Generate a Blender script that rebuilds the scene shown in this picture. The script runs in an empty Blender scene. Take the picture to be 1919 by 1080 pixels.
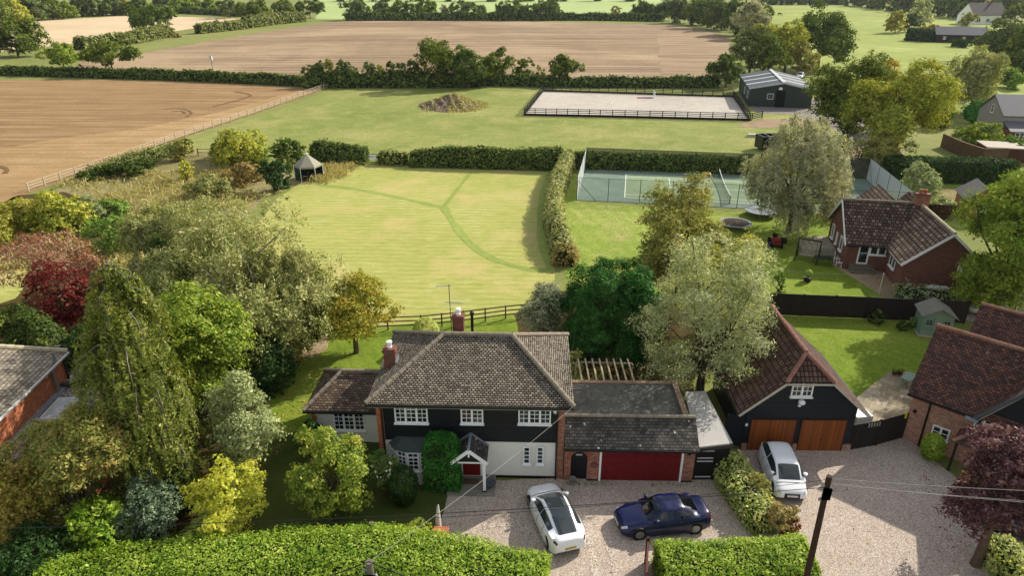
import bpy, math, random
import numpy as np
from mathutils import Vector, Matrix
R = math.radians
SC = bpy.context.scene
COL = SC.collection

# ---------------------------------------------------------------- camera, sky, sun, exposure
CAM_H, CAM_F, PITCH = 24.0, 1280.0, R(24.7)
cam = bpy.data.cameras.new('camera'); camo = bpy.data.objects.new('camera', cam); COL.objects.link(camo)
camo.location = (0, 0, CAM_H); camo.rotation_euler = (R(90) - PITCH, 0, 0)
cam.sensor_width = 36; cam.lens = 36 * CAM_F / 1919.0; cam.clip_start = .1; cam.clip_end = 6000
SC.camera = camo
SUN_DIR = Vector((1.24, .95, 1.0)).normalized()          # towards the sun
sun = bpy.data.lights.new('sun', 'SUN'); suno = bpy.data.objects.new('sun', sun); COL.objects.link(suno)
sun.energy = 5.0; sun.angle = R(.5); sun.color = (1.0, .935, .83)
suno.rotation_euler = SUN_DIR.to_track_quat('Z', 'Y').to_euler(); suno.location = (60, 60, 80)
world = bpy.data.worlds.new('World'); SC.world = world; world.use_nodes = True
wn = world.node_tree; bg = wn.nodes['Background']
sky = wn.nodes.new('ShaderNodeTexSky'); sky.sky_type = 'NISHITA'; sky.sun_disc = False
sky.sun_elevation = math.asin(SUN_DIR.z); sky.sun_rotation = math.atan2(SUN_DIR.x, SUN_DIR.y)
sky.air_density = 1.0; sky.dust_density = 1.6; sky.ozone_density = 1.0
tcw = wn.nodes.new('ShaderNodeTexCoord'); nzw = wn.nodes.new('ShaderNodeTexNoise'); nzw.inputs['Scale'].default_value = 2.6; nzw.inputs['Detail'].default_value = 7; nzw.inputs['Roughness'].default_value = .6
rpw = wn.nodes.new('ShaderNodeValToRGB'); rpw.color_ramp.elements[0].position = .42; rpw.color_ramp.elements[1].position = .6
mxw = wn.nodes.new('ShaderNodeMix'); mxw.data_type = 'RGBA'; mxw.inputs[7].default_value = (5.2, 5.1, 4.9, 1)   # broken white cloud between the blue
wn.links.new(tcw.outputs['Generated'], nzw.inputs['Vector']); wn.links.new(nzw.outputs['Fac'], rpw.inputs[0]); wn.links.new(rpw.outputs[0], mxw.inputs[0])
wn.links.new(sky.outputs[0], mxw.inputs[6]); wn.links.new(mxw.outputs[2], bg.inputs[0]); bg.inputs[1].default_value = .135
SC.view_settings.view_transform = 'Standard'; SC.view_settings.look = 'None'
SC.view_settings.exposure = .33; SC.view_settings.gamma = 1
SC.render.engine = 'CYCLES'
SC.cycles.max_bounces = 6; SC.cycles.diffuse_bounces = 3; SC.cycles.glossy_bounces = 3; SC.cycles.transmission_bounces = 3
SC.cycles.transparent_max_bounces = 6; SC.cycles.use_denoising = True

# photograph pixel (of 1919x1080) -> world point at height z
def W(px, py, z=0.0):
    s, c = math.sin(PITCH), math.cos(PITCH)
    u = (px - 960) / CAM_F; v = (py - 540) / CAM_F
    k = (CAM_H - z) / (s + v * c)
    return Vector((k * u, k * (c - v * s), z))
def HT(Y, py):
    s, c = math.sin(PITCH), math.cos(PITCH); v = (py - 540) / CAM_F
    k = Y / (c - v * s); return CAM_H - k * (s + v * c)
def SCL(Y, z=0):                                         # photo pixels per metre at ground distance Y
    return CAM_F / (Y * math.cos(PITCH) + (CAM_H - z) * math.sin(PITCH))

# ---------------------------------------------------------------- objects
def tag(o, label=None, cat=None, group=None, kind=None):
    if label: o['label'] = label
    if cat: o['category'] = cat
    if group: o['group'] = group
    if kind: o['kind'] = kind
    return o
def empty(name, loc, label, cat, group=None, rz=0):
    o = bpy.data.objects.new(name, None); COL.objects.link(o); o.location = loc; o.rotation_euler = (0, 0, rz)
    return tag(o, label, cat, group)
def link(name, me, parent=None, loc=None, rz=0):
    o = bpy.data.objects.new(name, me); COL.objects.link(o)
    if parent: o.parent = parent
    if loc is not None: o.location = loc
    if rz: o.rotation_euler = (0, 0, rz)
    return o
def copy_tree(o, parent=None):
    c = o.copy(); COL.objects.link(c)
    for k in ('label', 'group'):
        if not parent and k in c: del c[k]
    if parent: c.parent = parent
    for ch in list(o.children): copy_tree(ch, c)
    return c

class MB:
    """collects polygons; build() makes ONE mesh object with metre UVs"""
    def __init__(s, T=None): s.v = []; s.f = []; s.m = []; s.T = T; s.mi = 0
    def poly(s, pts):
        i = len(s.v)
        for p in pts:
            p = Vector(p); s.v.append(s.T @ p if s.T else p)
        s.f.append(tuple(range(i, i + len(pts)))); s.m.append(s.mi); return s
    def box(s, x0, x1, y0, y1, z0, z1):
        a = [(x0,y0,z0),(x1,y0,z0),(x1,y1,z0),(x0,y1,z0),(x0,y0,z1),(x1,y0,z1),(x1,y1,z1),(x0,y1,z1)]
        return s.hexa(a)
    def hexa(s, a):
        for q in ((3,2,1,0),(4,5,6,7),(0,1,5,4),(1,2,6,5),(2,3,7,6),(3,0,4,7)): s.poly([a[k] for k in q])
        return s
    def beam(s, p, q, w, h=None, up=(0,0,1)):
        p = Vector(p); q = Vector(q); h = h or w; d = (q - p).normalized(); up = Vector(up)
        if abs(d.dot(up)) > .98: up = Vector((1, 0, 0))
        a = d.cross(up).normalized() * w / 2; b = a.cross(d).normalized() * h / 2
        return s.hexa([p-a-b, p+a-b, q+a-b, q-a-b, p-a+b, p+a+b, q+a+b, q-a+b])
    def tube(s, pts, rad, n=8, cap=True):
        pts = [Vector(p) for p in pts]
        if not hasattr(rad, '__len__'): rad = [rad] * len(pts)
        rings = []
        for i, p in enumerate(pts):
            d = (pts[min(i+1, len(pts)-1)] - pts[max(i-1, 0)]).normalized()
            up = Vector((0, 0, 1)) if abs(d.z) < .95 else Vector((1, 0, 0))
            a = d.cross(up).normalized(); b = a.cross(d)
            rings.append([p + (a * math.cos(t * 2 * math.pi / n) + b * math.sin(t * 2 * math.pi / n)) * rad[i] for t in range(n)])
        for i in range(len(rings) - 1):
            for t in range(n):
                u = (t + 1) % n; s.poly([rings[i][u], rings[i][t], rings[i+1][t], rings[i+1][u]])
        if cap: s.poly(rings[0]); s.poly(rings[-1][::-1])
        return s
    def lathe(s, prof, c=(0,0,0), n=16):
        c = Vector(c)
        R_ = [[c + Vector((r * math.cos(t * 2 * math.pi / n), r * math.sin(t * 2 * math.pi / n), z)) for t in range(n)] for r, z in prof]
        for i in range(len(R_) - 1):
            for t in range(n):
                u = (t + 1) % n; s.poly([R_[i][t], R_[i][u], R_[i+1][u], R_[i+1][t]])
        if prof[-1][0] > .001: s.poly(R_[-1])
        if prof[0][0] > .001: s.poly(R_[0][::-1])
        return s
    def prism(s, prof, y0, y1):                           # profile in x,z extruded along y
        a = [(x, y0, z) for x, z in prof]; b = [(x, y1, z) for x, z in prof]; n = len(prof)
        s.poly(a); s.poly(b[::-1])
        for i in range(n):
            j = (i + 1) % n; s.poly([a[j], a[i], b[i], b[j]])
        return s
    def build(s, name, mats, parent=None, loc=None, rz=0, smooth=False, merge=False, bevel=0):
        me = bpy.data.meshes.new(name); me.from_pydata([tuple(v) for v in s.v], [], s.f)
        if not isinstance(mats, (list, tuple)): mats = [mats]
        for m in mats: me.materials.append(m)
        me.polygons.foreach_set('material_index', s.m)
        uv = me.uv_layers.new(name='UVMap'); co = []
        for p in me.polygons:
            nrm = p.normal
            if abs(nrm.z) > .995: u = Vector((1, 0, 0)); v = Vector((0, 1, 0))
            else: u = Vector((0, 0, 1)).cross(nrm).normalized(); v = nrm.cross(u)
            for vi in p.vertices:
                q = me.vertices[vi].co; co += [q.dot(u), q.dot(v)]
        uv.data.foreach_set('uv', co)
        if merge:
            import bmesh
            bm = bmesh.new(); bm.from_mesh(me); bmesh.ops.remove_doubles(bm, verts=bm.verts, dist=.0005)
            bmesh.ops.recalc_face_normals(bm, faces=bm.faces); bm.to_mesh(me); bm.free()
        if smooth: me.polygons.foreach_set('use_smooth', [True] * len(me.polygons))
        o = link(name, me, parent, loc, rz)
        if bevel:
            b = o.modifiers.new('bevel', 'BEVEL'); b.width = bevel; b.segments = 2; b.limit_method = 'ANGLE'
        return o

# ---------------------------------------------------------------- materials
def srgb(h):
    h = h.lstrip('#'); r = []
    for i in (0, 2, 4):
        c = int(h[i:i+2], 16) / 255; r.append(c / 12.92 if c <= .04045 else ((c + .055) / 1.055) ** 2.4)
    return (*r, 1)
class NT:
    def __init__(s, name):
        s.m = bpy.data.materials.new(name); s.m.use_nodes = True; s.t = s.m.node_tree
        s.b = s.t.nodes['Principled BSDF']; s.out = s.t.nodes['Material Output']
    def n(s, typ, **k):
        nd = s.t.nodes.new('ShaderNode' + typ)
        for a, v in k.items():
            if a.startswith('i_'):
                key = a[2:].replace('_', ' ')
                sock = nd.inputs[int(key)] if key.isdigit() else nd.inputs[key]
                if hasattr(v, 'is_output'): s.t.links.new(v, sock)
                else: sock.default_value = v
            else: setattr(nd, a, v)
        return nd
    def lk(s, a, b): s.t.links.new(a, b)
    def uv(s): return s.n('TexCoord').outputs['UV']
    def pos(s): return s.n('NewGeometry').outputs['Position']
    def map(s, v, scale=(1,1,1), rot=(0,0,0), loc=(0,0,0)):
        return s.n('Mapping', i_Vector=v, i_Scale=scale, i_Rotation=rot, i_Location=loc).outputs[0]
    def noise(s, v, scale, detail=4, rough=.6, dist=0):
        return s.n('TexNoise', i_Vector=v, i_Scale=scale, i_Detail=detail, i_Roughness=rough, i_Distortion=dist).outputs['Fac']
    def ramp(s, f, stops, interp='LINEAR'):
        nd = s.n('ValToRGB', i_Fac=f); e = nd.color_ramp; e.interpolation = interp
        e.elements[0].position = stops[0][0]; e.elements[-1].position = stops[-1][0]
        for p, c in stops[1:-1]: e.elements.new(p)
        for el, (p, c) in zip(e.elements, stops): el.color = srgb(c) if isinstance(c, str) else (c if len(c) == 4 else (*c, 1))
        return nd.outputs[0]
    def mix(s, f, a, b, mode='MIX'):
        nd = s.n('Mix', data_type='RGBA', blend_type=mode); nd.clamp_factor = True
        for sock, v in ((nd.inputs[0], f), (nd.inputs[6], a), (nd.inputs[7], b)):
            if hasattr(v, 'is_output'): s.lk(v, sock)
            else: sock.default_value = srgb(v) if isinstance(v, str) else v
        return nd.outputs[2]
    def math(s, op, a, b=0.0):
        nd = s.n('Math', operation=op)
        for sock, v in ((nd.inputs[0], a), (nd.inputs[1], b)):
            if hasattr(v, 'is_output'): s.lk(v, sock)
            else: sock.default_value = v
        return nd.outputs[0]
    def fin(s, col=None, rough=.8, spec=.3, bump=None, bs=.3, bd=.02, metal=0):
        if col is not None:
            if hasattr(col, 'is_output'): s.lk(col, s.b.inputs['Base Color'])
            else: s.b.inputs['Base Color'].default_value = srgb(col) if isinstance(col, str) else col
        if hasattr(rough, 'is_output'): s.lk(rough, s.b.inputs['Roughness'])
        else: s.b.inputs['Roughness'].default_value = rough
        s.b.inputs['Specular IOR Level'].default_value = spec; s.b.inputs['Metallic'].default_value = metal
        if bump is not None:
            b = s.n('Bump', i_Strength=bs, i_Distance=bd, i_Height=bump); s.lk(b.outputs[0], s.b.inputs['Normal'])
        return s.m
MATS = {}
def plain(name, col, rough=.6, spec=.3, var=.15, scale=3, metal=0, bump=0):
    if name in MATS: return MATS[name]
    t = NT(name); c = srgb(col); p = t.n('TexCoord').outputs['Object']
    n = t.noise(p, scale, 5, .65)
    dk = tuple(x * (1 - var) for x in c[:3]) + (1,); lt = tuple(min(1, x * (1 + var)) for x in c[:3]) + (1,)
    col = t.ramp(n, [(.3, dk), (.7, lt)])
    MATS[name] = t.fin(col, rough, spec, n if bump else None, bump, .02, metal); return MATS[name]
def brick_mat(name, stops, mortar, w=.225, h=.075, scale=1, bs=.4, patch=None, mort=.012):
    t = NT(name); uv = t.uv()
    b = t.n('TexBrick', i_Vector=uv, i_Color1=(0,0,0,1), i_Color2=(1,1,1,1), i_Mortar=(.5,.5,.5,1), i_Scale=1.0)
    b.inputs['Mortar Size'].default_value = mort; b.inputs['Mortar Smooth'].default_value = .2
    b.inputs['Brick Width'].default_value = w; b.inputs['Row Height'].default_value = h; b.inputs['Bias'].default_value = 0
    rnd = b.outputs['Color']; col = t.ramp(rnd, stops)
    if patch:
        n = t.noise(uv, patch[1], 4, .7); col = t.mix(t.ramp(n, [(patch[2], (0,0,0)), (patch[3], (1,1,1))]), col, patch[0])
    n2 = t.noise(uv, 9, 4, .7); col = t.mix(.35, col, t.ramp(n2, [(.3, (.25,.25,.25)), (.7, (1,1,1))]), 'MULTIPLY')
    col = t.mix(b.outputs['Fac'], col, mortar)
    hgt = t.math('SUBTRACT', 1, b.outputs['Fac'])
    return t.fin(col, .85, .2, hgt, bs, .012)
def tile_mat(name, stops, gap='#1c1815', w=.2, offs=.5,  h=.13, lichen=None, mort=.016, moss=None, bs=.8, vgap=False):
    t = NT(name); uv = t.uv()
    b = t.n('TexBrick', i_Vector=uv, i_Color1=(0,0,0,1), i_Color2=(1,1,1,1), i_Scale=1.0)
    b.offset = offs
    b.inputs['Mortar Size'].default_value = mort; b.inputs['Mortar Smooth'].default_value = .3
    b.inputs['Brick Width'].default_value = w; b.inputs['Row Height'].default_value = h
    col = t.ramp(b.outputs['Color'], stops)
    n = t.noise(uv, .7, 5, .7); col = t.mix(t.ramp(n, [(.35, (.0,.0,.0)), (.75, (.55,.55,.55))]), col, moss or stops[-1][1])
    if lichen:
        v = t.n('TexVoronoi', i_Vector=uv, i_Scale=lichen[1], i_Randomness=1.0)
        sp = t.ramp(v.outputs['Distance'], [(lichen[2], (1,1,1)), (lichen[2] + .04, (0,0,0))])
        gate = t.ramp(t.noise(uv, 1.3, 3), [(.45, (0,0,0)), (.6, (1,1,1))])
        col = t.mix(t.mix(1.0, sp, gate, 'MULTIPLY'), col, lichen[0])
    col = t.mix(b.outputs['Fac'], col, gap)
    sx = t.n('SeparateXYZ', i_Vector=uv).outputs[1]
    saw = t.math('SUBTRACT', 1, t.math('FRACT', t.math('DIVIDE', sx, h)))
    hg = t.math('SUBTRACT', t.math('ADD', saw, t.math('MULTIPLY', b.outputs['Color'], .3)), b.outputs['Fac'])
    return t.fin(col, .9, .15, hg, bs, .03)
def board_mat(name, col, pitch=.15, vert=False, rough=.55, var=.25, gap='#050505'):
    t = NT(name); uv = t.uv(); s = t.n('SeparateXYZ', i_Vector=uv).outputs[0 if vert else 1]
    q = t.math('DIVIDE', s, pitch); fr = t.math('FRACT', q)
    rn = t.n('TexWhiteNoise', noise_dimensions='1D', i_W=t.math('FLOOR', q)).outputs['Value']
    c = srgb(col); lo = tuple(x * (1 - var) for x in c[:3]); hi = tuple(min(1, x * (1 + var)) for x in c[:3])
    cc = t.ramp(rn, [(0, lo), (1, hi)])
    g = t.noise(t.map(uv, (1, 14, 1) if not vert else (14, 1, 1)), 3, 4); cc = t.mix(.3, cc, t.ramp(g, [(.3, (.4,.4,.4)), (.7, (1,1,1))]), 'MULTIPLY')
    ln = t.ramp(fr, [(.0, (1,1,1)), (.1, (0,0,0))]); cc = t.mix(ln, cc, gap)
    return t.fin(cc, rough, .35, fr if not vert else t.math('SUBTRACT', 1, ln), .5, .02)
def leaf_mat(name, cols, trans=.24, sat=1.0, gloss=.05):
    """cols: list of leaf colours; hue varies leaf by leaf and branch by branch"""
    if name in MATS: return MATS[name]
    t = NT(name); g = t.n('NewGeometry'); tc = t.n('TexCoord').outputs['Object']
    isl = g.outputs['Random Per Island']; n = t.noise(tc, .55, 3, .6)
    n2 = t.noise(tc, 2.2, 2, .5); f = t.math('ADD', t.math('MULTIPLY', isl, .62), t.math('ADD', t.math('MULTIPLY', t.math('SUBTRACT', n, .36), 1.1), t.math('MULTIPLY', t.math('SUBTRACT', n2, .42), .9)))
    st = [(i / max(1, len(cols) - 1), c) for i, c in enumerate(cols)]
    col = t.mix(1.0, t.ramp(f, st), (1.4, 1.4, 1.25, 1), 'MULTIPLY')
    d = t.n('BsdfDiffuse', i_Color=col); tr = t.n('BsdfTranslucent'); 
    tcol = t.mix(1.0, col, (1.25, 1.2, .55, 1), 'MULTIPLY'); t.lk(tcol, tr.inputs['Color'])
    ms = t.n('MixShader', i_0=trans); t.lk(d.outputs[0], ms.inputs[1]); t.lk(tr.outputs[0], ms.inputs[2])
    gl = t.n('BsdfGlossy', i_Roughness=.5, i_Color=(1, 1, .9, 1))
    m2 = t.n('MixShader', i_0=gloss * .2); t.lk(ms.outputs[0], m2.inputs[1]); t.lk(gl.outputs[0], m2.inputs[2])
    t.lk(m2.outputs[0], t.out.inputs['Surface']); t.t.nodes.remove(t.b)
    MATS[name] = t.m; return t.m
# ---------------------------------------------------------------- ground materials
def ground_mat(name, stops, sc=(.06, .6, 6), stripe=None, speck=None, bump=.4, bd=.05, patch=None, stripe2=None, streak=()):
    t = NT(name); p = t.pos()
    n1 = t.noise(p, sc[0], 3, .6); n2 = t.noise(p, sc[1], 4, .65); n3 = t.noise(p, sc[2], 5, .75)
    f = t.math('ADD', t.math('MULTIPLY', n1, .4), t.math('ADD', t.math('MULTIPLY', n2, .3), t.math('MULTIPLY', n3, .3)))
    col = t.ramp(f, [(.36 + .28 * a, c) for a, c in stops]); hgt = n3
    for st in (stripe, stripe2):
        if st:
            ang, pitch, amt, c, dist = st
            w = t.n('TexWave', wave_type='BANDS', bands_direction='Y', i_Vector=t.map(p, rot=(0, 0, R(ang))), i_Scale=math.pi / 10 / pitch,
                    i_Distortion=dist, i_Detail=3, i_Detail_Scale=1.5, i_Detail_Roughness=.7).outputs['Fac']
            k = t.math('MULTIPLY', t.math('MULTIPLY', w, t.ramp(n2, [(.35, (.25,)*3), (.65, (1,)*3)])), amt)
            col = t.mix(k, col, c); hgt = t.math('SUBTRACT', hgt, t.math('MULTIPLY', w, .35))
    for (ang, sx, sy, lo, hi, c, amt) in streak:
        q = t.noise(t.map(p, scale=(sx, sy, 1), rot=(0, 0, R(ang))), 1, 4, .65, .4); col = t.mix(t.math('MULTIPLY', t.ramp(q, [(lo, (0,)*3), (hi, (1,)*3)]), amt), col, c); hgt = t.math('SUBTRACT', hgt, t.math('MULTIPLY', q, .5))
    if patch:
        c, s, a, b = patch; col = t.mix(t.ramp(t.noise(p, s, 4, .7), [(a, (0,)*3), (b, (1,)*3)]), col, c)
    if speck:
        s, amt, c = speck
        v = t.n('TexVoronoi', i_Vector=p, i_Scale=s, i_Randomness=1.0); rr = t.n('SeparateXYZ', i_Vector=v.outputs['Color']).outputs[0]
        col = t.mix(t.math('MULTIPLY', t.ramp(rr, [(.35, (0,)*3), (.8, (1,)*3)]), amt), col, c)
    return t.fin(col, .95, .08, hgt, bump, bd)
def gravel_mat(name, stops, s=16, big=None):
    t = NT(name); p = t.pos()
    v = t.n('TexVoronoi', i_Vector=p, i_Scale=s, i_Randomness=1.0)
    rr = t.n('SeparateXYZ', i_Vector=v.outputs['Color']).outputs[0]
    col = t.ramp(rr, stops)
    edge = t.ramp(v.outputs['Distance'], [(.35, (1,)*3), (.75, (.55,)*3)]); col = t.mix(1.0, col, edge, 'MULTIPLY')
    n = t.noise(p, .35, 4, .65); col = t.mix(.3, col, t.ramp(n, [(.35, (.7,.66,.62)), (.7, (1,)*3)]), 'MULTIPLY')
    n2 = t.noise(p, 2.2, 4, .7); col = t.mix(.25, col, t.ramp(n2, [(.35, (.6,)*3), (.65, (1,)*3)]), 'MULTIPLY')
    h = t.math('SUBTRACT', 1, v.outputs['Distance'])
    return t.fin(col, .9, .15, h, .7, .03)
G_BASE = ground_mat('grass_field', [(0, '#686f3a'), (.5, '#80844a'), (1, '#97945c')], (.02, .3, 4), speck=(9, .25, '#59692a'))
G_PADD = ground_mat('grass_paddock', [(0, '#6f783d'), (.45, '#858c4b'), (1, '#a09c62')], (.035, .25, 5), (8, 2.6, .18, '#6b7836', 3), (5, .45, '#5f6e30'), patch=('#a79f66', .05, .5, .72), streak=((5, .25, .7, .5, .66, '#6c7836', .45), (50, .3, .3, .52, .66, '#b0a76c', .35)))
G_HAY = ground_mat('hay_meadow', [(0, '#91974a'), (.5, '#aaa95e'), (1, '#c0b87c')], (.05, .5, 5), (2, .95, .6, '#77853c', 1.6), (9, .35, '#95964c'), patch=('#b9a86f', .12, .5, .7), streak=((2, .5, 2.4, .47, .64, '#76853c', .35), (-1, .6, 3.2, .5, .68, '#ccc38a', .45), (40, .14, .2, .5, .65, '#8d9748', .35)))
G_TRACK_SHADE = ground_mat('mown_track_and_shade', [(0, '#818e46'), (1, '#9ba557')], (.1, .8, 6), speck=(8, .3, '#5f7430'))
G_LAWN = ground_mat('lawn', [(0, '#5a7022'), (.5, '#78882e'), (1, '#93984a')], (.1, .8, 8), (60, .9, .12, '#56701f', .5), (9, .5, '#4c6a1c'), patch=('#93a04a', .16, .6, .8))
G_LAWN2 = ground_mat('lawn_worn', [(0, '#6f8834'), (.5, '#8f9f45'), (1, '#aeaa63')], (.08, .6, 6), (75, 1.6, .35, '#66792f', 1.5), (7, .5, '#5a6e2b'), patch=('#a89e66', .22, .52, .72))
G_DARK = ground_mat('shaded_lawn', [(0, '#333d17'), (.5, '#465022'), (1, '#5a602e')], (.15, .9, 8), speck=(12, .3, '#3c521b'), patch=('#7d6c4b', .2, .6, .8))  # dark copy of the lawn, with the garden's shade put into its colour
G_ROUGH = ground_mat('rough_grass', [(0, '#6c6c3c'), (.35, '#8a8454'), (.65, '#aa9f72'), (1, '#7f8448')], (.08, .7, 5), speck=(6, .4, '#7a6a3d'), bump=1.0, bd=.25)
G_PL1 = ground_mat('ploughed_soil', [(0, '#7c6445'), (.5, '#927652'), (1, '#a98b66')], (.012, .2, 3), (3, 1.5, .3, '#87694a', 2.5), (4, .35, '#7d6142'), stripe2=(6, 11, .2, '#b3946c', 3), streak=((3, .02, .55, .47, .62, '#6c5438', .5), (-12, .03, .9, .5, .64, '#bb9d77', .5)))
G_PL2 = ground_mat('ploughed_soil_far', [(0, '#7b6750'), (.5, '#937e62'), (1, '#ab967a')], (.008, .08, 2), (1, 3.5, .6, '#6f5b45', 4), (2.5, .4, '#77624a'), stripe2=(86, 9, .15, '#a9937a', 2), streak=((1, .008, .28, .46, .6, '#665340', .6), (1, .012, .5, .5, .62, '#bda88a', .6), (0, .01, .012, .5, .6, '#bda582', .5)))
G_HEAD = ground_mat('ploughed_headland', [(0, '#8f7550'), (.5, '#a5885f'), (1, '#b99d75')], (.02, .25, 3), speck=(4, .3, '#836847'), streak=((-28, .03, .6, .48, .62, '#836a48', .6),))
G_HEAD2 = ground_mat('field_headland', [(0, '#8d785d'), (.5, '#a18b6e'), (1, '#b5a084')], (.01, .1, 2), speck=(2.5, .3, '#7f6a52'), streak=((88, .02, .3, .46, .6, '#75614b', .7),))
G_PL3 = ground_mat('stubble', [(0, '#ad9676'), (.5, '#c5ae8c'), (1, '#d8c4a2')], (.008, .08, 2), (-4, 6, .3, '#b29b78', 2))
G_CROP = ground_mat('crop_field', [(0, '#8d9f62'), (.5, '#a0af70'), (1, '#b0bb7e')], (.006, .05, 1), (2, 8, .25, '#8a9c5f', 1))
G_BRIGHT = ground_mat('bright_pasture', [(0, '#76803e'), (.5, '#8a934a'), (1, '#9fa35e')], (.012, .12, 2), speck=(3, .2, '#7c9638'), patch=('#b5bc6f', .03, .55, .8))
G_SAND = ground_mat('arena_sand', [(0, '#a49c90'), (.5, '#b9b1a4'), (1, '#c9c2b5')], (.05, .6, 5), speck=(5, .35, '#8e867b'))
G_DIRT = ground_mat('bare_earth', [(0, '#7e6a52'), (.5, '#9a866a'), (1, '#b3a083')], (.08, .7, 5), speck=(7, .35, '#6b5a44'))
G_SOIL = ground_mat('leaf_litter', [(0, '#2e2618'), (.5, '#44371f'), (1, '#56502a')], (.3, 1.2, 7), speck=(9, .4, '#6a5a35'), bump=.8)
G_COURT = ground_mat('court_green', [(0, '#66766a'), (.5, '#748376'), (1, '#869282')], (.1, .5, 3), speck=(6, .15, '#5d765f'), bump=.1, patch=('#5f756a', .12, .5, .7))
G_COURT2 = ground_mat('court_inner', [(0, '#74866a'), (.5, '#839476'), (1, '#93a283')], (.1, .5, 3), speck=(6, .15, '#6c835c'), bump=.1)
G_GRAV = gravel_mat('pink_gravel', [(0, '#ab9889'), (.25, '#c2af9f'), (.6, '#d3c2b1'), (.85, '#e2d2c2'), (1, '#efe1d2')], 26)
G_YARD = gravel_mat('grey_gravel', [(0, '#6d6660'), (.5, '#958c85'), (1, '#b8b0a8')], 8)
G_BEIGE = gravel_mat('beige_gravel', [(0, '#9c9180'), (.5, '#bdb19e'), (1, '#d6cbb8')], 10)
PAVE = None
def pave_mat(name, stops, w, h, joint='#6d665a', rot=0):
    t = NT(name); p = t.map(t.pos(), rot=(0, 0, R(rot)))
    b = t.n('TexBrick', i_Vector=p, i_Color1=(0,0,0,1), i_Color2=(1,1,1,1), i_Scale=1.0); b.offset = .37; b.squash = .7; b.squash_frequency = 3
    b.inputs['Mortar Size'].default_value = .014; b.inputs['Brick Width'].default_value = w; b.inputs['Row Height'].default_value = h
    col = t.ramp(b.outputs['Color'], stops); n = t.noise(p, 3, 5, .7)
    col = t.mix(.35, col, t.ramp(n, [(.3, (.5,)*3), (.7, (1,)*3)]), 'MULTIPLY'); col = t.mix(b.outputs['Fac'], col, joint)
    return t.fin(col, .85, .2, n, .15, .01)
G_PATIO = pave_mat('patio_stone', [(0, '#8c8068'), (.5, '#a2957b'), (1, '#b3a78e')], .9, .6, rot=35)
G_SLAB = pave_mat('porch_slab', [(0, '#77756c'), (1, '#8f8b80')], .9, .75)

def sheet(name, pts, z, mat, jit=0.0, step=3.0, seed=1, px=True, parent=None, kind='structure'):
    rg = random.Random(seed); P = [W(*p) if px else Vector((p[0], p[1], 0)) for p in pts]; out = []
    for i, a in enumerate(P):
        b = P[(i + 1) % len(P)]; d = b - a; n = max(1, int(d.length / step)) if jit else 1
        nrm = Vector((-d.y, d.x, 0)).normalized()
        for k in range(n):
            q = a + d * k / n; out.append((q.x + nrm.x * rg.uniform(-jit, jit) * (k > 0), q.y + nrm.y * rg.uniform(-jit, jit) * (k > 0), z))
    m = MB(); m.poly(out if sum((out[i][0] * out[(i+1) % len(out)][1] - out[(i+1) % len(out)][0] * out[i][1]) for i in range(len(out))) > 0 else out[::-1])
    o = m.build(name, mat, parent)
    if kind and not parent: tag(o, kind=kind)
    return o
m = MB(); m.poly([(-2600, -60, 0), (2600, -60, 0), (2600, 4500, 0), (-2600, 4500, 0)]); tag(m.build('ground', G_BASE), kind='structure')

sheet('field', [(-700,150),(205,149.5),(400,154),(592,165),(634,159),(480,213),(330,263),(170,320),(60,360),(-300,500),(-1500,700)], .03, G_PL1, .5, 4, 2)
sheet('field', [(140,130),(400,135),(570,141),(900,153),(1250,157),(1343,153),(1368,120),(1376,95),(1368,75),(1335,57),(1250,46),(960,39.5),(655,38.5),(610,42),(480,62),(330,88),(240,103),(150,114)], .04, G_PL2, 1.2, 8, 3)
sheet('field', [(598,166),(560,170),(480,192),(400,213),(250,243),(120,258),(0,280),(-300,330),(-300,500),(62,357),(170,317),(330,261),(480,211),(620,163)], .045, G_HEAD, .5, 3, 31)
sheet('field', [(1241,151),(1236,110),(1232,62),(1270,52),(1325,58),(1362,77),(1370,96),(1362,119),(1338,151)], .06, G_HEAD2, .6, 6, 32)
sheet('field', [(-400,118),(0,97),(60,90),(150,80),(300,63),(380,50),(465,42),(460,35),(330,31),(235,29),(60,40),(-100,52),(-500,75)], .04, G_PL3, 1.5, 10, 4)
sheet('field', [(592,36),(1235,36),(1240,-8),(600,-12)], .04, G_CROP, 2, 20, 5)
sheet('field', [(1400,10),(1560,8),(1640,14),(1760,26),(1830,40),(1960,60),(2100,190),(1700,215),(1560,160),(1450,90),(1425,50)], .03, G_BRIGHT, 1, 10, 6)
sheet('paddock', [(645,161),(780,166),(985,168),(1400,186),(1425,186),(1560,205),(1600,260),(1480,300),(1080,297),(700,300),(520,295),(375,290),(350,268),(480,220)], .012, G_PADD, .5, 5, 7)
sheet('meadow', [(560,344),(612,324),(650,308),(740,308),(1034,318),(1024,345),(1018,400),(1024,450),(1040,505),(1040,545),(985,600),(720,612),(600,625),(440,600),(470,440),(520,372)], .012, G_HAY, .3, 3, 8)
sheet('rough_grass_bank', [(60,372),(150,335),(240,300),(330,275),(400,285),(470,300),(560,325),(650,300),(668,318),(600,338),(540,352),(500,368),(440,420),(250,450),(100,450),(-50,480),(-100,420)], .016, G_ROUGH, .5, 2.5, 9)
sheet('path', [(-40,452),(60,432),(130,425),(210,440),(210,470),(130,478),(60,470),(-40,500)], .022, G_DIRT, .3, 2, 10)
sheet('lawn', [(-200,500),(60,505),(120,530),(90,600),(-200,640)], .02, G_HAY, .3, 2, 11)
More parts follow.
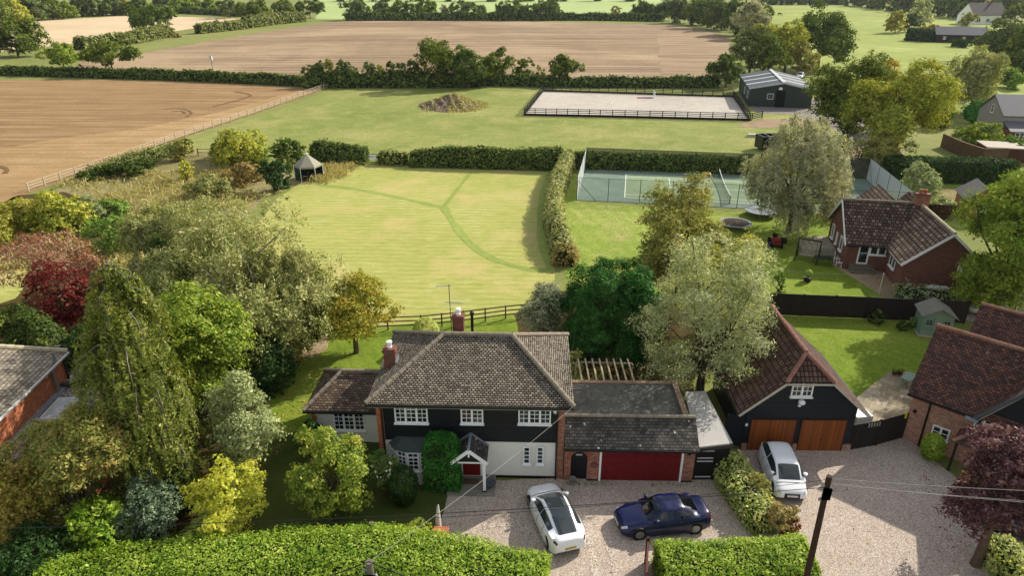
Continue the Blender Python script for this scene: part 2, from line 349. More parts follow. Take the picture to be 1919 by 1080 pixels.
# mown tracks across the meadow, plus a strip painting the hedge's shade
def ribbon(name, pts, wid, z, mat, px=True, parent=None, jit=.1, seed=1):
    P = [W(*p) if px else Vector((p[0], p[1], 0)) for p in pts]; Q = []
    for i in range(len(P) - 1):
        p0, p1, p2, p3 = P[max(i-1, 0)], P[i], P[i+1], P[min(i+2, len(P)-1)]; n = max(2, int((p2 - p1).length / 1.5))
        for k in range(n):
            t = k / n; Q.append(.5 * ((2*p1) + (p2 - p0) * t + (2*p0 - 5*p1 + 4*p2 - p3) * t*t + (3*p1 - p0 - 3*p2 + p3) * t**3))
    Q.append(P[-1]); rg = random.Random(seed); m = MB(); last = None
    for i, q in enumerate(Q):
        d = (Q[min(i+1, len(Q)-1)] - Q[max(i-1, 0)]).normalized(); nr = Vector((-d.y, d.x, 0)) * (wid / 2 + rg.uniform(-jit, jit))
        cur = (q + nr, q - nr)
        if last: m.poly([(last[0].x, last[0].y, z), (last[1].x, last[1].y, z), (cur[1].x, cur[1].y, z), (cur[0].x, cur[0].y, z)])
        last = cur
    o = m.build(name, mat, parent)
    if not parent: tag(o, kind='structure')
    return o
ribbon('mown_track_and_shade', [(596,347),(660,354),(740,369),(832,390)], .8, .02, G_TRACK_SHADE)
ribbon('mown_track_and_shade', [(832,388),(850,418),(880,456),(925,486),(985,504),(1040,509)], .85, .026, G_TRACK_SHADE, seed=2)
ribbon('mown_track_and_shade', [(832,388),(852,362),(884,322)], .55, .032, G_TRACK_SHADE, seed=3)
ribbon('mown_track_and_shade', [(1034,318),(1022,350),(1013,400),(1016,450),(1032,505)], .8, .038, G_TRACK_SHADE, seed=4)  # no track here: shade beside the curved hedge, painted as a darker strip
ribbon('bare_track', [(1050,222),(1180,232),(1300,241),(1420,250)], .5, .03, G_TRACK_SHADE, seed=5)
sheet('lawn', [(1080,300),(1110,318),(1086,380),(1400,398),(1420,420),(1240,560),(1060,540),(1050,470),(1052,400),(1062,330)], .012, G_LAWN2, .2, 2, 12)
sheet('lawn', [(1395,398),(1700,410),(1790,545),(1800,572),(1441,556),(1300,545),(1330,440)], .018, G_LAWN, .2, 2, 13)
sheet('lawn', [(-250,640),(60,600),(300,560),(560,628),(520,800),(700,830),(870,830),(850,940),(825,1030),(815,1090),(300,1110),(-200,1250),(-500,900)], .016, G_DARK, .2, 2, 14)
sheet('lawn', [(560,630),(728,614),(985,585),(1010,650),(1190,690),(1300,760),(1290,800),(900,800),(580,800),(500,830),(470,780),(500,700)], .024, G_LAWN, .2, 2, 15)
sheet('path', [(580,628),(618,630),(614,655),(585,672),(560,668)], .032, G_DIRT, .1, 1, 16)
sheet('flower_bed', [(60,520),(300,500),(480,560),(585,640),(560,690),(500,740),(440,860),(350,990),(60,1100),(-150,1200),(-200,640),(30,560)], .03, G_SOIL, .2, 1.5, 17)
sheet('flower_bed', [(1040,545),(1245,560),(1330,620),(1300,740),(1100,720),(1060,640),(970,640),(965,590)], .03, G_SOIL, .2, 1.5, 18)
sheet('flower_bed', [(0,370),(120,360),(260,395),(280,470),(200,480),(0,470),(-100,460)], .03, G_SOIL, .3, 1.5, 19)
# driveway and road frontage
drive = sheet('driveway', [(822,1000),(838,935),(860,905),(1052,898),(1345,902),(1350,880),(1395,840),(1590,844),(1695,818),(1735,850),(1800,905),(1960,960),(2300,1040),(2300,1500),(800,1500),(815,1060)], .05, G_GRAV, .06, .6, 20)
sheet('lawn', [(1441,590),(1620,598),(1805,606),(1800,640),(1720,700),(1672,695),(1603,748),(1560,742),(1480,640),(1440,600)], .012, G_LAWN, .05, 2, 21)
sheet('patio', [(1560,740),(1603,748),(1672,694),(1712,700),(1730,720),(1720,800),(1590,812),(1560,790)], .03, G_PATIO)
sheet('yard', [(1408,186),(1560,186),(1640,215),(1700,300),(1690,312),(1640,300),(1600,262),(1545,232),(1480,214),(1420,212),(1405,200)], .03, G_YARD, .2, 2, 22)
sheet('bare_patch', [(1400,229),(1432,222),(1540,225),(1530,232),(1450,240),(1380,238)], .04, G_DIRT, .3, 2, 23)
sheet('yard', [(1780,556),(1850,530),(2000,520),(2100,600),(2000,640),(1860,610),(1800,600)], .03, G_BEIGE)
sheet('garden_plot', [(1690,345),(1880,348),(1960,420),(1800,430),(1700,390)], .03, G_LAWN2, .2, 2, 24)
sheet('vegetable_bed', [(1760,352),(1800,352),(1830,372),(1800,392),(1745,380)], .04, G_ROUGH, .2, 1, 25)
sheet('bare_patch', [(1590,275),(1690,280),(1700,330),(1650,345),(1600,320)], .045, G_DIRT, .3, 1.5, 26)
sheet('path', [(1660,500),(1720,560),(1790,585),(1720,590),(1640,548),(1600,522),(1560,498),(1568,478)], .03, G_DIRT, .1, 1, 27)
AR = [W(983,216), W(1407,226), W(1374,182), W(1019,171)]
sheet('arena', [(983,216),(1407,226),(1374,182),(1019,171)], .05, G_SAND)

# tennis court: own frame
c0 = W(1171, 371); cu = (W(1361, 378.5) - c0); cu = Vector((math.cos(R(-9.5)), math.sin(R(-9.5)), 0)); cv = Vector((-cu.y, cu.x, 0))
def CT(u, v, z=0): return c0 + cu * u + cv * v + Vector((0, 0, z))
CW = (W(1179, 327) - c0).dot(cv)                         # doubles width as it lies
tc = MB(); tc.poly([CT(-5.5, -1.9, .05), CT(30.5, -1.9, .05), CT(30.5, CW + 2.6, .05), CT(-5.5, CW + 2.6, .05)])
court = tag(tc.build('court', G_COURT), kind='structure')
ti = MB(); ti.poly([CT(0, 0, .056), CT(23.77, 0, .056), CT(23.77, CW, .056), CT(0, CW, .056)]); ti.build('playing_surface', G_COURT2, court)
M_LINE = plain('line_paint', '#d9dccb', .7, .2, .1)
ln = MB(); s1 = CW * .125
def seg(a, b, w=.09):
    A = CT(*a, .062); B = CT(*b, .062); d = (B - A).normalized(); n = Vector((-d.y, d.x, 0)) * w / 2; ln.poly([A - n, B - n, B + n, A + n])
for v in (0, CW): seg((0, v), (23.77, v))
for v in (s1, CW - s1): seg((.05, v), (23.72, v), .088)
for u in (0, 23.77): seg((u, .05), (u, CW - .05), .1)
for u in (5.485, 18.285): seg((u, s1 + .05), (u, CW - s1 - .05))
seg((5.54, CW / 2), (18.23, CW / 2)); ln.build('line_marking', M_LINE, court)
# ---------------------------------------------------------------- foliage (numpy)
def leaf_mesh(name, C, N, size, rg, asp=.55, mats=None, extra=None):
    """C centres, N normals -> one mesh of leaf-sized rhombs; extra = MB of stems (second material)"""
    n = len(C); N = N / np.maximum(np.linalg.norm(N, axis=1, keepdims=True), 1e-6)
    r = rg.normal(size=(n, 3)); T = np.cross(N, r); T /= np.maximum(np.linalg.norm(T, axis=1, keepdims=True), 1e-6); B = np.cross(N, T)
    L = (size * np.clip(rg.lognormal(-.05, .35, n), .4, 2.0))[:, None] * .5; Wd = L * asp
    V = np.stack([C - T * L, C + B * Wd - N * L * .15, C + T * L, C - B * Wd - N * L * .15], 1).reshape(-1, 3)
    nv = 4 * n; loops = np.arange(nv, dtype=np.int32); starts = np.arange(0, nv, 4, dtype=np.int32); tot = np.full(n, 4, np.int32); mi = np.zeros(n, np.int32)
    if extra and extra.f:
        ev = np.array([tuple(v) for v in extra.v]); el = np.concatenate([np.array(f) for f in extra.f]) + nv
        et = np.array([len(f) for f in extra.f], np.int32); es = np.concatenate([[0], np.cumsum(et)[:-1]]) + nv
        V = np.vstack([V, ev]); loops = np.concatenate([loops, el]); starts = np.concatenate([starts, es]); tot = np.concatenate([tot, et]); mi = np.concatenate([mi, np.ones(len(et), np.int32)])
    me = bpy.data.meshes.new(name); me.vertices.add(len(V)); me.vertices.foreach_set('co', V.astype(np.float32).ravel())
    me.loops.add(len(loops)); me.loops.foreach_set('vertex_index', loops.astype(np.int32))
    me.polygons.add(len(tot)); me.polygons.foreach_set('loop_start', starts.astype(np.int32)); me.polygons.foreach_set('loop_total', tot.astype(np.int32))
    for m in (mats or []): me.materials.append(m)
    me.polygons.foreach_set('material_index', mi); me.update(calc_edges=True); return me
def sph(rg, n):
    v = rg.normal(size=(n, 3)); return v / np.linalg.norm(v, axis=1, keepdims=True)
def crown_pts(rg, rx, ry, rz, cz, nl, kind='broad', lobe=.42):
    """lobe centres + radii inside an uneven envelope centred at (0,0,cz)"""
    d = sph(rg, nl); d[:, 2] = np.abs(d[:, 2]) * rg.choice([1, 1, -.8, -.95], nl); rad = rg.uniform(.4, .86, nl)[:, None]
    c = d * rad * np.array([rx, ry, rz]); c[:, 2] += cz
    c = np.vstack([c, [[0, 0, cz + rz * .25]]]); rr = rg.uniform(.8, 1.15, nl + 1) * lobe * np.append(1.3 - .62 * rad[:, 0], 1.25) * (min(rx, rz) * .6 + max(rx, rz) * .4)
    return c, rr
def foliage(rg, rx, ry, rz, cz, n, size, nl=12, lobe=.42, fluff=.16, up=.5, droop=0, nclus=None, flat=.55):
    """leaves gathered in separate clumps (pads) carried on lobes; clump centres fitted to the stated height and width"""
    c, rr = crown_pts(rg, rx, ry, rz, cz, nl, lobe=lobe); Rm = (rx + ry + rz) / 3; pr = fluff * Rm * .95
    nclus = nclus or int(max(60, min(n / 12, 5.2 * (rx * rx + 2 * rx * rz) / (pr * pr))))
    w = rr ** 2; pick = rg.choice(len(c), nclus, p=w / w.sum()); d = sph(rg, nclus); d[:, 2] = np.where(d[:, 2] < -.7, -d[:, 2], d[:, 2])
    cc = c[pick] + d * (rr[pick] * rg.uniform(.7, 1.05, nclus))[:, None]
    dd = cc - np.array([0, 0, cz]); rad = np.linalg.norm(dd / np.array([rx, ry, rz]), axis=1); keep = rad > .3; cc, d = cc[keep], d[keep]   # hollow shade inside
    q = np.quantile(np.hypot(cc[:, 0], cc[:, 1]), .95); cc[:, :2] *= max(.3, (rx + ry) / 2 - pr * .7) / q
    lo, hi = np.quantile(cc[:, 2], [.01, .995]); t0, t1 = cz - rz + pr * .5 + droop * .5, cz + rz - pr * .5; cc[:, 2] = t0 + (cc[:, 2] - lo) / (hi - lo) * max(.2, t1 - t0)
    out = cc - np.array([0, 0, cz - rz * .3]); out /= np.maximum(np.linalg.norm(out, axis=1, keepdims=True), 1e-6); d = d * .5 + out * .7
    cs = pr * rg.uniform(.55, 1.45, len(cc)); k = rg.choice(len(cc), n, p=cs ** 2 / (cs ** 2).sum())
    o = sph(rg, n) * (rg.uniform(0, 1, (n, 1)) ** .45) * cs[k][:, None] * np.array([1, 1, flat]); rel = o[:, 2:3] / (cs[k][:, None] * flat + 1e-6)
    o[:, 2] -= .35 * (o[:, 0] ** 2 + o[:, 1] ** 2) / cs[k]                                    # pads arch over at the rim
    if droop:
        h = rg.uniform(0, 1, n) ** 1.2; o[:, :2] *= (.45 + .3 * h)[:, None]; o[:, 2] = o[:, 2] * .4 - h * droop * (.5 + .5 * (cs[k] / pr)); o[:, :2] += d[k][:, :2] * (h * droop * .2)[:, None]
    C = cc[k] + o; N = d[k] * .9 + rg.normal(size=(n, 3)) * .72 + np.array([0, 0, up]) + o / cs[k][:, None] * .5
    if droop: N = rg.normal(size=(n, 3)) * .6 + d[k] * .9 + np.array([0, 0, .25])
    C[:, 2] = np.maximum(C[:, 2], .05); return C, N, cc
def limbs(rg, mb, h, r0, targets, zfork, n=14, bend=.12, lean=(0, 0)):
    top = Vector((lean[0], lean[1], zfork)); mb.tube([(0, 0, -.1), (lean[0]*.3, lean[1]*.3, zfork*.45), top], [r0*1.35, r0, r0*.85], 8)
    if len(targets) == 0: return
    idx = rg.choice(len(targets), min(n, len(targets)), replace=False)
    for j, i in enumerate(idx):
        t = Vector(targets[i]); s = Vector((lean[0], lean[1], zfork * rg.uniform(.72, 1.0))); mid = s.lerp(t, .5); 
        mid += Vector(rg.normal(size=3)) * bend * (t - s).length * .5 + Vector((0, 0, .08 * (t - s).length))
        q1 = s.lerp(mid, .5) + Vector((0, 0, .05 * (t - s).length)); rr = r0 * rg.uniform(.32, .55)
        mb.tube([s, q1, mid, t], [rr, rr * .75, rr * .5, rr * .15], 5, cap=False)
        for e in range(2):
            u = Vector(targets[rg.integers(len(targets))])
            if (u - mid).length < h * .22: mb.tube([mid, mid.lerp(u, .5) + Vector((0, 0, .04 * h)), u], [rr * .45, rr * .3, rr * .1], 4, cap=False)
BARK = plain('bark', '#5b4d3d', .95, .1, .35, 2.5, bump=.6); BARK_PALE = plain('pale_bark', '#9a9284', .9, .15, .3, 3, bump=.4)
TREE_N = [0]
def lsize(Y, k=3.4, mn=.11): return max(mn, k / SCL(Y)) * 1.22
def tree_parts(rg, h, w, mat, Y, zb=.22, trunk=None, dens=1.0, nl=12, lobe=.42, fluff=.16, droop=0, bark=None, leafk=3.4, nlimb=14, mn=.11, lean=(0,0), up=.5, asp=.55, shape=1.0, nbase=None):
    rx = w / 2; z0 = h * zb; rz = (h - z0) / 2 * .97; cz = z0 + rz; size = lsize(Y, leafk, mn)
    area = 4 * math.pi * ((rx * rx + 2 * rx * rz) / 3); n = int(min(60000, dens * 3.6 * area / (size * size * asp)))
    n = max(n, 260)
    C, N, cc = foliage(rg, rx * 1.06, rx * 1.06 * shape, rz, cz, n, size, nl, lobe, fluff, up, droop)
    cr = leaf_mesh('crown', C, N, size, rg, asp, [mat])
    mb = MB(); limbs(rg, mb, h, trunk or max(.09, h * .022), cc, z0 + rz * .35, nlimb, lean=lean)
    me = mb_mesh(mb, 'trunk', bark or BARK); return cr, me
def mb_mesh(mb, name, mat):
    me = bpy.data.meshes.new(name); me.from_pydata([tuple(v) for v in mb.v], [], mb.f); me.materials.append(mat)
    me.polygons.foreach_set('use_smooth', [True] * len(me.polygons)); return me
def tree_at(bx, by, ty, wpx, mat, label, cat='tree', group=None, name='tree', seed=None, hh=None, **k):
    """base pixel (bx,by), top pixel row ty, crown width in photo pixels"""
    TREE_N[0] += 1; rg = np.random.default_rng(seed if seed is not None else 100 + TREE_N[0])
    p = W(bx, by); h = hh or max(.6, HT(p.y, ty)); w = wpx / SCL(p.y, h * .6)
    if bx < 600 and p.y < 46: p.x *= SCL(p.y) / SCL(p.y, h * .5)          # bx is the crown's middle on the left side
    t = empty(name, p, label, cat, group, rz=rg.uniform(0, 6.28) if not k.get('lean') else 0)
    cr, me = tree_parts(rg, h, w, mat, p.y, **k); link('crown', cr, t); link('trunk', me, t); return t
def shrub_at(bx, by, ty, wpx, mat, label, cat='shrub', group=None, name='shrub', seed=None, hh=None, dens=1.0, nl=9, lobe=.5, fluff=.13, droop=0, leafk=3.2, mn=.1, shape=1.0, asp=.55, up=.5, tight=False, twig=None):
    TREE_N[0] += 1; rg = np.random.default_rng(seed if seed is not None else 500 + TREE_N[0])
    p = W(bx, by); h = hh or max(.4, HT(p.y, ty)); w = wpx / SCL(p.y, h * .6); size = lsize(p.y, leafk, mn)
    rx = w / 2; rz = h / 2; area = 4 * math.pi * ((rx * rx + 2 * rx * rz) / 3); n = int(max(200, min(30000, dens * 2.6 * area / (size * size * asp))))
    if tight:
        d = sph(rg, n); C = d * np.array([rx, rx * shape, rz]) * (1 + rg.normal(size=(n, 1)) * .03 + .05 * np.sin(d[:, :1] * 7) * np.cos(d[:, 1:2] * 6)) * rg.uniform(.88, 1, (n, 1)); C[:, 2] = np.maximum(C[:, 2] + rz, .03)
        N = d + rg.normal(size=(n, 3)) * .45; cc = C[:40]
    else: C, N, cc = foliage(rg, rx * .98, rx * .98 * shape, rz * .95, rz * .98, n, size, nl, lobe, fluff, up, droop)
    mb = MB()
    for i in rg.choice(len(cc), min(9 if not twig else 30, len(cc)), replace=False):
        t = Vector(cc[i]); mb.tube([(rg.uniform(-.1, .1), rg.uniform(-.1, .1), 0), t * .5 + Vector((0, 0, t.z * .12)), t], [.035 + .008 * h, .025 + .004 * h, .008], 4, cap=False)
    me = leaf_mesh(name, C, N, size, rg, asp, [mat, twig or BARK], mb); o = link(name, me, None, p, rg.uniform(0, 6.28) if shape == 1 else 0)
    return tag(o, label, cat, group)
def hedge(pts, wid, hgt, mat, label, px=True, name='hedge', group=None, seed=1, leafk=3.2, mn=.1, dens=1.0, rough=.12, cat='hedge', core=None, box=True, step=1.0, wob=.1, asp=.6):
    """hedge along ground points; leaves over a lumpy clipped body with a solid twiggy core"""
    rg = np.random.default_rng(seed); P = [W(*p) if px else Vector((p[0], p[1], 0)) for p in pts]; Q = []
    hs = hgt if hasattr(hgt, '__len__') else [hgt] * len(P); Hh = []
    for i in range(len(P) - 1):
        n = max(1, int((P[i+1] - P[i]).length / step))
        for k in range(n): Q.append(P[i].lerp(P[i+1], k / n)); Hh.append(hs[i] + (hs[i+1] - hs[i]) * k / n)
    Q.append(P[-1]); Hh.append(hs[-1]); org = Q[0].copy(); Q = [q - org for q in Q]
    ph = rg.uniform(0, 6.28, 6); prof = []
    for i, q in enumerate(Q):
        d = (Q[min(i+1, len(Q)-1)] - Q[max(i-1, 0)]).normalized(); nr = Vector((-d.y, d.x, 0))
        s = i * step; f = 1 + wob * (math.sin(s * .9 + ph[0]) + math.sin(s * .37 + ph[1]) + .6 * math.sin(s * 2.1 + ph[2])) / 2.6
        g = 1 + wob * (math.sin(s * .7 + ph[3]) + math.sin(s * 1.9 + ph[4])) / 2; prof.append((q, nr, wid / 2 * g, Hh[i] * f, d))
    secs = [(-1, 0), (-1.0, .55), (-.93, .85), (-.72, .97), (0, 1.0), (.72, .97), (.93, .85), (1.0, .55), (1, 0)] if box else [(-1, 0), (-.97, .4), (-.8, .72), (-.45, .93), (0, 1.0), (.45, .93), (.8, .72), (.97, .4), (1, 0)]
    core_mb = MB(); rings = []
    for (q, nr, hw, h, d) in prof: rings.append([q + nr * a * hw + Vector((0, 0, b * h)) for a, b in secs])
    sh = .86
    cr = []
    for (q, nr, hw, h, d) in prof: cr.append([q + nr * a * hw * sh + Vector((0, 0, b * h * .93)) for a, b in secs])
    for i in range(len(cr) - 1):
        for j in range(len(secs) - 1): core_mb.poly([cr[i][j+1], cr[i][j], cr[i+1][j], cr[i+1][j+1]])
    core_mb.poly(cr[0]); core_mb.poly(cr[-1][::-1])
    size = lsize(P[0].lerp(P[-1], .5).y, leafk, mn); Cs = []; Ns = []
    A = []; quads = []
    for i in range(len(rings) - 1):
        for j in range(len(secs) - 1): quads.append((rings[i][j+1], rings[i][j], rings[i+1][j], rings[i+1][j+1]))
    for rr_, sg in ((rings[0], -1), (rings[-1], 1)):
        for j in range(len(secs) - 1):
            a_, b_ = (rr_[j], rr_[j+1]) if sg < 0 else (rr_[j+1], rr_[j]); quads.append((a_, b_, Vector((b_.x, b_.y, 0)), Vector((a_.x, a_.y, 0))))
    qa = np.array([[tuple(v) for v in q] for q in quads]); e1 = qa[:, 1] - qa[:, 0]; e2 = qa[:, 3] - qa[:, 0]; nn = np.cross(qa[:, 2] - qa[:, 0], qa[:, 3] - qa[:, 1]); ar = np.linalg.norm(nn, axis=1) / 2
    nn /= np.maximum(np.linalg.norm(nn, axis=1, keepdims=True), 1e-9)
    n = int(min(105000, dens * 2.3 * ar.sum() / (size * size * asp))); k = rg.choice(len(qa), n, p=ar / ar.sum()); u = rg.uniform(0, 1, (n, 1)); v = rg.uniform(0, 1, (n, 1))
    C = (qa[k, 0] * (1 - u) + qa[k, 1] * u) * (1 - v) + (qa[k, 3] * (1 - u) + qa[k, 2] * u) * v
    lump = np.sin(C[:, :1] * 2.3 / max(.5, wid*.5) + ph[5]) * np.cos(C[:, 1:2] * 2.1 / max(.5, wid*.5)) * np.sin(C[:, 2:] * 3) * rough * .7
    sgn = -np.sign((nn[k] * np.array([0, 0, 1])).sum(1, keepdims=True)) ; 
    mid = np.array([tuple(q) for q in Q]); out = nn[k]
    C = C + out * (rg.normal(size=(n, 1)) * rough * .6 + lump); N = out * 1.1 + rg.normal(size=(n, 3)) * .6 + np.array([0, 0, .35]); C[:, 2] = np.maximum(C[:, 2], .04)
    me = leaf_mesh(name, C, N, size, rg, asp, [mat, core or CORE], core_mb); o = link(name, me, None, org)
    return tag(o, label, cat, group)
CORE = plain('hedge_twigs', '#26301a', .95, .05, .4, 4)
# ---------------------------------------------------------------- building materials
M_WHITE = plain('white_paint', '#eeefed', .45, .4, .04, 2)
M_RENDER = plain('cream_render', '#e2dfd6', .85, .15, .05, 1.2, bump=.1)
M_BLACK = board_mat('black_boards', '#191d22', .17)
M_NAVY = board_mat('dark_boards', '#161e27', .17)
M_BBLK = plain('black_paint', '#0c0d10', .45, .4, .2)
M_BRICK = brick_mat('red_brick', [(0, '#6b3324'), (.4, '#93482f'), (.75, '#ab5a3b'), (1, '#c07350')], '#a08c7c')
M_BRICK_O = brick_mat('orange_brick', [(0, '#96482a'), (.4, '#b05a33'), (.75, '#c2693d'), (1, '#cf7e50')], '#b18468')
M_BRICK_M = brick_mat('mellow_brick', [(0, '#6b4437'), (.3, '#9c5a40'), (.6, '#b56d4c'), (.85, '#c48564'), (1, '#85706a')], '#b0a090', patch=('#7c6459', .6, .55, .85))
M_BRICK_D = brick_mat('dark_brick', [(0, '#5a2d25'), (.5, '#7d3f30'), (1, '#94503c')], '#7d6a60')
T_MAIN = tile_mat('weathered_tile', [(0, '#5f574b'), (.3, '#7c7365'), (.6, '#92897a'), (.85, '#aaa08c'), (1, '#7a6f60')], w=.19, h=.125, moss='#665c4f', mort=.026, gap='#221e1a', lichen=('#bdb293', 1.5, .09))
T_GAR = tile_mat('slate_grey_tile', [(0, '#35332f'), (.5, '#4b4843'), (1, '#66615a')], w=.24, h=.17, lichen=('#d8d6cc', 2.6, .14), mort=.012)
T_BARN = tile_mat('brown_pantile', [(0, '#48352e'), (.5, '#614a3f'), (1, '#755f50')], w=.22, h=.3, mort=.026, moss='#57443a', offs=0)
T_BRICKH = tile_mat('clay_peg_tile', [(0, '#463733'), (.3, '#5d443d'), (.6, '#724f43'), (.85, '#8f5e4b'), (1, '#5b504b')], w=.2, h=.12, lichen=('#b5a698', 1.1, .05), moss='#4a4140')
T_ANNEX = tile_mat('annex_tile', [(0, '#392e2a'), (.4, '#54443b'), (.8, '#6f5c4e'), (1, '#8a7a66')], w=.24, h=.15, lichen=('#c9c2ac', 2, .1))
T_BUNG = tile_mat('bungalow_tile', [(0, '#44362f'), (.4, '#5d4b42'), (.8, '#796556'), (1, '#948470')], w=.33, h=.34, lichen=('#b8af9c', 2.2, .13), mort=.04, moss='#574438', gap='#211b18')
T_BUNG2 = tile_mat('bungalow_roll_tile', [(0, '#54443a'), (.4, '#6d594c'), (.8, '#857060'), (1, '#998671')], w=.55, h=.36, lichen=('#b8af9c', 2.0, .1), mort=.05, gap='#2a211c')
T_LEFT = tile_mat('pale_tile', [(0, '#6f675a'), (.4, '#8a8172'), (.8, '#a59b88'), (1, '#7b7264')], w=.3, h=.2, gap='#3d3831', moss='#776e60')
M_RIDGE = plain('ridge_tile', '#8d8272', .9, .1, .25, 4, bump=.3); M_RIDGE_B = plain('clay_ridge_tile', '#8a6357', .9, .1, .2, 4); M_RIDGE_R = plain('red_ridge_tile', '#8d6a58', .9, .1, .25, 4)
M_FELT = NT('felt_roof')
def _felt():
    t = M_FELT; p = t.pos(); n = t.noise(p, .9, 5, .7, 1.5); n2 = t.noise(p, 6, 4, .7); col = t.ramp(n, [(.3, '#44453f'), (.5, '#5e5d55'), (.75, '#79786e')])
    col = t.mix(.4, col, t.ramp(n2, [(.35, (.55,)*3), (.65, (1,)*3)]), 'MULTIPLY'); return t.fin(col, .9, .2, n2, .3, .02)
M_FELT = _felt()
M_GRP = plain('grey_membrane', '#a6a39d', .6, .3, .05, 1); M_LEAD = plain('lead', '#7f868d', .5, .4, .15, 3)
M_PEBBLE = gravel_mat('roof_pebbles', [(0, '#6f625a'), (.4, '#958880'), (.8, '#b9aea6'), (1, '#d2cac3')], 9)
M_GUT = plain('black_gutter', '#141414', .4, .4, .1); M_GUT_W = plain('white_gutter', '#c6c6c2', .5, .4, .1)
M_CEDAR = board_mat('cedar_boards', '#8a4a1c', .11, vert=True, rough=.45, var=.3, gap='#43200c')
M_REDDOOR = plain('red_door_paint', '#6d1014', .4, .4, .08); M_TIMBER = plain('weathered_timber', '#9c9180', .85, .15, .25, 5); M_DKTIMBER = board_mat('dark_stained_boards', '#231a18', .14, vert=True, rough=.7)
M_BRWOOD = plain('brown_stained_wood', '#2a1d18', .7, .2, .25, 4); M_FASCIA = plain('pale_fascia', '#b9b0a0', .6, .3, .1)
def glass(name='window_glass', c='#0e141b', rough=.05):
    if name in MATS: return MATS[name]
    t = NT(name); n = t.noise(t.n('TexCoord').outputs['Object'], 1.7, 2, .5); col = t.ramp(n, [(.42, c), (.55, '#232a30'), (.68, '#5b6166')])
    MATS[name] = t.fin(col, rough, .7); return MATS[name]
GLASS = glass()

def ray(px, py):
    s, c = math.sin(PITCH), math.cos(PITCH); u = (px - 960) / CAM_F; v = (py - 540) / CAM_F
    return Vector((u, c - v * s, -s - v * c))
def on_plane(F, px, py):
    """pixel ray meets the wall plane of frame F (x along, z up, -y outward) -> local x, z"""
    o = F.inverted() @ Vector((0, 0, CAM_H)); d = F.inverted().to_3x3() @ ray(px, py); k = -o.y / d.y; q = o + d * k; return q.x, q.z
def frame(x, y, rz=0, z=0): return Matrix.Translation((x, y, z)) @ Matrix.Rotation(R(rz), 4, 'Z')
def window(parent, F, x0, x1, z0, z1, leaves=2, cols=2, rows=3, fr=.07, bar=.028, dep=.07, sill=True, name='window', mat=None, gl=None, top=None):
    m = MB(F); w = (x1 - x0); mat = mat or M_WHITE
    m.box(x0, x1, -dep, 0, z0, z0 + fr); m.box(x0, x1, -dep, 0, z1 - fr, z1)
    lw = w / leaves
    for i in range(leaves + 1):
        c = x0 + i * lw; a = max(x0, c - fr * .75); b = min(x1, c + fr * .75)
        if i == 0: a, b = x0, x0 + fr
        if i == leaves: a, b = x1 - fr, x1
        m.box(a, b, -dep - .004, 0, z0 + fr, z1 - fr)
    for i in range(leaves):
        a = x0 + i * lw + fr; b = a + lw - 2 * fr
        for k in range(1, cols): c = a + (b - a) * k / cols; m.box(c - bar/2, c + bar/2, -dep + .01, -.012, z0 + fr, z1 - fr)
        for k in range(1, rows): c = z0 + fr + (z1 - z0 - 2 * fr) * k / rows; m.box(a, b, -dep + .013, -.014, c - bar/2, c + bar/2)
        if top and i in top: c = z1 - fr - (z1 - z0 - 2 * fr) / rows; m.box(a, b, -dep - .002, 0, c - fr * .4, c + fr * .4)
    if sill: m.box(x0 - .05, x1 + .05, -dep - .09, 0, z0 - .06, z0)
    o = m.build(name, mat, parent); g = MB(F); g.box(x0 + fr * .5, x1 - fr * .5, -.022, -.006, z0 + fr * .5, z1 - fr * .5); g.build('pane', gl or GLASS, o); return o
def win_px(parent, F, r, **k):
    xa, za = on_plane(F, r[0], (r[1] + r[3]) / 2); xb, zb = on_plane(F, r[2], (r[1] + r[3]) / 2); _, zt = on_plane(F, (r[0] + r[2]) / 2, r[1]); _, zz = on_plane(F, (r[0] + r[2]) / 2, r[3])
    return window(parent, F, xa, xb, zz, zt, **k)
def rect_px(F, r):
    xa, _ = on_plane(F, r[0], (r[1] + r[3]) / 2); xb, _ = on_plane(F, r[2], (r[1] + r[3]) / 2); _, zt = on_plane(F, (r[0] + r[2]) / 2, r[1]); _, zz = on_plane(F, (r[0] + r[2]) / 2, r[3]); return xa, xb, zz, zt
def slab(mb, pts, th=.1):
    """roof plane as a thin solid"""
    P = [Vector(p) for p in pts]; n = (P[1] - P[0]).cross(P[2] - P[0]).normalized()
    if n.z < 0: P = P[::-1]; n = -n
    lo = [p - n * th for p in P]; mb.poly(P); mb.poly(lo[::-1])
    for i in range(len(P)): j = (i + 1) % len(P); mb.poly([lo[i], lo[j], P[j], P[i]])
def caps(mb, a, b, r=.12):
    a = Vector(a); b = Vector(b); n = max(1, int((b - a).length / .42))
    for i in range(n):
        p = a.lerp(b, i / n); q = a.lerp(b, (i + .97) / n); mb.tube([p, q], [r * 1.0, r * .9], 8)
def chimney(parent, T, x, y, z0, z1, w, d, pots=1, brick=None, white=True):
    m = MB(T); m.box(x-w/2, x+w/2, y-d/2, y+d/2, z0, z1 - .18); c = m.build('chimney', brick or M_BRICK_D, parent)
    m = MB(T); m.box(x-w/2-.06, x+w/2+.06, y-d/2-.06, y+d/2+.06, z1 - .18, z1 - .1); m.box(x-w/2-.02, x+w/2+.02, y-d/2-.02, y+d/2+.02, z1 - .1, z1); m.build('chimney_cap', M_BRICK_D, c)
    for k in range(pots):
        px = x + (k - (pots - 1) / 2) * .36
        m = MB(T); m.lathe([(.13, z1), (.15, z1 + .04), (.12, z1 + .1), (.13, z1 + .28), (.16, z1 + .3), (.16, z1 + .36), (.03, z1 + .4)], (px, y, 0), 12); m.build('chimney_pot', M_WHITE if white else M_BRICK_O, c, smooth=False)
    return c

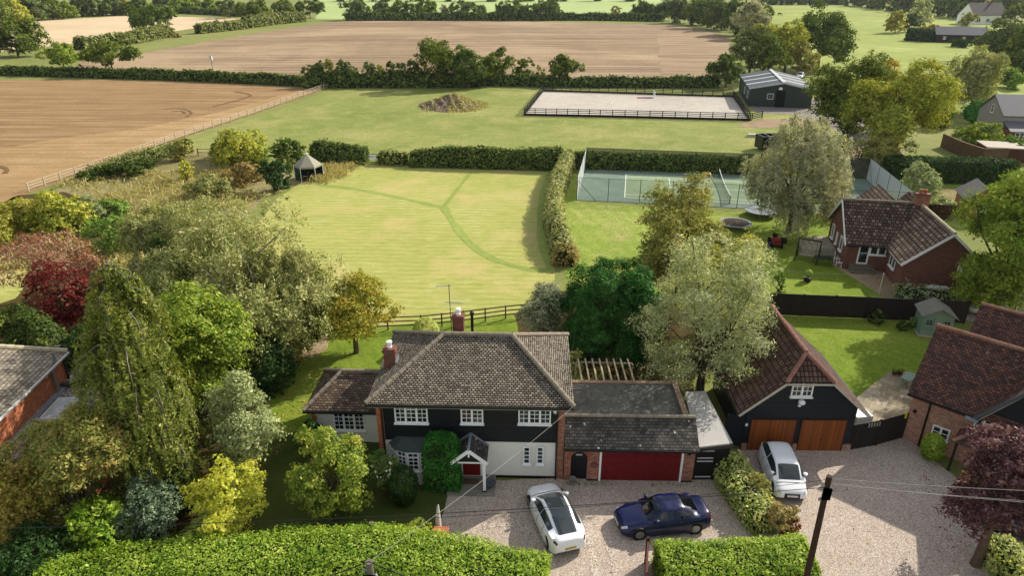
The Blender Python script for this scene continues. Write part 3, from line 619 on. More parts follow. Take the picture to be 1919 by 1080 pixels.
# ================================================================ main house
HX, HY, HR = 2.62, 28.3, -1.8
house = empty('detached_house', (HX, HY, 0), 'white and black boarded two storey house with red front door and hipped tiled roof', 'house', rz=R(HR))
HF = frame(HX, HY, HR); L = -9.42; D = 6.75; EZ = 4.72
I4 = Matrix.Identity(4)
def hf(px, py, y=0): # front-plane local coordinates
    return on_plane(HF @ Matrix.Translation((0, y, 0)), px, py)
m = MB(); m.box(L, 0, 0, D, 0, EZ + .05); m.build('wall', M_RENDER, house)
zb = hf(900, 827)[1]
m = MB(); m.box(L + .32, -.32, -.045, -.002, zb, EZ - .03); m.build('cladding', M_BLACK, house)
for a, b in ((L - .02, L + .3), (-.3, .02)):
    m = MB(); m.box(a, b, -.09, .3, 0, EZ - .02); m.build('brick_pier', M_BRICK_O if a < -5 else M_BRICK, house)
m = MB(); m.box(L + .3, -.3, -.05, -.003, 0, .14); m.build('plinth', M_BBLK, house)
zr = 6.72; yr = 3.25; ax0, ax1 = -6.3, -2.72; e0, e1 = L - .42, .44; f0, b0 = -.38, D + .32
m = MB()
slab(m, [(e0, f0, EZ), (e1, f0, EZ), (ax1, yr, zr), (ax0, yr, zr)]); slab(m, [(e1, b0, EZ), (e0, b0, EZ), (ax0, yr, zr), (ax1, yr, zr)])
slab(m, [(e0, b0, EZ), (e0, f0, EZ), (ax0, yr, zr)]); slab(m, [(e1, f0, EZ), (e1, b0, EZ), (ax1, yr, zr)])
roof = m.build('roof', T_MAIN, house)
m = MB()
for a, b in (((e0, f0, EZ), (ax0, yr, zr)), ((e1, f0, EZ), (ax1, yr, zr)), ((e0, b0, EZ), (ax0, yr, zr)), ((e1, b0, EZ), (ax1, yr, zr)), ((ax0, yr, zr), (ax1, yr, zr))): caps(m, Vector(a) + Vector((0, 0, .03)), Vector(b) + Vector((0, 0, .03)), .13)
m.build('ridge_tile', M_RIDGE, roof)
m = MB(); m.box(e0, e1, f0 - .1, f0 + .0, EZ - .14, EZ - .04); m.box(e0 + .05, e1 - .05, f0 + .02, -.0, EZ - .12, EZ - .1); m.build('gutter', M_GUT, house)
m = MB(); m.box(e0 + .05, e1 - .05, f0 + .02, f0 + .05, EZ - .24, EZ - .13); m.build('fascia', M_GUT_W, house)
for a in (-.36, L + .26): m = MB(); m.tube([(a, f0 - .02, EZ - .1), (a, -.16, EZ - .5), (a, -.14, .05)], .045, 8); m.build('downpipe', M_GUT, house)
WF = Matrix.Translation((0, -.05, 0))
def hw(r, **k):
    F = HF @ WF; xa, xb, z0, z1 = rect_px(F, r); return window(house, WF, xa, xb, z0, z1, **k)
hw((740, 757, 802, 792), leaves=3, cols=2, rows=4, top=(1,)); hw((864, 758, 906, 793), leaves=2, cols=2, rows=4, top=(1,)); hw((972, 759, 1033, 794), leaves=3, cols=2, rows=4, top=(1,))
hw((981, 837, 994, 869), leaves=1, cols=1, rows=4, fr=.06); hw((1006, 837, 1019, 869), leaves=1, cols=1, rows=4, fr=.06)
xa, za = hf(1042, 766); m = MB(); m.box(xa - .11, xa + .11, -.14, -.045, za - .2, za + .14); m.lathe([(.0, za-.2), (.03, za-.22), (.03, za-.28)], (xa, -.09, 0), 8); m.build('alarm_box', M_WHITE, house, bevel=.03)
# bay window
bx0, bz0 = hf(733, 835); bx1 = hf(825, 835)[0]; zbt = hf(780, 843)[1]; zbb = hf(780, 876)[1] + .35; bd = .75
bw = bx1 - bx0; prof = [(bx0, 0), (bx0 + bw * .17, -bd * .72), (bx0 + bw * .38, -bd), (bx1 - bw * .38, -bd), (bx1 - bw * .17, -bd * .72), (bx1, 0)]
zb1 = 2.12; zb0 = .98
bay = MB()
for i in range(5):
    a, b = prof[i], prof[i+1]; bay.poly([(a[0], a[1], 0), (b[0], b[1], 0), (b[0], b[1], zb0), (a[0], a[1], zb0)])
bay.poly([(p[0], p[1], zb0) for p in prof]); bayo = bay.build('bay_window', M_RENDER, house)
for i in range(5):
    a = Vector((*prof[i], 0)); b = Vector((*prof[i+1], 0)); ang = math.atan2(b.y - a.y, b.x - a.x); F = Matrix.Translation(a) @ Matrix.Rotation(ang, 4, 'Z'); window(bayo, F, .0, (b - a).length, zb0 + .003, zb1, leaves=1, cols=2, rows=4, fr=.08, top=(0,))
m = MB(); lo = [(p[0] + (-.08 if p[0] < (bx0+bx1)/2 else .08), p[1] - .1, zb1 + .02) for p in prof]; hi = [(p[0] * .75 + (bx0+bx1)/2 * .25, p[1] * .15 - .03, zb1 + .42) for p in prof]
for i in range(5): m.poly([lo[i], lo[i+1], hi[i+1], hi[i]])
m.poly(hi); m.poly(lo[::-1]); m.build('bay_roof', plain('dark_lead', '#3d4744', .6, .3, .15, 3), bayo)
# porch
pcx = hf(885, 880)[0]; m = MB(); pw = .9; pl = -1.35; pe = 2.02; pa = 2.78
slab(m, [(pcx - pw, pl, pe), (pcx, pl, pa), (pcx, -.05, pa), (pcx - pw, -.05, pe)], .07); slab(m, [(pcx, pl, pa), (pcx + pw, pl, pe), (pcx + pw, -.05, pe), (pcx, -.05, pa)], .07)
porch = m.build('porch', T_GAR, house)
m = MB(); m.beam((pcx, pl, pa + .03), (pcx, -.05, pa + .03), .12, .06)
m.build('porch_ridge', M_LEAD, porch)
m = MB(); m.beam((pcx - pw, -.08, pe + .06), (pcx, -.08, pa + .06), .04, .1); m.beam((pcx, -.08, pa + .06), (pcx + pw, -.08, pe + .06), .04, .1); m.build('lead_flashing', M_LEAD, porch)
m = MB(); m.beam((pcx - pw - .02, pl - .02, pe - .09), (pcx, pl - .02, pa - .07), .05, .17); m.beam((pcx, pl - .021, pa - .07), (pcx + pw + .02, pl - .021, pe - .09), .05, .17); m.box(pcx - .04, pcx + .04, pl - .06, pl, pa - .42, pa - .15)
m.box(pcx - .74, pcx + .74, pl + .03, pl + .1, pe - .1, pe - .02); m.build('bargeboard', M_WHITE, porch)
m = MB(); m.poly([(pcx - .7, pl + .06, pe - .02), (pcx + .7, pl + .06, pe - .02), (pcx, pl + .06, pa - .14)]); m.build('porch_gable', M_BBLK, porch)
for sx in (-.74, .74):
    m = MB(); m.box(pcx + sx - .07, pcx + sx + .07, pl + .03, pl + .17, .22, pe - .1); p_ = m.build('porch_post', M_WHITE, porch)
    m = MB(); m.box(pcx + sx - .09, pcx + sx + .09, pl + .01, pl + .19, .02, .22); m.build('post_base', M_BBLK, p_)
m = MB(); m.box(pcx - 1.15, pcx + 1.25, pl - .2, -.055, .0, .14); m.build('doorstep', G_SLAB, house)
m = MB(); m.box(pcx - .62, pcx + .62, -.1, -.05, .14, 2.12); m.build('door_surround', M_WHITE, house)
m = MB(); m.box(pcx - .45, pcx + .45, -.14, -.1, .2, 2.06)
for a in (-.22, .22):
    for z in (.35, 1.15): m.box(pcx + a - .14, pcx + a + .14, -.152, -.14, z, z + .55)
dr = m.build('front_door', M_REDDOOR, house); m = MB(); m.box(pcx - .14, pcx + .14, -.165, -.15, 1.0, 1.06); m.build('letterbox', M_GUT_W, dr)
for a in (-.3, 0, .3): 
    m = MB(); m.box(pcx + a - .09, pcx + a + .09, -.153, -.14, 1.78, 1.95); m.build('door_pane', GLASS, dr)
m = MB(); m.box(pcx - .4, pcx + .4, -.75, -.35, .142, .165); tag(m.build('doormat', plain('coir', '#5a4632', .95), None, (HX, HY, 0), R(HR)), 'brown doormat on the slab step before the red front door', 'doormat')
# chimneys
T_ = I4; chimney(house, None, -9.15, 2.75, 3.5, 6.15, .62, .5, 1); chimney(house, None, -5.75, 5.1, 5.2, 6.95, .6, .55, 1, white=True)
m = MB(); m.beam((-8.8, 2.46, 5.28), (-8.8, 3.05, 5.45), .1, .3); m.build('chimney_flashing', M_LEAD, house)
m = MB(); m.lathe([(.08, 5.5), (.08, 6.9), (.12, 6.92), (.12, 7.05), (.02, 7.1)], (-5.0, 5.2, 0), 10); m.build('flue_pipe', M_GUT, house)
# television aerial
aer = empty('television_aerial', HF @ Vector((-6.15, 5.1, 5.6)), 'tall television aerial with spiky arms strapped beside the rear chimney', 'aerial', rz=0)
M_ALU = plain('aluminium', '#8f9290', .6, .3, .1)
m = MB(); m.tube([(0, 0, 0), (-.05, 0, 3.15)], .022, 6); m.build('mast', M_GUT, aer)
m = MB(); m.tube([(-.75, -.1, 3.08), (.08, .02, 3.08)], .02, 5)
for k in range(9): m.tube([(-.7 + k * .08, -.22, 3.08), (-.7 + k * .08, .12, 3.08)], .006, 4)
m.build('antenna_arm', M_ALU, aer)
m = MB(); m.tube([(-.3, 0, 2.1), (.75, 0, 2.0)], .018, 5)
for k, x in enumerate((-.25, .15, .3, .7)): m.tube([(x - .42, -.62, 2.02 - x*.05), (x + .42, .62, 2.1 - x*.05)], .008, 4)
m.build('antenna_dipole', M_ALU, aer)

# annex on the left
annex = empty('annexe', (-11.05, 31.45, 0), 'single storey white rendered annexe with hipped brown roof, left of the main house', 'annexe', rz=R(-1.8))
AW, AD, AE = 3.95, 3.6, 2.28
m = MB(); m.box(0, AW, 0, AD, 0, AE + .05); m.build('wall', M_RENDER, annex)
m = MB()
for k in range(8):
    z = .05 + k * .285; w_ = .22 if k % 2 else .12; m.box(-.03, w_, -.03, .1, z, z + .285)
m.build('quoin', M_BRICK_O, annex)
rz_ = 3.55; m = MB(); x0, x1, y0, y1 = -.38, AW + .6, -.32, AD + .3; ym = (y0 + y1) / 2
slab(m, [(x0, y0, AE), (x1, y0, AE), (x1, ym, rz_), (x0 + 1.75, ym, rz_)]); slab(m, [(x1, y1, AE), (x0, y1, AE), (x0 + 1.75, ym, rz_), (x1, ym, rz_)]); slab(m, [(x0, y1, AE), (x0, y0, AE), (x0 + 1.75, ym, rz_)])
ar_ = m.build('roof', T_ANNEX, annex)
m = MB(); caps(m, (x0, y0, AE + .03), (x0 + 1.75, ym, rz_ + .03)); caps(m, (x0, y1, AE + .03), (x0 + 1.75, ym, rz_ + .03)); caps(m, (x0 + 1.75, ym, rz_ + .03), (x1, ym, rz_ + .03)); m.build('ridge_tile', M_RIDGE, ar_)
m = MB(); m.box(x0, x1, y0 - .1, y0, AE - .13, AE - .03); m.build('gutter', M_GUT, annex)
AF = frame(-11.05, 31.45, -1.8); xa, xb, z0, z1 = rect_px(AF, (626, 772, 684, 806)); window(annex, I4, xa, xb, z0, z1, leaves=3, cols=2, rows=4, top=(1,))

# ================================================================ attached double garage
GX, GY, GR = 2.68, 28.12, -1.3
gar = empty('double_garage', (GX, GY, 0), 'brick double garage with wide red door, grey lean-to tiles and flat felt roof', 'garage', rz=R(GR)); GF = frame(GX, GY, GR)
gl = on_plane(GF, 1300, 880)[0]; GE = 2.28; gd = 5.4; 
dx0, dx1, dz0, dz1 = rect_px(GF, (1127, 843, 1276, 903)); dz0 = 0
ax0_, ax1_, _, az1 = rect_px(GF, (1070, 847, 1101, 895))
m = MB(); m.box(0, ax0_, 0, .22, 0, GE); m.box(ax1_, dx0 - .1, 0, .22, 0, GE); m.box(dx1 + .1, gl, 0, .22, 0, GE); m.box(dx0 - .1, dx1 + .1, .003, .22, dz1 + .1, GE); 
axc = (ax0_ + ax1_) / 2; arr = (ax1_ - ax0_) / 2; azs = az1 - arr
for k in range(12):
    t0, t1 = math.pi * k / 12, math.pi * (k + 1) / 12; p0 = (axc - arr * math.cos(t0), azs + arr * math.sin(t0)); p1 = (axc - arr * math.cos(t1), azs + arr * math.sin(t1))
    m.poly([(p0[0], 0, p0[1]), (p1[0], 0, p1[1]), (p1[0], 0, GE), (p0[0], 0, GE)][::-1]); m.poly([(p0[0], 0, p0[1]), (p0[0], .22, p0[1]), (p1[0], .22, p1[1]), (p1[0], 0, p1[1])])
m.box(gl - .22, gl, .22, gd, 0, GE + .35); m.box(0, .1, .22, gd, 0, GE + .35); m.box(0, gl, gd, gd + .2, 0, GE + .2)
m.build('wall', M_BRICK, gar)
m = MB()
for k in range(13):
    t = math.pi * k / 12; c, s = math.cos(t), math.sin(t); m.beam((axc - (arr + .01) * c, -.012, azs + (arr + .01) * s), (axc - (arr + .22) * c, -.012, azs + (arr + .22) * s), .03, .09, (0, 1, 0))
m.build('brick_arch', M_BRICK_O, gar)
m = MB(); m.box(ax0_, ax1_, .12, .16, 0, az1); ad = m.build('side_door', M_BBLK, gar); m = MB(); m.box(axc - .16, axc + .16, .1, .12, azs + .1, azs + .17); m.build('door_vent', M_GUT_W, ad)
m = MB(); m.box(dx0, dx1, .05, .1, 0.02, dz1)
nc, nr_ = 8, 4
for i in range(nc):
    for j in range(nr_):
        a = dx0 + (dx1 - dx0) * (i + .12) / nc; b = dx0 + (dx1 - dx0) * (i + .88) / nc; z = .02 + (dz1 - .02) * (j + .16) / nr_; z2 = .02 + (dz1 - .02) * (j + .84) / nr_
        for q in ((a, b, z, z + .02), (a, b, z2 - .02, z2), (a, a + .02, z + .02, z2 - .02), (b - .02, b, z + .02, z2 - .02)): m.box(q[0], q[1], .03, .05, q[2], q[3])
for j in range(1, nr_): z = .02 + (dz1 - .02) * j / nr_; m.box(dx0, dx1, .04, .048, z - .012, z + .012)
m.build('garage_door', M_REDDOOR, gar)
m = MB(); m.box(dx0 - .1, dx0, -.03, .12, 0, dz1); m.box(dx1, dx1 + .1, -.03, .12, 0, dz1); m.box(dx0 - .1, dx1 + .1, -.03, .12, dz1, dz1 + .1); m.build('door_frame', M_WHITE, gar)
for a, b in ((ax1_, dx0 - .1), (dx1 + .1, gl)): m = MB(); m.box(a, b, -.03, -.002, 0, .13); m.build('plinth', M_BBLK, gar)
m = MB(); yt, zt = 1.15, 3.28; slab(m, [(-.02, -.28, GE), (gl + .1, -.28, GE), (gl + .1, yt, zt), (-.02, yt, zt)], .08); slab(m, [(gl + .1, yt + .3, zt - .55), (-.02, yt + .3, zt - .55), (-.02, yt, zt), (gl + .1, yt, zt)], .06)
gr_ = m.build('roof', T_GAR, gar); m = MB(); caps(m, (-.02, yt, zt + .03), (gl + .1, yt, zt + .03), .1); m.build('ridge_tile', M_RIDGE, gr_)
m = MB(); m.box(-.02, gl + .1, -.37, -.28, GE - .12, GE - .03); m.build('gutter', M_GUT, gar)
m = MB(); m.box(.1, gl - .22, yt + .2, gd, GE + .18, GE + .26); m.build('flat_roof', M_FELT, gar)
m = MB(); m.box(gl - .26, gl + .04, yt + .3, gd + .2, GE + .36, GE + .42); m.box(0, gl - .26, gd - .04, gd + .24, GE + .26, GE + .34); m.build('coping', plain('coping_brick', '#8f7765', .9, .1, .2, 3), gar)
m = MB(); xb_, zb_ = on_plane(GF, 1114, 865); m.lathe([(.02, zb_ - .3), (.16, zb_ - .25), (.17, zb_ - .1), (.02, zb_)], (xb_, -.1, 0), 10); m.tube([(xb_, -.06, zb_), (xb_, -.06, zb_ + .35)], .015, 5); tag(m.build('wall_bell', M_BRICK_D, None, (GX, GY, 0), R(GR)), 'small rusty round ornament hanging between arched door and garage door', 'ornament')
m = MB(); xb_, zb_ = on_plane(GF, 1291, 848); m.box(xb_ - .08, xb_ + .08, -.2, -.0, zb_ - .06, zb_ + .05); m.build('wall_light', M_BBLK, gar)
# link roof between the garages
lk = empty('link_roof', (9.35, 28.0, 0), 'pale grey flat roofed link with black gate between the two garages', 'outbuilding')
m = MB(); zl = 2.3; P4 = [W(1306, 839, zl), W(1374, 831, zl), W(1322, 733, zl), W(1284, 735, zl)]; P4 = [(p.x - 9.35 , p.y - 28.0, zl) for p in P4]; slab(m, P4, .12); m.build('flat_roof', M_GRP, lk)
m = MB(); a, b = Vector(P4[0]), Vector(P4[1]); m.beam(a + Vector((0, -.06, -.12)), b + Vector((0, -.06, -.12)), .08, .22); m.build('fascia', plain('dark_fascia', '#3a3733', .7), lk)
m = MB(); m.box(.12, 1.7, .12, .18, .08, 2.05); g_ = m.build('gate', M_BBLK, lk); m = MB()
for z in (.25, 1.25, 1.45, 1.9): m.box(.14, .95, .09, .12, z, z + .05)
m.build('gate_bar', M_GUT_W, g_)
m = MB(); c_, d_ = Vector(P4[2]), Vector(P4[3]); m.box(.02, .1, .1, 4.6, 0, 2.15); m.box(1.75, 1.83, .3, 4.6, 0, 2.15); m.build('side_wall', M_BBLK, lk)

# ================================================================ black boarded garage barn
BX, BY = 12.68, 30.62; barn = empty('garage_barn', (BX, BY, 0), 'black weatherboarded garage barn with two cedar doors and half-hipped brown tiled roof', 'garage', rz=R(-.8)); BF = frame(BX, BY, -.8)
bw_ = 5.85; bD = 6.2; be = 2.62; xm = bw_ / 2 - .02; brz = 5.75; pit = (brz - be) / (xm + .55)
def gz(x): return be + (x + .55 if x < xm else (2 * xm - x) + .55) * pit - .0
hz = 4.62; hx0 = (hz - be) / pit - .55; hx1 = 2 * xm - hx0
m = MB(); m.poly([(0, 0, .42), (bw_, 0, .42), (bw_, 0, gz(bw_) - .1), (hx1, 0, hz - .1), (hx0, 0, hz - .1), (0, 0, gz(0) - .1)])
m.poly([(0, bD, 0), (0, 0, 0), (0, 0, gz(0) - .1), (0, bD, gz(0) - .1)]); m.poly([(bw_, 0, 0), (bw_, bD, 0), (bw_, bD, gz(bw_) - .1), (bw_, 0, gz(bw_) - .1)]); m.poly([(bw_, bD, 0), (0, bD, 0), (0, bD, gz(0) - .1), (xm, bD, brz - .1), (bw_, bD, gz(bw_) - .1)])
m.build('wall', M_NAVY, barn)
d1 = rect_px(BF, (1405, 787, 1487, 842)); d2 = rect_px(BF, (1499, 787, 1570, 843)); d2 = (d1[1] + .35, d1[1] + .35 + (d1[1] - d1[0]), 0, d1[3]); 
for a, b in ((0, d1[0] - .06), (d1[1] + .06, d2[0] - .06), (d2[1] + .06, bw_ + .1)):
    m = MB(); m.box(a - (.02 if a == 0 else 0), b, -.06, .2, 0, .5); m.build('brick_plinth', M_BRICK_M, barn)
for q in (d1, d2):
    m = MB(); m.box(q[0], q[1], -.035, -.005, .06, q[3]); dd = m.build('garage_door', M_CEDAR, barn)
    m = MB(); m.box(q[0] - .06, q[0], -.055, -.002, 0.03, q[3]); m.box(q[1], q[1] + .06, -.055, -.002, .03, q[3]); m.box(q[0] - .06, q[1] + .06, -.055, -.002, q[3], q[3] + .06); m.build('door_frame', plain('dark_oak', '#3c2413', .6), dd)
    m = MB(); m.tube([((q[0]+q[1])/2 - .04, -.055, .8), ((q[0]+q[1])/2 + .04, -.055, .8)], .03, 8); m.build('handle', M_BBLK, dd)
m = MB(); m.box(-.02, bw_ + .12, -.1, .0, -.02, .035); m.build('threshold', plain('concrete', '#8d8880', .9), barn)
win_px_F = BF; xa, xb, z0, z1 = rect_px(BF, (1484, 714, 1524, 743)); window(barn, I4, xa, xb, z0, z1, leaves=2, cols=2, rows=3)
xl, zl_ = on_plane(BF, 1501, 752); m = MB(); m.lathe([(.02, zl_ - .16), (.17, zl_ - .06), (.19, zl_ + .06), (.1, zl_ + .14)], (xl, -.16, 0), 10); m.box(xl - .12, xl + .02, -.12, -.0, zl_ - .3, zl_ - .22); m.build('lantern', M_WHITE, barn)
yo, ybk = -.32, bD + .3; ya = .85
m = MB(); zE = be; xl0 = -.55; xr0 = 2 * xm + .55
slab(m, [(xl0, yo, zE), (hx0, yo, hz), (xm, ya, brz), (xm, ybk, brz), (xl0, ybk, zE)]); slab(m, [(xr0, yo, zE), (xr0, ybk, zE), (xm, ybk, brz), (xm, ya, brz), (hx1, yo, hz)]); slab(m, [(hx0, yo, hz), (hx1, yo, hz), (xm, ya, brz)])
br_ = m.build('roof', T_BARN, barn); m = MB(); up_ = Vector((0, 0, .04))
for a, b in (((xm, ya, brz), (xm, ybk, brz)), ((hx0, yo, hz), (xm, ya, brz)), ((hx1, yo, hz), (xm, ya, brz))): caps(m, Vector(a) + up_, Vector(b) + up_, .13)
m.build('ridge_tile', M_RIDGE_B, br_)
m = MB(); m.beam((xl0, yo - .02, zE - .1), (hx0, yo - .02, hz - .1), .04, .12); m.beam((xr0, yo - .02, zE - .1), (hx1, yo - .02, hz - .1), .04, .12); m.beam((hx0, yo - .02, hz - .1), (hx1, yo - .02, hz - .1), .04, .1); m.build('bargeboard', M_FASCIA, barn)
for a in (xl0 - .09, xr0): m = MB(); m.box(a, a + .09, yo, ybk, zE - .12, zE - .03); m.build('gutter', M_GUT, barn)
m = MB(); m.box(-.1, -.02, 2.2, 5.6, 1.5, 1.95); m.build('side_rail', M_BRWOOD, barn)
m = MB(); xa, za = on_plane(BF, 1399, 796); m.box(xa - .06, xa + .06, -.08, -.002, za - .06, za + .07); m.build('socket_box', M_WHITE, barn)
m = MB(); m.box(-1.0, -.03, .05, .2, .3, 2.3); m.build('side_panel', M_NAVY, barn)

# ================================================================ brick cottage on the right
CX, CY, CR = 22.1, 31.7, -44.0
cot = empty('brick_cottage', (CX, CY, 0), 'old red brick cottage with steep dark clay tiled roof at the right edge', 'house', rz=R(CR)); CF = frame(CX, CY, CR)
ce = 3.25; cr_z = 6.3; cl = 12.0; cd = 4.6; cym = cd / 2
m = MB(); m.box(0, cl, 0, cd, 0, ce); m.poly([(0, cd, ce), (0, 0, ce), (0, cym, cr_z - .25)]); m.build('wall', M_BRICK_M, cot)
m = MB(); gx0 = 3.05
slab(m, [(-.22, -.35, ce - .12), (cl, -.35, ce - .12), (cl, cym, cr_z), (-.22, cym, cr_z)]); slab(m, [(cl, cd + .35, ce - .12), (-.22, cd + .35, ce - .12), (-.22, cym, cr_z), (cl, cym, cr_z)])
cro = m.build('roof', T_BRICKH, cot); m = MB(); caps(m, (-.22, cym, cr_z + .04), (cl, cym, cr_z + .04), .13); m.build('ridge_tile', M_RIDGE_R, cro)
m = MB(); m.box(-.22, gx0 + .25, -.46, -.35, ce - .24, ce - .14); m.build('gutter', M_GUT, cot)
m = MB(); m.tube([(.92, -.4, ce - .2), (.92, -.1, ce - .6), (.92, -.07, .05)], .05, 8); m.build('downpipe', M_GUT, cot)
# cross gable with dark boards
gw = 2.35; gpe = ce - .1; gpa = 6.5
m = MB(); m.poly([(gx0 + .2, -.06, gpe), (gx0 + 2 * gw - .2, -.06, gpe), (gx0 + gw, -.06, gpa - .2)]); m.build('gable_boards', M_NAVY, cot)
m = MB(); slab(m, [(gx0 - .1, -.5, gpe - .05), (gx0 + gw, -.5, gpa), (gx0 + gw, cym, gpa), (gx0 - .1, .1, gpe - .05)], .09); slab(m, [(gx0 + 2*gw + .1, -.5, gpe - .05), (gx0 + gw, -.5, gpa), (gx0 + gw, cym, gpa), (gx0 + 2*gw + .1, .1, gpe - .05)], .09); go_ = m.build('gable_roof', T_BRICKH, cot)
m = MB(); m.beam((gx0 - .15, -.52, gpe - .14), (gx0 + gw, -.52, gpa - .1), .05, .18); m.build('bargeboard', plain('grey_bargeboard', '#4b5258', .5), go_)
m = MB(); m.beam((gx0 + .1, -.28, gpe - .12), (gx0 + gw, -.28, gpa - .17), .4, .03, (0, 0, 1)); m.build('soffit', M_FASCIA, go_)
m = MB(); m.box(gx0 - .45, gx0 + .15, -.62, -.42, gpe - .2, gpe - .06); m.build('lead_hopper', M_LEAD, cot)
xa, xb, z0, z1 = rect_px(CF, (1836, 765, 1864, 793)); window(cot, I4, (xa+xb)/2 - .4, (xa+xb)/2 + .4, ce - 1.02, ce - .12, leaves=2, cols=1, rows=3)
xa, xb, z0, z1 = rect_px(CF, (1752, 798, 1776, 820)); window(cot, I4, (xa+xb)/2 - .42, (xa+xb)/2 + .42, z0 - .1, z0 + .62, leaves=2, cols=1, rows=2)
# cottage porch roof
xp, zp = on_plane(CF, 1818, 830); m = MB(); xp = 4.0; pz = 1.95; pz2 = 2.75; slab(m, [(xp - 1.5, -1.5, pz), (xp + 1.5, -1.5, pz), (xp + .4, -.4, pz2), (xp - .4, -.4, pz2)], .08); slab(m, [(xp - 1.5, -.02, pz), (xp - 1.5, -1.5, pz), (xp - .4, -.4, pz2), (xp - .4, -.02, pz2)], .08); slab(m, [(xp + 1.5, -.02, pz), (xp + 1.5, -1.5, pz), (xp + .4, -.4, pz2), (xp + .4, -.02, pz2)], .08); slab(m, [(xp - .4, -.4, pz2), (xp + .4, -.4, pz2), (xp + .4, -.02, pz2), (xp - .4, -.02, pz2)], .06)
po_ = m.build('porch_roof', T_BRICKH, cot); m = MB(); caps(m, (xp - 1.5, -1.5, pz + .03), (xp - .4, -.4, pz2 + .03), .1); caps(m, (xp + 1.5, -1.5, pz + .03), (xp + .4, -.4, pz2 + .03), .1); m.build('ridge_tile', M_RIDGE_R, po_)
for sx in (-1.3, 1.3): m = MB(); m.box(xp + sx - .06, xp + sx + .06, -1.36, -1.24, 0, pz + .05); m.build('porch_post', M_BRWOOD, po_)
m = MB(); m.box(xp - .45, xp + .45, -.06, -.003, 0, 2.0); m.build('door', M_BBLK, cot)
xa, za = on_plane(CF, 1716, 770); m = MB(); m.lathe([(.02, za - .12), (.1, za - .06), (.1, za + .06), (.02, za + .12)], (xa, -.12, 0), 8); m.build('wall_lantern', M_BBLK, cot)
# rear wing
wng = m = MB(); wy0 = cd - .3; wd = 5.0; wym = wy0 + wd / 2 + .2; wz = 6.35; wx = .9; slab(m, [(wx, wy0 - .2, 3.3), (cl + 2, wy0 - .2, 3.3), (cl + 2, wym, wz), (wx, wym, wz)]); slab(m, [(cl + 2, wy0 + wd + .5, 3.2), (wx, wy0 + wd + .5, 3.2), (wx, wym, wz), (cl + 2, wym, wz)]); wr = m.build('rear_roof', T_BRICKH, cot)
m = MB(); caps(m, (wx, wym, wz + .04), (cl + 2, wym, wz + .04)); m.build('ridge_tile', M_RIDGE_R, wr)
m = MB(); m.box(wx + .2, cl + 1, cd + .003, wy0 + wd, 0, 3.25); m.poly([(wx + .2, wy0 + wd, 3.25), (wx + .2, cd, 3.25), (wx + .2, wym, wz - .2)]); m.build('rear_wall', M_BRICK_M, cot)
sl = (wz - 3.3) / (wym - wy0 + .2); SF = Matrix.Translation((4.1, wy0 - .2, 3.3)) @ Matrix.Rotation(math.atan(sl) , 4, 'X')
m = MB(SF); m.box(0, 1.15, .75, 2.15, .0, .1); sk_ = m.build('skylight', M_LEAD, wr); m = MB(SF); m.box(.12, 1.03, .87, 2.03, .1, .108); m.build('pane', plain('blind_glass', '#8b8f8d', .2, .5, .1), sk_)
# ================================================================ left neighbour: low brick house with pale roof and pebbled flat roofs
M_TILEROOF = T_LEFT
lh = empty('brick_bungalow', (-25.6, 28.0, 0), 'orange brick house with pale tiled roof and downpipe at the left edge', 'house')
A_ = W(10, 838, 2.0); B_ = W(130, 712, 2.0); dl = Vector((B_.x - A_.x, B_.y - A_.y, 0)).normalized(); LR = math.degrees(math.atan2(dl.y, dl.x)) - 90
LF = frame(B_.x, B_.y, LR); lh.location = (B_.x, B_.y, 0); lh.rotation_euler = (0, 0, R(LR))
# local: x right (outward, the sunlit gable wall), y along the wall away from the camera, wall from y=-9 to 0
lz0 = 2.0; Cx = W(128, 656, 4.15); ci = LF.inverted() @ Cx; E1 = LF.inverted() @ W(0, 767, 3.2)
rz4 = 4.2; ez4 = 2.2; wl = -8.6
ea = 3.85; hp = LF.inverted() @ W(0, 651, 5.1); k4 = (hp.z - ea) / (.3 - hp.x); hx = -9.0; hy = .15 + (hp.y - .15) * (.3 - hx) / (.3 - hp.x); hzz = ea + k4 * (.3 - hx)
m = MB(); m.poly([(0, wl, 0), (0, 0, 0), (0, 0, ea - .06), (0, wl, ea - .06)]); m.poly([(0, 0, 0), (hx, hy, 0), (hx, hy, hzz - .2), (0, 0, ea - .06)]); m.poly([(hx, wl, 0), (0, wl, 0), (0, wl, ea - .06), (hx, wl, hzz - .2)]); m.build('wall', M_BRICK_O, lh)
m = MB(); slab(m, [(.3, wl - .4, ea), (.3, .15, ea), (hx, hy, hzz), (hx, wl - .4, hzz)], .12); rf = m.build('roof', T_LEFT, lh)
m = MB(); caps(m, (.3, .15, ea + .04), (hx, hy, hzz + .04), .16); m.build('ridge_tile', plain('pale_ridge', '#b9ad92', .9, .1, .2, 3), rf)
m = MB(); m.beam((.36, wl - .4, ea - .08), (.36, .15, ea - .08), .1, .1); m.build('gutter', M_GUT_W, lh)
m = MB(); q = on_plane(LF @ Matrix.Rotation(R(90), 4, 'Z'), 95, 700); py_ = q[0]; zt4 = ea
m.tube([(.14, py_, 2.05), (.14, py_, zt4 - .1), (.36, py_, zt4 + .15), (.46, py_, zt4 + .2), (.46, py_, zt4 + .8)], .085, 10); m.build('downpipe', plain('grey_pipe', '#7d7a74', .6), lh)
m = MB(); m.tube([(.09, -.12, 2.05), (.09, -.12, ea - .1)], .06, 8); m.build('vent_pipe', M_GUT, lh)
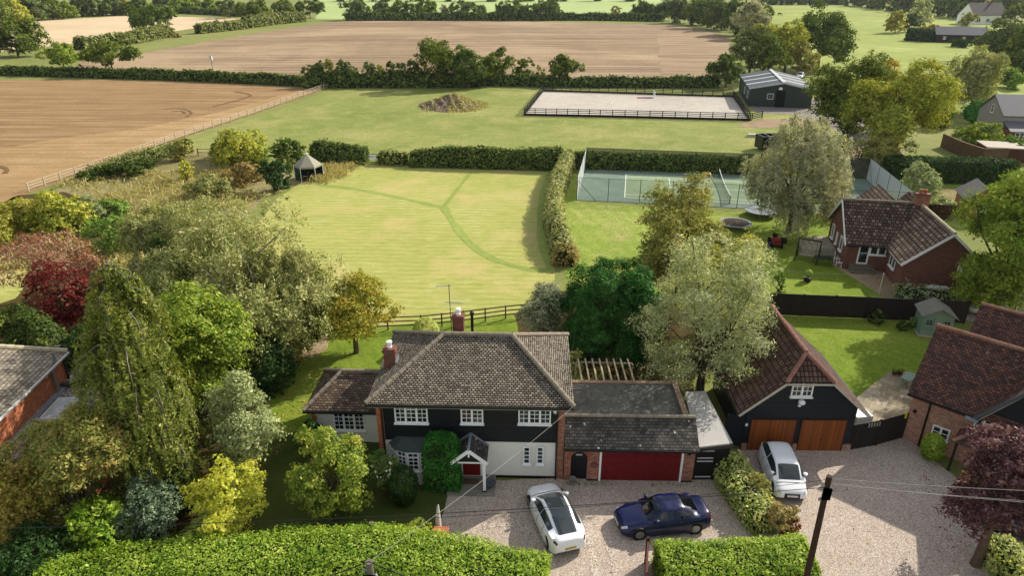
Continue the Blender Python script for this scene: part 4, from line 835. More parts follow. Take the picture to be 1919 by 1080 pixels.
# flat pebbled roofs
m = MB(); m.box(.003, 4.9, -8.6, -.9, 0, 1.9); m.build('side_wall', M_BRICK_O, lh); m = MB(); m.box(.003, 5.0, -8.7, -.9, 1.9, 2.0); fr_ = m.build('flat_roof', M_PEBBLE, lh); m = MB(); m.box(.003, 5.0, -.9, -.6, 0, 2.28); m.build('parapet', plain('dark_parapet', '#4a4440', .8), lh)
m = MB(); m.box(.003, 5.0, -.59, 3.2, 1.9, 2.15); m.build('rear_flat_roof', M_PEBBLE, lh); m = MB(); m.box(-14, 5.0, 3.2, 3.4, 0, 2.55); m.build('rear_coping', plain('timber_coping', '#8f8981', .8), lh)
m = MB(); m.box(.55, 1.75, -4.3, -2.2, 2.0, 2.18); k_ = m.build('rooflight', plain('rooflight_white', '#c9c9c5', .4), lh); m = MB(); m.box(.7, 1.6, -4.15, -2.35, 2.18, 2.2); m.build('pane', plain('milky_pane', '#b6bab9', .2, .5), k_)
m = MB(); m.box(.003, .35, -8.6, -.95, 2.003, 2.1); m.build('lead_upstand', M_LEAD, lh)

# ================================================================ brick bungalow mid right
bR_ = -11.0; b0 = W(1580, 504); bun = empty('bungalow', b0, 'red brick bungalow with brown concrete tiled roofs and white glazed door', 'bungalow', rz=R(bR_)); UF = frame(b0.x, b0.y, bR_)
ue = 2.55; uz = 5.45; uw = 8.4; ud = 6.6; ux2 = 3.35  # main range depth ud; wing starts at x=ux2
wz_len = 4.0                                             # wing projects this far to the camera
def uf(px, py, y=0): return on_plane(UF @ Matrix.Translation((0, y, 0)), px, py)
wgx0, wgx1 = ux2, ux2 + 6.0
m = MB(); m.box(0, ux2, 0, ud, 0, ue); m.box(ux2 + .003, wgx1, -wz_len, ud + .003, 0, ue)
m.poly([(0, ud, ue), (0, 0, ue), (0, ud / 2, uz - .25)]); xmw = (wgx0 + wgx1) / 2; wzr = 5.3; m.poly([(wgx0, -wz_len, ue), (wgx1, -wz_len, ue), (xmw, -wz_len, wzr - .2)])
m.build('wall', M_BRICK_D, bun)
m = MB(); pt = (uz - ue) / (ud / 2); slab(m, [(-.3, -.35, ue - .12), (xmw, -.35, ue - .12), (xmw, ud / 2, uz), (-.3, ud / 2, uz)], .1); slab(m, [(wgx1 + .2, ud + .35, ue - .12), (-.3, ud + .35, ue - .12), (-.3, ud / 2, uz), (wgx1 + .2, ud / 2, uz)], .1); ur = m.build('roof', T_BUNG, bun)
m = MB(); slab(m, [(wgx0 - .35, -wz_len - .3, ue - .12), (xmw, -wz_len - .3, wzr), (xmw, ud / 2, wzr + .003), (wgx0 - .35, ud / 2 - 2.9, ue - .12)], .1); slab(m, [(wgx1 + .35, -wz_len - .3, ue - .12), (wgx1 + .35, ud / 2, ue - .12), (xmw, ud / 2, wzr + .003), (xmw, -wz_len - .3, wzr)], .1); uw_ = m.build('wing_roof', T_BUNG2, bun)
m = MB(); caps(m, (-.3, ud / 2, uz + .04), (xmw, ud / 2, uz + .04), .13); m.build('ridge_tile', M_RIDGE, ur); m = MB(); caps(m, (xmw, -wz_len - .3, wzr + .05), (xmw, ud / 2, wzr + .05), .14); m.build('ridge_tile', plain('pale_ridge', '#b9ad92'), uw_)
for a, b in (((-.33, -.35, ue - .2), (-.33, ud / 2, uz - .08)), ((-.33, ud + .35, ue - .2), (-.33, ud / 2, uz - .08)), ((wgx0 - .35, -wz_len - .33, ue - .2), (xmw, -wz_len - .33, wzr - .08)), ((wgx1 + .35, -wz_len - .33, ue - .2), (xmw, -wz_len - .33, wzr - .08))): m = MB(); m.beam(a, b, .06, .2); m.build('bargeboard', M_WHITE, bun)
m = MB(); m.box(-.3, wgx0 - .4, -.45, -.35, ue - .22, ue - .12); m.box(wgx0 - .46, wgx0 - .36, -wz_len - .3, -.45, ue - .22, ue - .12); m.build('gutter', M_GUT, bun)
m = MB(); m.tube([(.05, -.4, ue - .2), (.05, -.08, ue - .5), (.05, -.06, .1)], .045, 6); m.build('downpipe', M_BRICK_D, bun)
chimney(bun, None, xmw - .1, ud / 2 + .1, 4.8, 6.35, 1.15, .6, 2, brick=M_BRICK, white=False)
# rear wings seen over the ridge
m = MB()
for cx_, zz, hw_, y2 in ((4.7, 5.15, 2.9, 10.6), (7.3, 4.8, 2.0, 9.6)):
    slab(m, [(cx_ - hw_, ud / 2 + .5, ue), (cx_ - hw_, y2, ue), (cx_, y2, zz), (cx_, ud / 2 + .5, zz)], .1); slab(m, [(cx_ + hw_, y2, ue), (cx_ + hw_, ud / 2 + .5, ue), (cx_, ud / 2 + .5, zz), (cx_, y2, zz)], .1)
m.build('rear_roof', T_BUNG2, bun)
# glazed door and window on the front, windows on the gable wall
xa, za = uf(1600, 497); xb = uf(1622, 497)[0]; fz = .62
window(bun, I4, .95, 1.85, fz, fz + 2.0, leaves=1, cols=1, rows=2, fr=.12, sill=False, name='glazed_door'); window(bun, I4, 1.85, 3.2, fz + .9, fz + 1.98, leaves=2, cols=1, rows=1, fr=.1, top=None)
GL = Matrix.Rotation(R(-90), 4, 'Z')   # left gable wall, local -x outward
for y_, w_, h_ in ((5.2, .8, 1.25), (3.6, .4, 1.05), (1.9, .9, 1.2)): window(bun, Matrix.Translation((0, 0, 0)) @ GL, -y_ - w_ / 2, -y_ + w_ / 2, 1.05, 1.05 + h_ * 1.1, leaves=1, cols=1, rows=1, fr=.09)
window(bun, Matrix.Translation((wgx0, 0, 0)) @ GL, .9, 2.3, 1.1, 2.2, leaves=2, cols=1, rows=1, fr=.09)
# timber steps
st_ = empty('timber_steps', UF @ Vector((1.35, 0, 0)), 'wide timber steps below the glazed bungalow door', 'steps', rz=R(bR_))
for k in range(3):
    m = MB(); m.box(-.95, 1.05, -.35 * (k + 1) - .05, -.35 * k - .05 - .003, 0.02, .6 - .19 * k); m.build('step', plain('grey_timber', '#6e6557', .85, .1, .25, 5), st_)
# concrete terrace steps beside the gable wall
ts = empty('stone_steps', UF @ Vector((-.6, 5.0, 0)), 'pale concrete steps and landing against the left gable of the bungalow', 'steps', rz=R(bR_))
for k in range(4):
    m = MB(); m.box(-.9 - .42 * k, (.5 if k == 0 else -.9 - .42 * (k - 1) - .003), -2.0, 1.4, 0.02, .75 - .19 * k); m.build('step', plain('pale_concrete', '#aaa08e', .9, .1, .15, 3), ts)
# lean-to store with white door, right of the wing
st2 = empty('lean_to_store', UF @ Vector((wgx1 - 1.2, -wz_len, 0)), 'brick lean-to store with white louvred door and dark roof', 'outhouse', rz=R(bR_))
m = MB(); m.box(-.6, 2.2, -1.9, -.01, 0, 2.05); m.build('wall', M_BRICK_D, st2); m = MB(); slab(m, [(-.9, -2.2, 2.1), (2.5, -2.2, 2.1), (2.5, -.35, 2.75), (-.9, -.35, 2.75)], .1); m.build('roof', plain('dark_roof', '#3a312c', .85, .15, .2, 5), st2)
m = MB(); m.box(.1, 1.0, -1.96, -1.9, .05, 2.0); d_ = m.build('door', M_WHITE, st2); m = MB()
for z in (1.45, .3):
    for k in range(5): m.box(.32, .78, -1.99, -1.965, z + k * .07, z + k * .07 + .04)
m.build('louvre', plain('louvre_grey', '#9c9c98', .6), d_)
m = MB(); m.box(-.93, -.88, -2.25, -.35, 2.02, 2.72); m.build('fascia', M_WHITE, st2)
ob = UF @ Vector((wgx0 + 2.6, -wz_len - .9, 0)); o_ = empty('heat_pump', ob, 'white boxed heat pump against the bungalow gable wall', 'heat pump', rz=R(bR_)); m = MB(); m.box(-.75, .75, -.3, .3, .08, .95); m.build('casing', M_WHITE, o_, bevel=.03); m = MB(); m.lathe([(.02, 0), (.36, 0), (.36, .01), (.02, .01)], (0, 0, 0), 20)
g = m.build('fan_grille', M_BBLK, o_); g.location = (-.25, -.305, .5); g.rotation_euler = (R(90), 0, 0); m = MB(); m.box(.35, .62, -.32, -.301, .6, .85); m.build('vent', M_BBLK, o_)

# small brick outhouse right of the bungalow
oh = empty('brick_outhouse', W(1835, 412), 'small orange brick outhouse with white window beside the large oak', 'outhouse', rz=R(-18)); m = MB(); m.box(-1.6, 1.6, 0, 4, 0, 2.2); m.poly([(-1.6, 0, 2.2), (1.6, 0, 2.2), (0, 0, 3.4)]); m.build('wall', M_BRICK, oh)
m = MB(); slab(m, [(-1.9, -.25, 2.05), (0, -.25, 3.5), (0, 4.2, 3.5), (-1.9, 4.2, 2.05)]); slab(m, [(0, -.25, 3.5), (1.9, -.25, 2.05), (1.9, 4.2, 2.05), (0, 4.2, 3.5)]); m.build('roof', plain('grey_slate', '#6c6963', .8, .2, .2, 5), oh); window(oh, I4, -.5, .4, .9, 1.7, leaves=1, cols=1, rows=1)

# ================================================================ green stable building by the arena
M_GREEN = board_mat('green_cladding', '#2f3d35', .3, vert=True, rough=.6, var=.06, gap='#26332c')
g0 = W(1402, 199); g1 = W(1519, 203); gdir = g1 - g0; gR = math.degrees(math.atan2(gdir.y, gdir.x)); gb = empty('green_stable', g0, 'dark green clad stable block with grey striped sheet roof beside the sand arena', 'stable', rz=R(gR)); SFm = frame(g0.x, g0.y, gR)
gW = gdir.length; gz1 = HT(g0.y, 164); gza = HT(g0.y, 153.5); gD = 20.0; gapx = on_plane(SFm, 1466, 180)[0]
m = MB(); m.poly([(0, 0, 0), (gW, 0, 0), (gW, 0, gz1), (gapx, 0, gza), (0, 0, gz1)]); m.poly([(0, gD, 0), (0, 0, 0), (0, 0, gz1), (0, gD, gz1)]); m.poly([(gW, 0, 0), (gW, gD, 0), (gW, gD, gz1), (gW, 0, gz1)]); m.poly([(gW, gD, 0), (0, gD, 0), (0, gD, gz1), (gapx, gD, gza), (gW, gD, gz1)]); m.build('wall', M_GREEN, gb)
def _sheetroof():
    t = NT('striped_sheet_roof'); s = t.n('SeparateXYZ', i_Vector=t.n('TexCoord').outputs['Object'])
    fr = t.math('FRACT', t.math('DIVIDE', t.math('ADD', s.outputs[1], .9), 5.2)); col = t.ramp(fr, [(.0, '#b5bdbd'), (.17, '#b5bdbd'), (.18, '#42484c'), (1, '#42484c')], 'CONSTANT')
    rib = t.math('FRACT', t.math('DIVIDE', s.outputs[1], .5)); return t.fin(col, .65, .2, rib, .4, .05)
m = MB(); slab(m, [(-.3, -.4, gz1 - .05), (gapx, -.4, gza + .1), (gapx, gD, gza + .1), (-.3, gD, gz1 - .05)], .15); slab(m, [(gapx, -.4, gza + .1), (gW + .3, -.4, gz1 - .05), (gW + .3, gD, gz1 - .05), (gapx, gD, gza + .1)], .15); gr2 = m.build('roof', _sheetroof(), gb)
m = MB(); m.beam((gapx, -.4, gza + .16), (gapx, gD, gza + .16), .7, .1); m.build('ridge_cap', plain('pale_sheet', '#b3bab8', .5), gr2)
for a, b in (((-.3, -.45, gz1 - .12), (gapx, -.45, gza + .03)), ((gapx, -.45, gza + .03), (gW + .3, -.45, gz1 - .12))): m = MB(); m.beam(a, b, .08, .3); m.build('bargeboard', plain('pale_sheet', '#b3bab8', .5), gb)
xa, xb, z0, z1 = rect_px(SFm, (1454, 170, 1472, 196)); m = MB(); m.box(xa, xb, -.05, -.0, 0, z1); m.build('doorway', plain('dark_opening', '#0a0a0b', .9), gb)
m = MB(); m.box(xb, xb + 2.0, -.12, -.02, .1, z1); m.build('sliding_door', M_GREEN, gb)
for r in ((1438, 175, 1450, 186), (1474, 178, 1486, 187)):
    xa, xb, z0, z1 = rect_px(SFm, r); window(gb, I4, xa, xb, z0, z1, leaves=1, cols=1, rows=1, fr=.12, mat=M_GUT_W, sill=False)
xa, za = on_plane(SFm, 1463.5, 165.5); m = MB(); m.lathe([(.02, za - .3), (.35, za - .2), (.35, za + .1), (.02, za + .3)], (xa, -.2, 0), 8); m.build('floodlight', M_WHITE, gb)
for y_ in (3, 8.5): window(gb, GL, -y_ - .8, -y_ + .8, 1.2, 2.6, leaves=1, cols=1, rows=1, fr=.12, mat=M_GUT_W, sill=False)

# ================================================================ distant and edge buildings
def simple_house(name, px, py, label, cat, Wd, Dp, eave, ridge, rz, wall, rfm, z=0, wins=(), door=None, chim=False):
    p = W(px, py); h = empty(name, p, label, cat, rz=R(rz)); m = MB(); m.box(0, Wd, 0, Dp, 0, eave)
    m.poly([(0, Dp, eave), (0, 0, eave), (0, Dp / 2, ridge - .15)]); m.poly([(Wd, 0, eave), (Wd, Dp, eave), (Wd, Dp / 2, ridge - .15)]); m.build('wall', wall, h)
    m = MB(); slab(m, [(-.3, -.3, eave - .1), (Wd + .3, -.3, eave - .1), (Wd + .3, Dp / 2, ridge), (-.3, Dp / 2, ridge)], .12); slab(m, [(Wd + .3, Dp + .3, eave - .1), (-.3, Dp + .3, eave - .1), (-.3, Dp / 2, ridge), (Wd + .3, Dp / 2, ridge)], .12); r = m.build('roof', rfm, h)
    for (x0, x1, z0, z1) in wins: window(h, I4, x0, x1, z0, z1, leaves=2, cols=1, rows=1, fr=.12)
    if door: m = MB(); m.box(door[0], door[1], -.05, 0, 0, 2); m.build('door', M_BRWOOD, h)
    if chim: chimney(r, None, Wd * .7, Dp / 2, ridge - .5, ridge + 1.1, .8, .6, 2, white=False)
    return h
M_SLATE = plain('slate_roof', '#66666a', .7, .3, .15, 3); M_DKBRN = plain('dark_brown_boards', '#33261f', .8, .2, .3, 4)
simple_house('stable_block', 1752, 79, 'low dark timber stable with slate roof in the far right paddock', 'stable', 17, 8, 3.0, 5.6, -18, M_DKBRN, M_SLATE, wins=((2.5, 3.5, 1.2, 2.2), (9, 10, 1.2, 2.2)), door=(6, 7.5))
simple_house('white_house', 1822, 46, 'white walled house with dark steep roof among trees at far right', 'house', 20, 11, 4.5, 10.5, 12, M_WHITE, plain('far_dark_tile', '#4d4340', .8), wins=((2, 4.5, 1.2, 3), (8, 10, 1.2, 3)), chim=True)
ph = W(1870, 262); fh = empty('grey_house', ph, 'grey rendered house with slate roof at the right edge beyond the brick wall', 'house', rz=R(-8)); m = MB(); m.box(0, 16, 0, 8, 0, 3.9); m.poly([(0, 8, 3.9), (0, 0, 3.9), (0, 4, 6.3)]); m.build('wall', plain('grey_render', '#96918a', .9), fh)
m = MB(); slab(m, [(-.3, -.3, 3.8), (16, -.3, 3.8), (16, 4, 6.5), (-.3, 4, 6.5)], .15); slab(m, [(16, 8.3, 3.8), (-.3, 8.3, 3.8), (-.3, 4, 6.5), (16, 4, 6.5)], .15); m.build('roof', M_SLATE, fh)
m = MB(); m.box(.3, 16, -2.6, -.003, 0, 1.9); m.build('lean_to_wall', M_BRICK_D, fh); m = MB(); slab(m, [(0, -2.9, 1.9), (16, -2.9, 1.9), (16, -.01, 3.0), (0, -.01, 3.0)], .12); m.build('lean_to_roof', M_SLATE, fh)
F2 = Matrix.Translation((0, -2.6, 0)); window(fh, F2, .9, 2.2, .7, 1.7, leaves=2, cols=1, rows=2); window(fh, F2, 5, 9, .6, 1.8, leaves=4, cols=1, rows=1); window(fh, GL, -4.4, -3.6, 3.6, 4.9, leaves=1, cols=1, rows=2)
# sage green playhouse shed
sh0 = W(1722, 630); shd = empty('garden_shed', sh0, 'sage green wooden summerhouse with small windows against the dark fence', 'shed', rz=R(-14)); M_SAGE = board_mat('sage_boards', '#7f9a8a', .12, rough=.7, var=.06, gap='#5d7366')
m = MB(); m.box(0, 2.0, 0, 1.7, .12, 1.75); m.poly([(0, 0, 1.75), (2.0, 0, 1.75), (1.0, 0, 2.3)]); m.build('wall', M_SAGE, shd); m = MB(); slab(m, [(-.2, -.25, 1.68), (1.0, -.25, 2.38), (1.0, 1.9, 2.38), (-.2, 1.9, 1.68)], .05); slab(m, [(1.0, -.25, 2.38), (2.2, -.25, 1.68), (2.2, 1.9, 1.68), (1.0, 1.9, 2.38)], .05); m.build('roof', plain('shed_felt', '#7b776d', .9, .1, .2, 4), shd)
window(shd, I4, .2, .65, .95, 1.4, leaves=1, cols=2, rows=2, fr=.04, mat=M_SAGE); window(shd, I4, 1.35, 1.8, .95, 1.4, leaves=1, cols=2, rows=2, fr=.04, mat=M_SAGE); m = MB(); m.box(.75, 1.25, -.05, -.003, .15, 1.6); m.build('door', M_SAGE, shd); m = MB(); m.box(-.1, 2.1, -.1, 1.8, 0.02, .12); m.build('base', plain('pale_concrete', '#aaa08e'), shd)
# ================================================================ fences
def fence(name, label, pts, hgt=1.25, rails=3, gap=1.9, mat=None, pw=.12, rh=.1, px=True, cat='fence', group=None, board=None, postcap=0, post_mat=None, lean=0):
    P = [W(*p) if px else Vector((p[0], p[1], 0)) for p in pts]; o = P[0]; f = empty(name, o, label, cat, group); mat = mat or M_BRWOOD
    tot = 0; posts = []; rm = MB(); bm_ = MB()
    for i in range(len(P) - 1):
        a, b = P[i] - o, P[i+1] - o; n = max(1, round((b - a).length / gap))
        for k in range(n + (i == len(P) - 2)): posts.append(a.lerp(b, k / n))
        d = (b - a).normalized(); nr = Vector((-d.y, d.x, 0)) * (pw * .5 + .012)
        if board: bm_.hexa([a - nr * .3 + Vector((0,0,.04)), b - nr * .3 + Vector((0,0,.04)), b + nr * .3 + Vector((0,0,.04)), a + nr * .3 + Vector((0,0,.04)), a - nr * .3 + Vector((0,0,board)), b - nr * .3 + Vector((0,0,board)), b + nr * .3 + Vector((0,0,board)), a + nr * .3 + Vector((0,0,board))])
        for r in range(rails):
            z = hgt * (.95 - r * .8 / max(1, rails - .35)); rm.beam(a - nr + Vector((0, 0, z)), b - nr + Vector((0, 0, z)), .035, rh)
    if rm.f: rm.build('rail', mat, f)
    if bm_.f: bm_.build('panel', post_mat or mat, f)
    pm = MB(); pm.box(-pw/2, pw/2, -pw/2, pw/2, -.05, hgt + postcap); me = None
    for k, q in enumerate(posts[:100]):
        if me is None: ob = pm.build('post', mat, f); me = ob.data; ob.location = q
        else: link('post', me, f, q)
    return f
M_PALEW = plain('pale_weathered_rail', '#b5ab97', .8, .15, .2, 2); M_BLKR = plain('black_rail', '#1f1c1a', .7, .2, .2, 3)
fence('field_fence', 'long pale post and rail fence between the left ploughed field and the paddock', [(641,156),(560,184),(480,213),(400,239),(330,263),(250,293),(170,320),(115,339),(55,360)], 1.15, 3, 2.4, M_PALEW, .1, .07)
fence('paddock_fence', 'low dark wire and post fence at the near side of the paddock', [(372,291),(500,296),(590,297),(760,303)], 1.0, 2, 3.0, M_BRWOOD, .1, .07)
fence('arena_fence', 'black three rail fence with kickboard all round the sand arena', [(983,217),(1125,220),(1265,223.5),(1406,227),(1374,182.5),(1260,179),(1140,175),(1019,171.5),(983,217)], 1.45, 4, 2.1, M_BLKR, .13, .12, board=.35)
fence('arena_side_fence', 'short dark rail fence joining the right corner of the sand arena', [(1409,226),(1428,222)], 1.4, 4, 2.5, M_BLKR, .14, .13)
fence('yard_fence', 'dark rail fence beside the yard below the large green maple', [(1516,208),(1552,210)], 1.4, 3, 2.4, M_BLKR, .14, .12)
fence('gateway_fence', 'dark rail fence near the trunk of the large green maple, behind the court', [(1597,283),(1612,305),(1637,307)], 1.3, 3, 2.0, M_BLKR, .12, .1)
fence('far_pasture_fence', 'dark rail fence crossing the bright pasture at far right', [(1715,125),(1760,124),(1820,121),(1919,118)], 1.3, 3, 3.0, M_BLKR, .16, .14)
fence('near_pasture_fence', 'dark rail fence in front of the feathery tree at far right', [(1735,148),(1800,152),(1880,152),(1960,150)], 1.3, 3, 3.0, M_BLKR, .16, .14)
fence('garden_fence', 'brown post and rail fence behind the main house facing the hay meadow', [(560,635),(600,630),(645,626),(690,622),(728,619),(790,617),(829,613),(870,608),(910,603),(948,598),(990,594)], 1.15, 3, 1.85, plain('mid_brown_rail', '#57463a', .8, .15, .2, 3), .1, .09)
fence('close_boarded_fence', 'long tall dark brown boarded fence between bungalow garden and barn lawn', [(1436,590),(1500,593),(1620,598),(1720,603),(1806,607)], 1.9, 0, 2.9, M_BRWOOD, .1, .1, board=1.85, post_mat=M_DKTIMBER)
gp = fence('boarded_gate', 'dark boarded driveway gates with five small cut-outs beside the barn', [(1588,845),(1640,836),(1690,822)], 1.75, 0, 1.6, M_BRWOOD, .12, .1, board=1.72, post_mat=M_DKTIMBER, cat='gate')
q0 = W(1640, 836); q1 = W(1588, 845); d = (q1 - q0).normalized(); g0_ = W(1588, 845)
for k in range(5):
    p = q0 + d * (.12 + k * .17) - g0_; m = MB(); m.beam(p + Vector((0, -.06, 1.42)), p + Vector((0, -.06, 1.66)), .09, .02); m.build('cut_out', M_FASCIA, gp)
q0 = W(1688, 822); m = MB(); m.box(-.36, -.06, -.12, -.09, 1.45, 1.8); sg = m.build('warning_sign', plain('yellow_sign', '#b5b02f', .5, .3, .05), gp); sg.location = q0 - g0_
# low brick garden wall at far right
bw = empty('brick_garden_wall', W(1773, 290), 'weathered brown brick garden wall stepping down at far right', 'wall'); P = [W(*p) - W(1773, 290) for p in ((1764,275),(1800,292),(1838,305),(1885,304))]; m = MB()
for i in range(3): m.beam(P[i] + Vector((0, 0, 1.0)), P[i+1] + Vector((0, 0, 1.0)), .3, 2.0)
m.build('wall', plain('old_brick', '#6b5544', .9, .1, .25, 1.5), bw)
ht = empty('flat_shed', W(1845, 302), 'low shed with pale flat roof behind the brown garden wall', 'shed', rz=R(-14)); m = MB(); m.box(0, 6.5, 0, 4, 0, 1.9); m.build('wall', plain('shed_brown', '#55352a', .9), ht); m = MB(); m.box(-.2, 6.7, -.2, 4.2, 1.9, 2.05); m.build('roof', plain('pale_felt', '#a89d8c', .8), ht)

# ================================================================ tennis court fencing, net
M_WIRE = plain('green_post', '#2f4a41', .5, .3, .1)
def mesh_mat(name, col, alpha, scale=14):
    t = NT(name); uv = t.uv(); a = t.n('TexBrick', i_Vector=t.map(uv, (scale, scale, 1)), i_Scale=1.0); a.offset = 0
    t.fin(col, .8, .2); tr = t.n('BsdfTransparent'); ms = t.n('MixShader', i_0=alpha); t.lk(tr.outputs[0], ms.inputs[1]); t.lk(t.b.outputs[0], ms.inputs[2]); t.lk(ms.outputs[0], t.out.inputs['Surface']); return t.m
M_MESH = mesh_mat('chain_link', '#31473d', .2); M_BREAK = mesh_mat('pale_windbreak', '#c9cfcc', .8); M_GBREAK = mesh_mat('green_windbreak', '#22372e', .72); M_NET = mesh_mat('tennis_net', '#26332e', .45)
tf = empty('court_fence', CT(-5.5, -1.9), 'tall green chain link fence with pale windbreak round the tennis court', 'fence'); o = CT(-5.5, -1.9); fh_ = 2.75
cor = [CT(-5.5, -1.9) - o, CT(30.5, -1.9) - o, CT(30.5, CW + 2.6) - o, CT(-5.5, CW + 2.6) - o]
for i in range(4):
    a, b = cor[i], cor[(i+1) % 4]; n = max(2, round((b - a).length / 3.6))
    segs = [(0, 1)] if i != 0 else [(0, .56), (.6, 1)]
    for s0, s1 in segs:
        m = MB(); A = a.lerp(b, s0); B = a.lerp(b, s1); m.poly([A + Vector((0, 0, .02)), B + Vector((0, 0, .02)), B + Vector((0, 0, fh_)), A + Vector((0, 0, fh_))]); m.build('mesh_panel', {0: M_MESH, 1: M_BREAK, 2: M_GBREAK, 3: M_BREAK}[i], tf)
    for k in range(n):
        p = a.lerp(b, k / n); m = MB(); m.tube([(0, 0, 0), (0, 0, fh_ + .05)], .04, 6); ob = m.build('post', M_WIRE, tf); ob.location = p
    m = MB(); m.tube([a + Vector((0, 0, fh_)), b + Vector((0, 0, fh_))], .02, 4); m.build('top_wire', M_WIRE, tf)
    dd = (b - a).normalized(); m = MB(); m.tube([a + Vector((0, 0, fh_ - .3)), a + dd * 2.2 + Vector((0, 0, .05))], .03, 5); m.tube([b + Vector((0, 0, fh_ - .3)), b - dd * 2.2 + Vector((0, 0, .05))], .03, 5); m.build('brace', M_WIRE, tf)
a, b = cor[0], cor[1]; m = MB()
for s in (.56, .6): p = a.lerp(b, s); m.box(p.x - .06, p.x + .06, p.y - .06, p.y + .06, 0, fh_)
p, q = a.lerp(b, .56), a.lerp(b, .6); m.beam(p + Vector((0, 0, 2.1)), q + Vector((0, 0, 2.1)), .08); m.beam(p + Vector((0, 0, 1.1)), q + Vector((0, 0, 1.1)), .06); m.build('gate', M_BRWOOD, tf)
nt = empty('tennis_net', CT(11.885, 0), 'sagging dark tennis net with pale headband across the green court', 'net'); o = CT(11.885, 0)
for v in (-.6, CW + .6):
    m = MB(); m.tube([(0, 0, 0), (0, 0, 1.07)], .045, 8); ob = m.build('net_post', M_WIRE, nt); ob.location = CT(11.885, v) - o
m = MB(); mb2 = MB(); N_ = 12
for k in range(N_):
    s, e = k / N_, (k + 1) / N_; z = lambda t: 1.05 - .25 * (1 - (2 * t - 1) ** 2)
    A, B = CT(11.885 + .0, -.6 + (CW + 1.2) * s) - o, CT(11.885, -.6 + (CW + 1.2) * e) - o; m.poly([A + Vector((0, 0, .05)), B + Vector((0, 0, .05)), B + Vector((0, 0, z(e))), A + Vector((0, 0, z(s)))]); mb2.beam(A + Vector((0, 0, z(s))), B + Vector((0, 0, z(e))), .05, .08)
m.build('netting', M_NET, nt); mb2.build('headband', M_WHITE, nt)

# ================================================================ vehicles
def paint(name, col, rough=.22, spec=.5, metal=0.0, coat=1.0):
    t = NT(name); t.fin(col, rough, spec, metal=metal); t.b.inputs['Coat Weight'].default_value = coat; t.b.inputs['Coat Roughness'].default_value = .04; return t.m
P_WHITE = paint('white_car_paint', '#e9ebec'); P_BLUE = paint('blue_car_paint', '#020e3c', .28, .25, 0, .6); P_WHITE2 = paint('white_car_paint', '#eceeee'); P_DARK = paint('dark_car_paint', '#15181c')
CARGL = NT('car_glass').fin('#0b0f12', .04, .8); CARGL2 = NT('cloud_reflection_glass').fin('#2c3436', .04, .8)  # second glass is paler, with cloud reflection put into its base colour
M_TYRE = plain('tyre', '#101010', .85, .2, .1); M_RIM = plain('alloy', '#8d8f92', .3, .5, .1, metal=.8); M_BLKP = plain('black_plastic', '#0d0d0e', .5, .4, .1); M_TAIL = plain('dark_red_lamp', '#5b0f12', .2, .6, .1); M_HEAD = plain('clear_lamp', '#b9bfc4', .15, .6, .1); M_PLY = plain('yellow_plate', '#b59a2a', .5); M_PLW = plain('white_plate', '#d2d2cc', .5)
def cr1(a, t):
    n = len(a) - 1; x = max(0, min(n - 1e-6, t)); i = int(x); f = x - i; p0, p1, p2, p3 = a[max(i-1, 0)], a[i], a[min(i+1, n)], a[min(i+2, n)]
    return .5 * (2*p1 + (p2 - p0)*f + (2*p0 - 5*p1 + 4*p2 - p3)*f*f + (3*p1 - p0 - 3*p2 + p3)*f**3)
def lin(a, t):
    n = len(a) - 1; x = max(0, min(n - 1e-6, t)); i = int(x); f = x - i; return a[i] * (1 - f) + a[i+1] * f
def surf(mb, fn, u0, u1, v0, v1, nu, nv, off=0.0):
    def P(u, v):
        p = fn(u, v)
        if off:
            e = .004; du = fn(u + e, v) - fn(u - e, v); dv = fn(u, v + e) - fn(u, v - e); n = du.cross(dv)
            if n.length > 1e-9: p = p + n.normalized() * off
        return p
    G = [[P(u0 + (u1 - u0) * i / nu, v0 + (v1 - v0) * j / nv) for j in range(nv + 1)] for i in range(nu + 1)]
    for i in range(nu):
        for j in range(nv): mb.poly([G[i][j], G[i+1][j], G[i+1][j+1], G[i][j+1]])
def sepow(c, e): return math.copysign(abs(c) ** e, c)
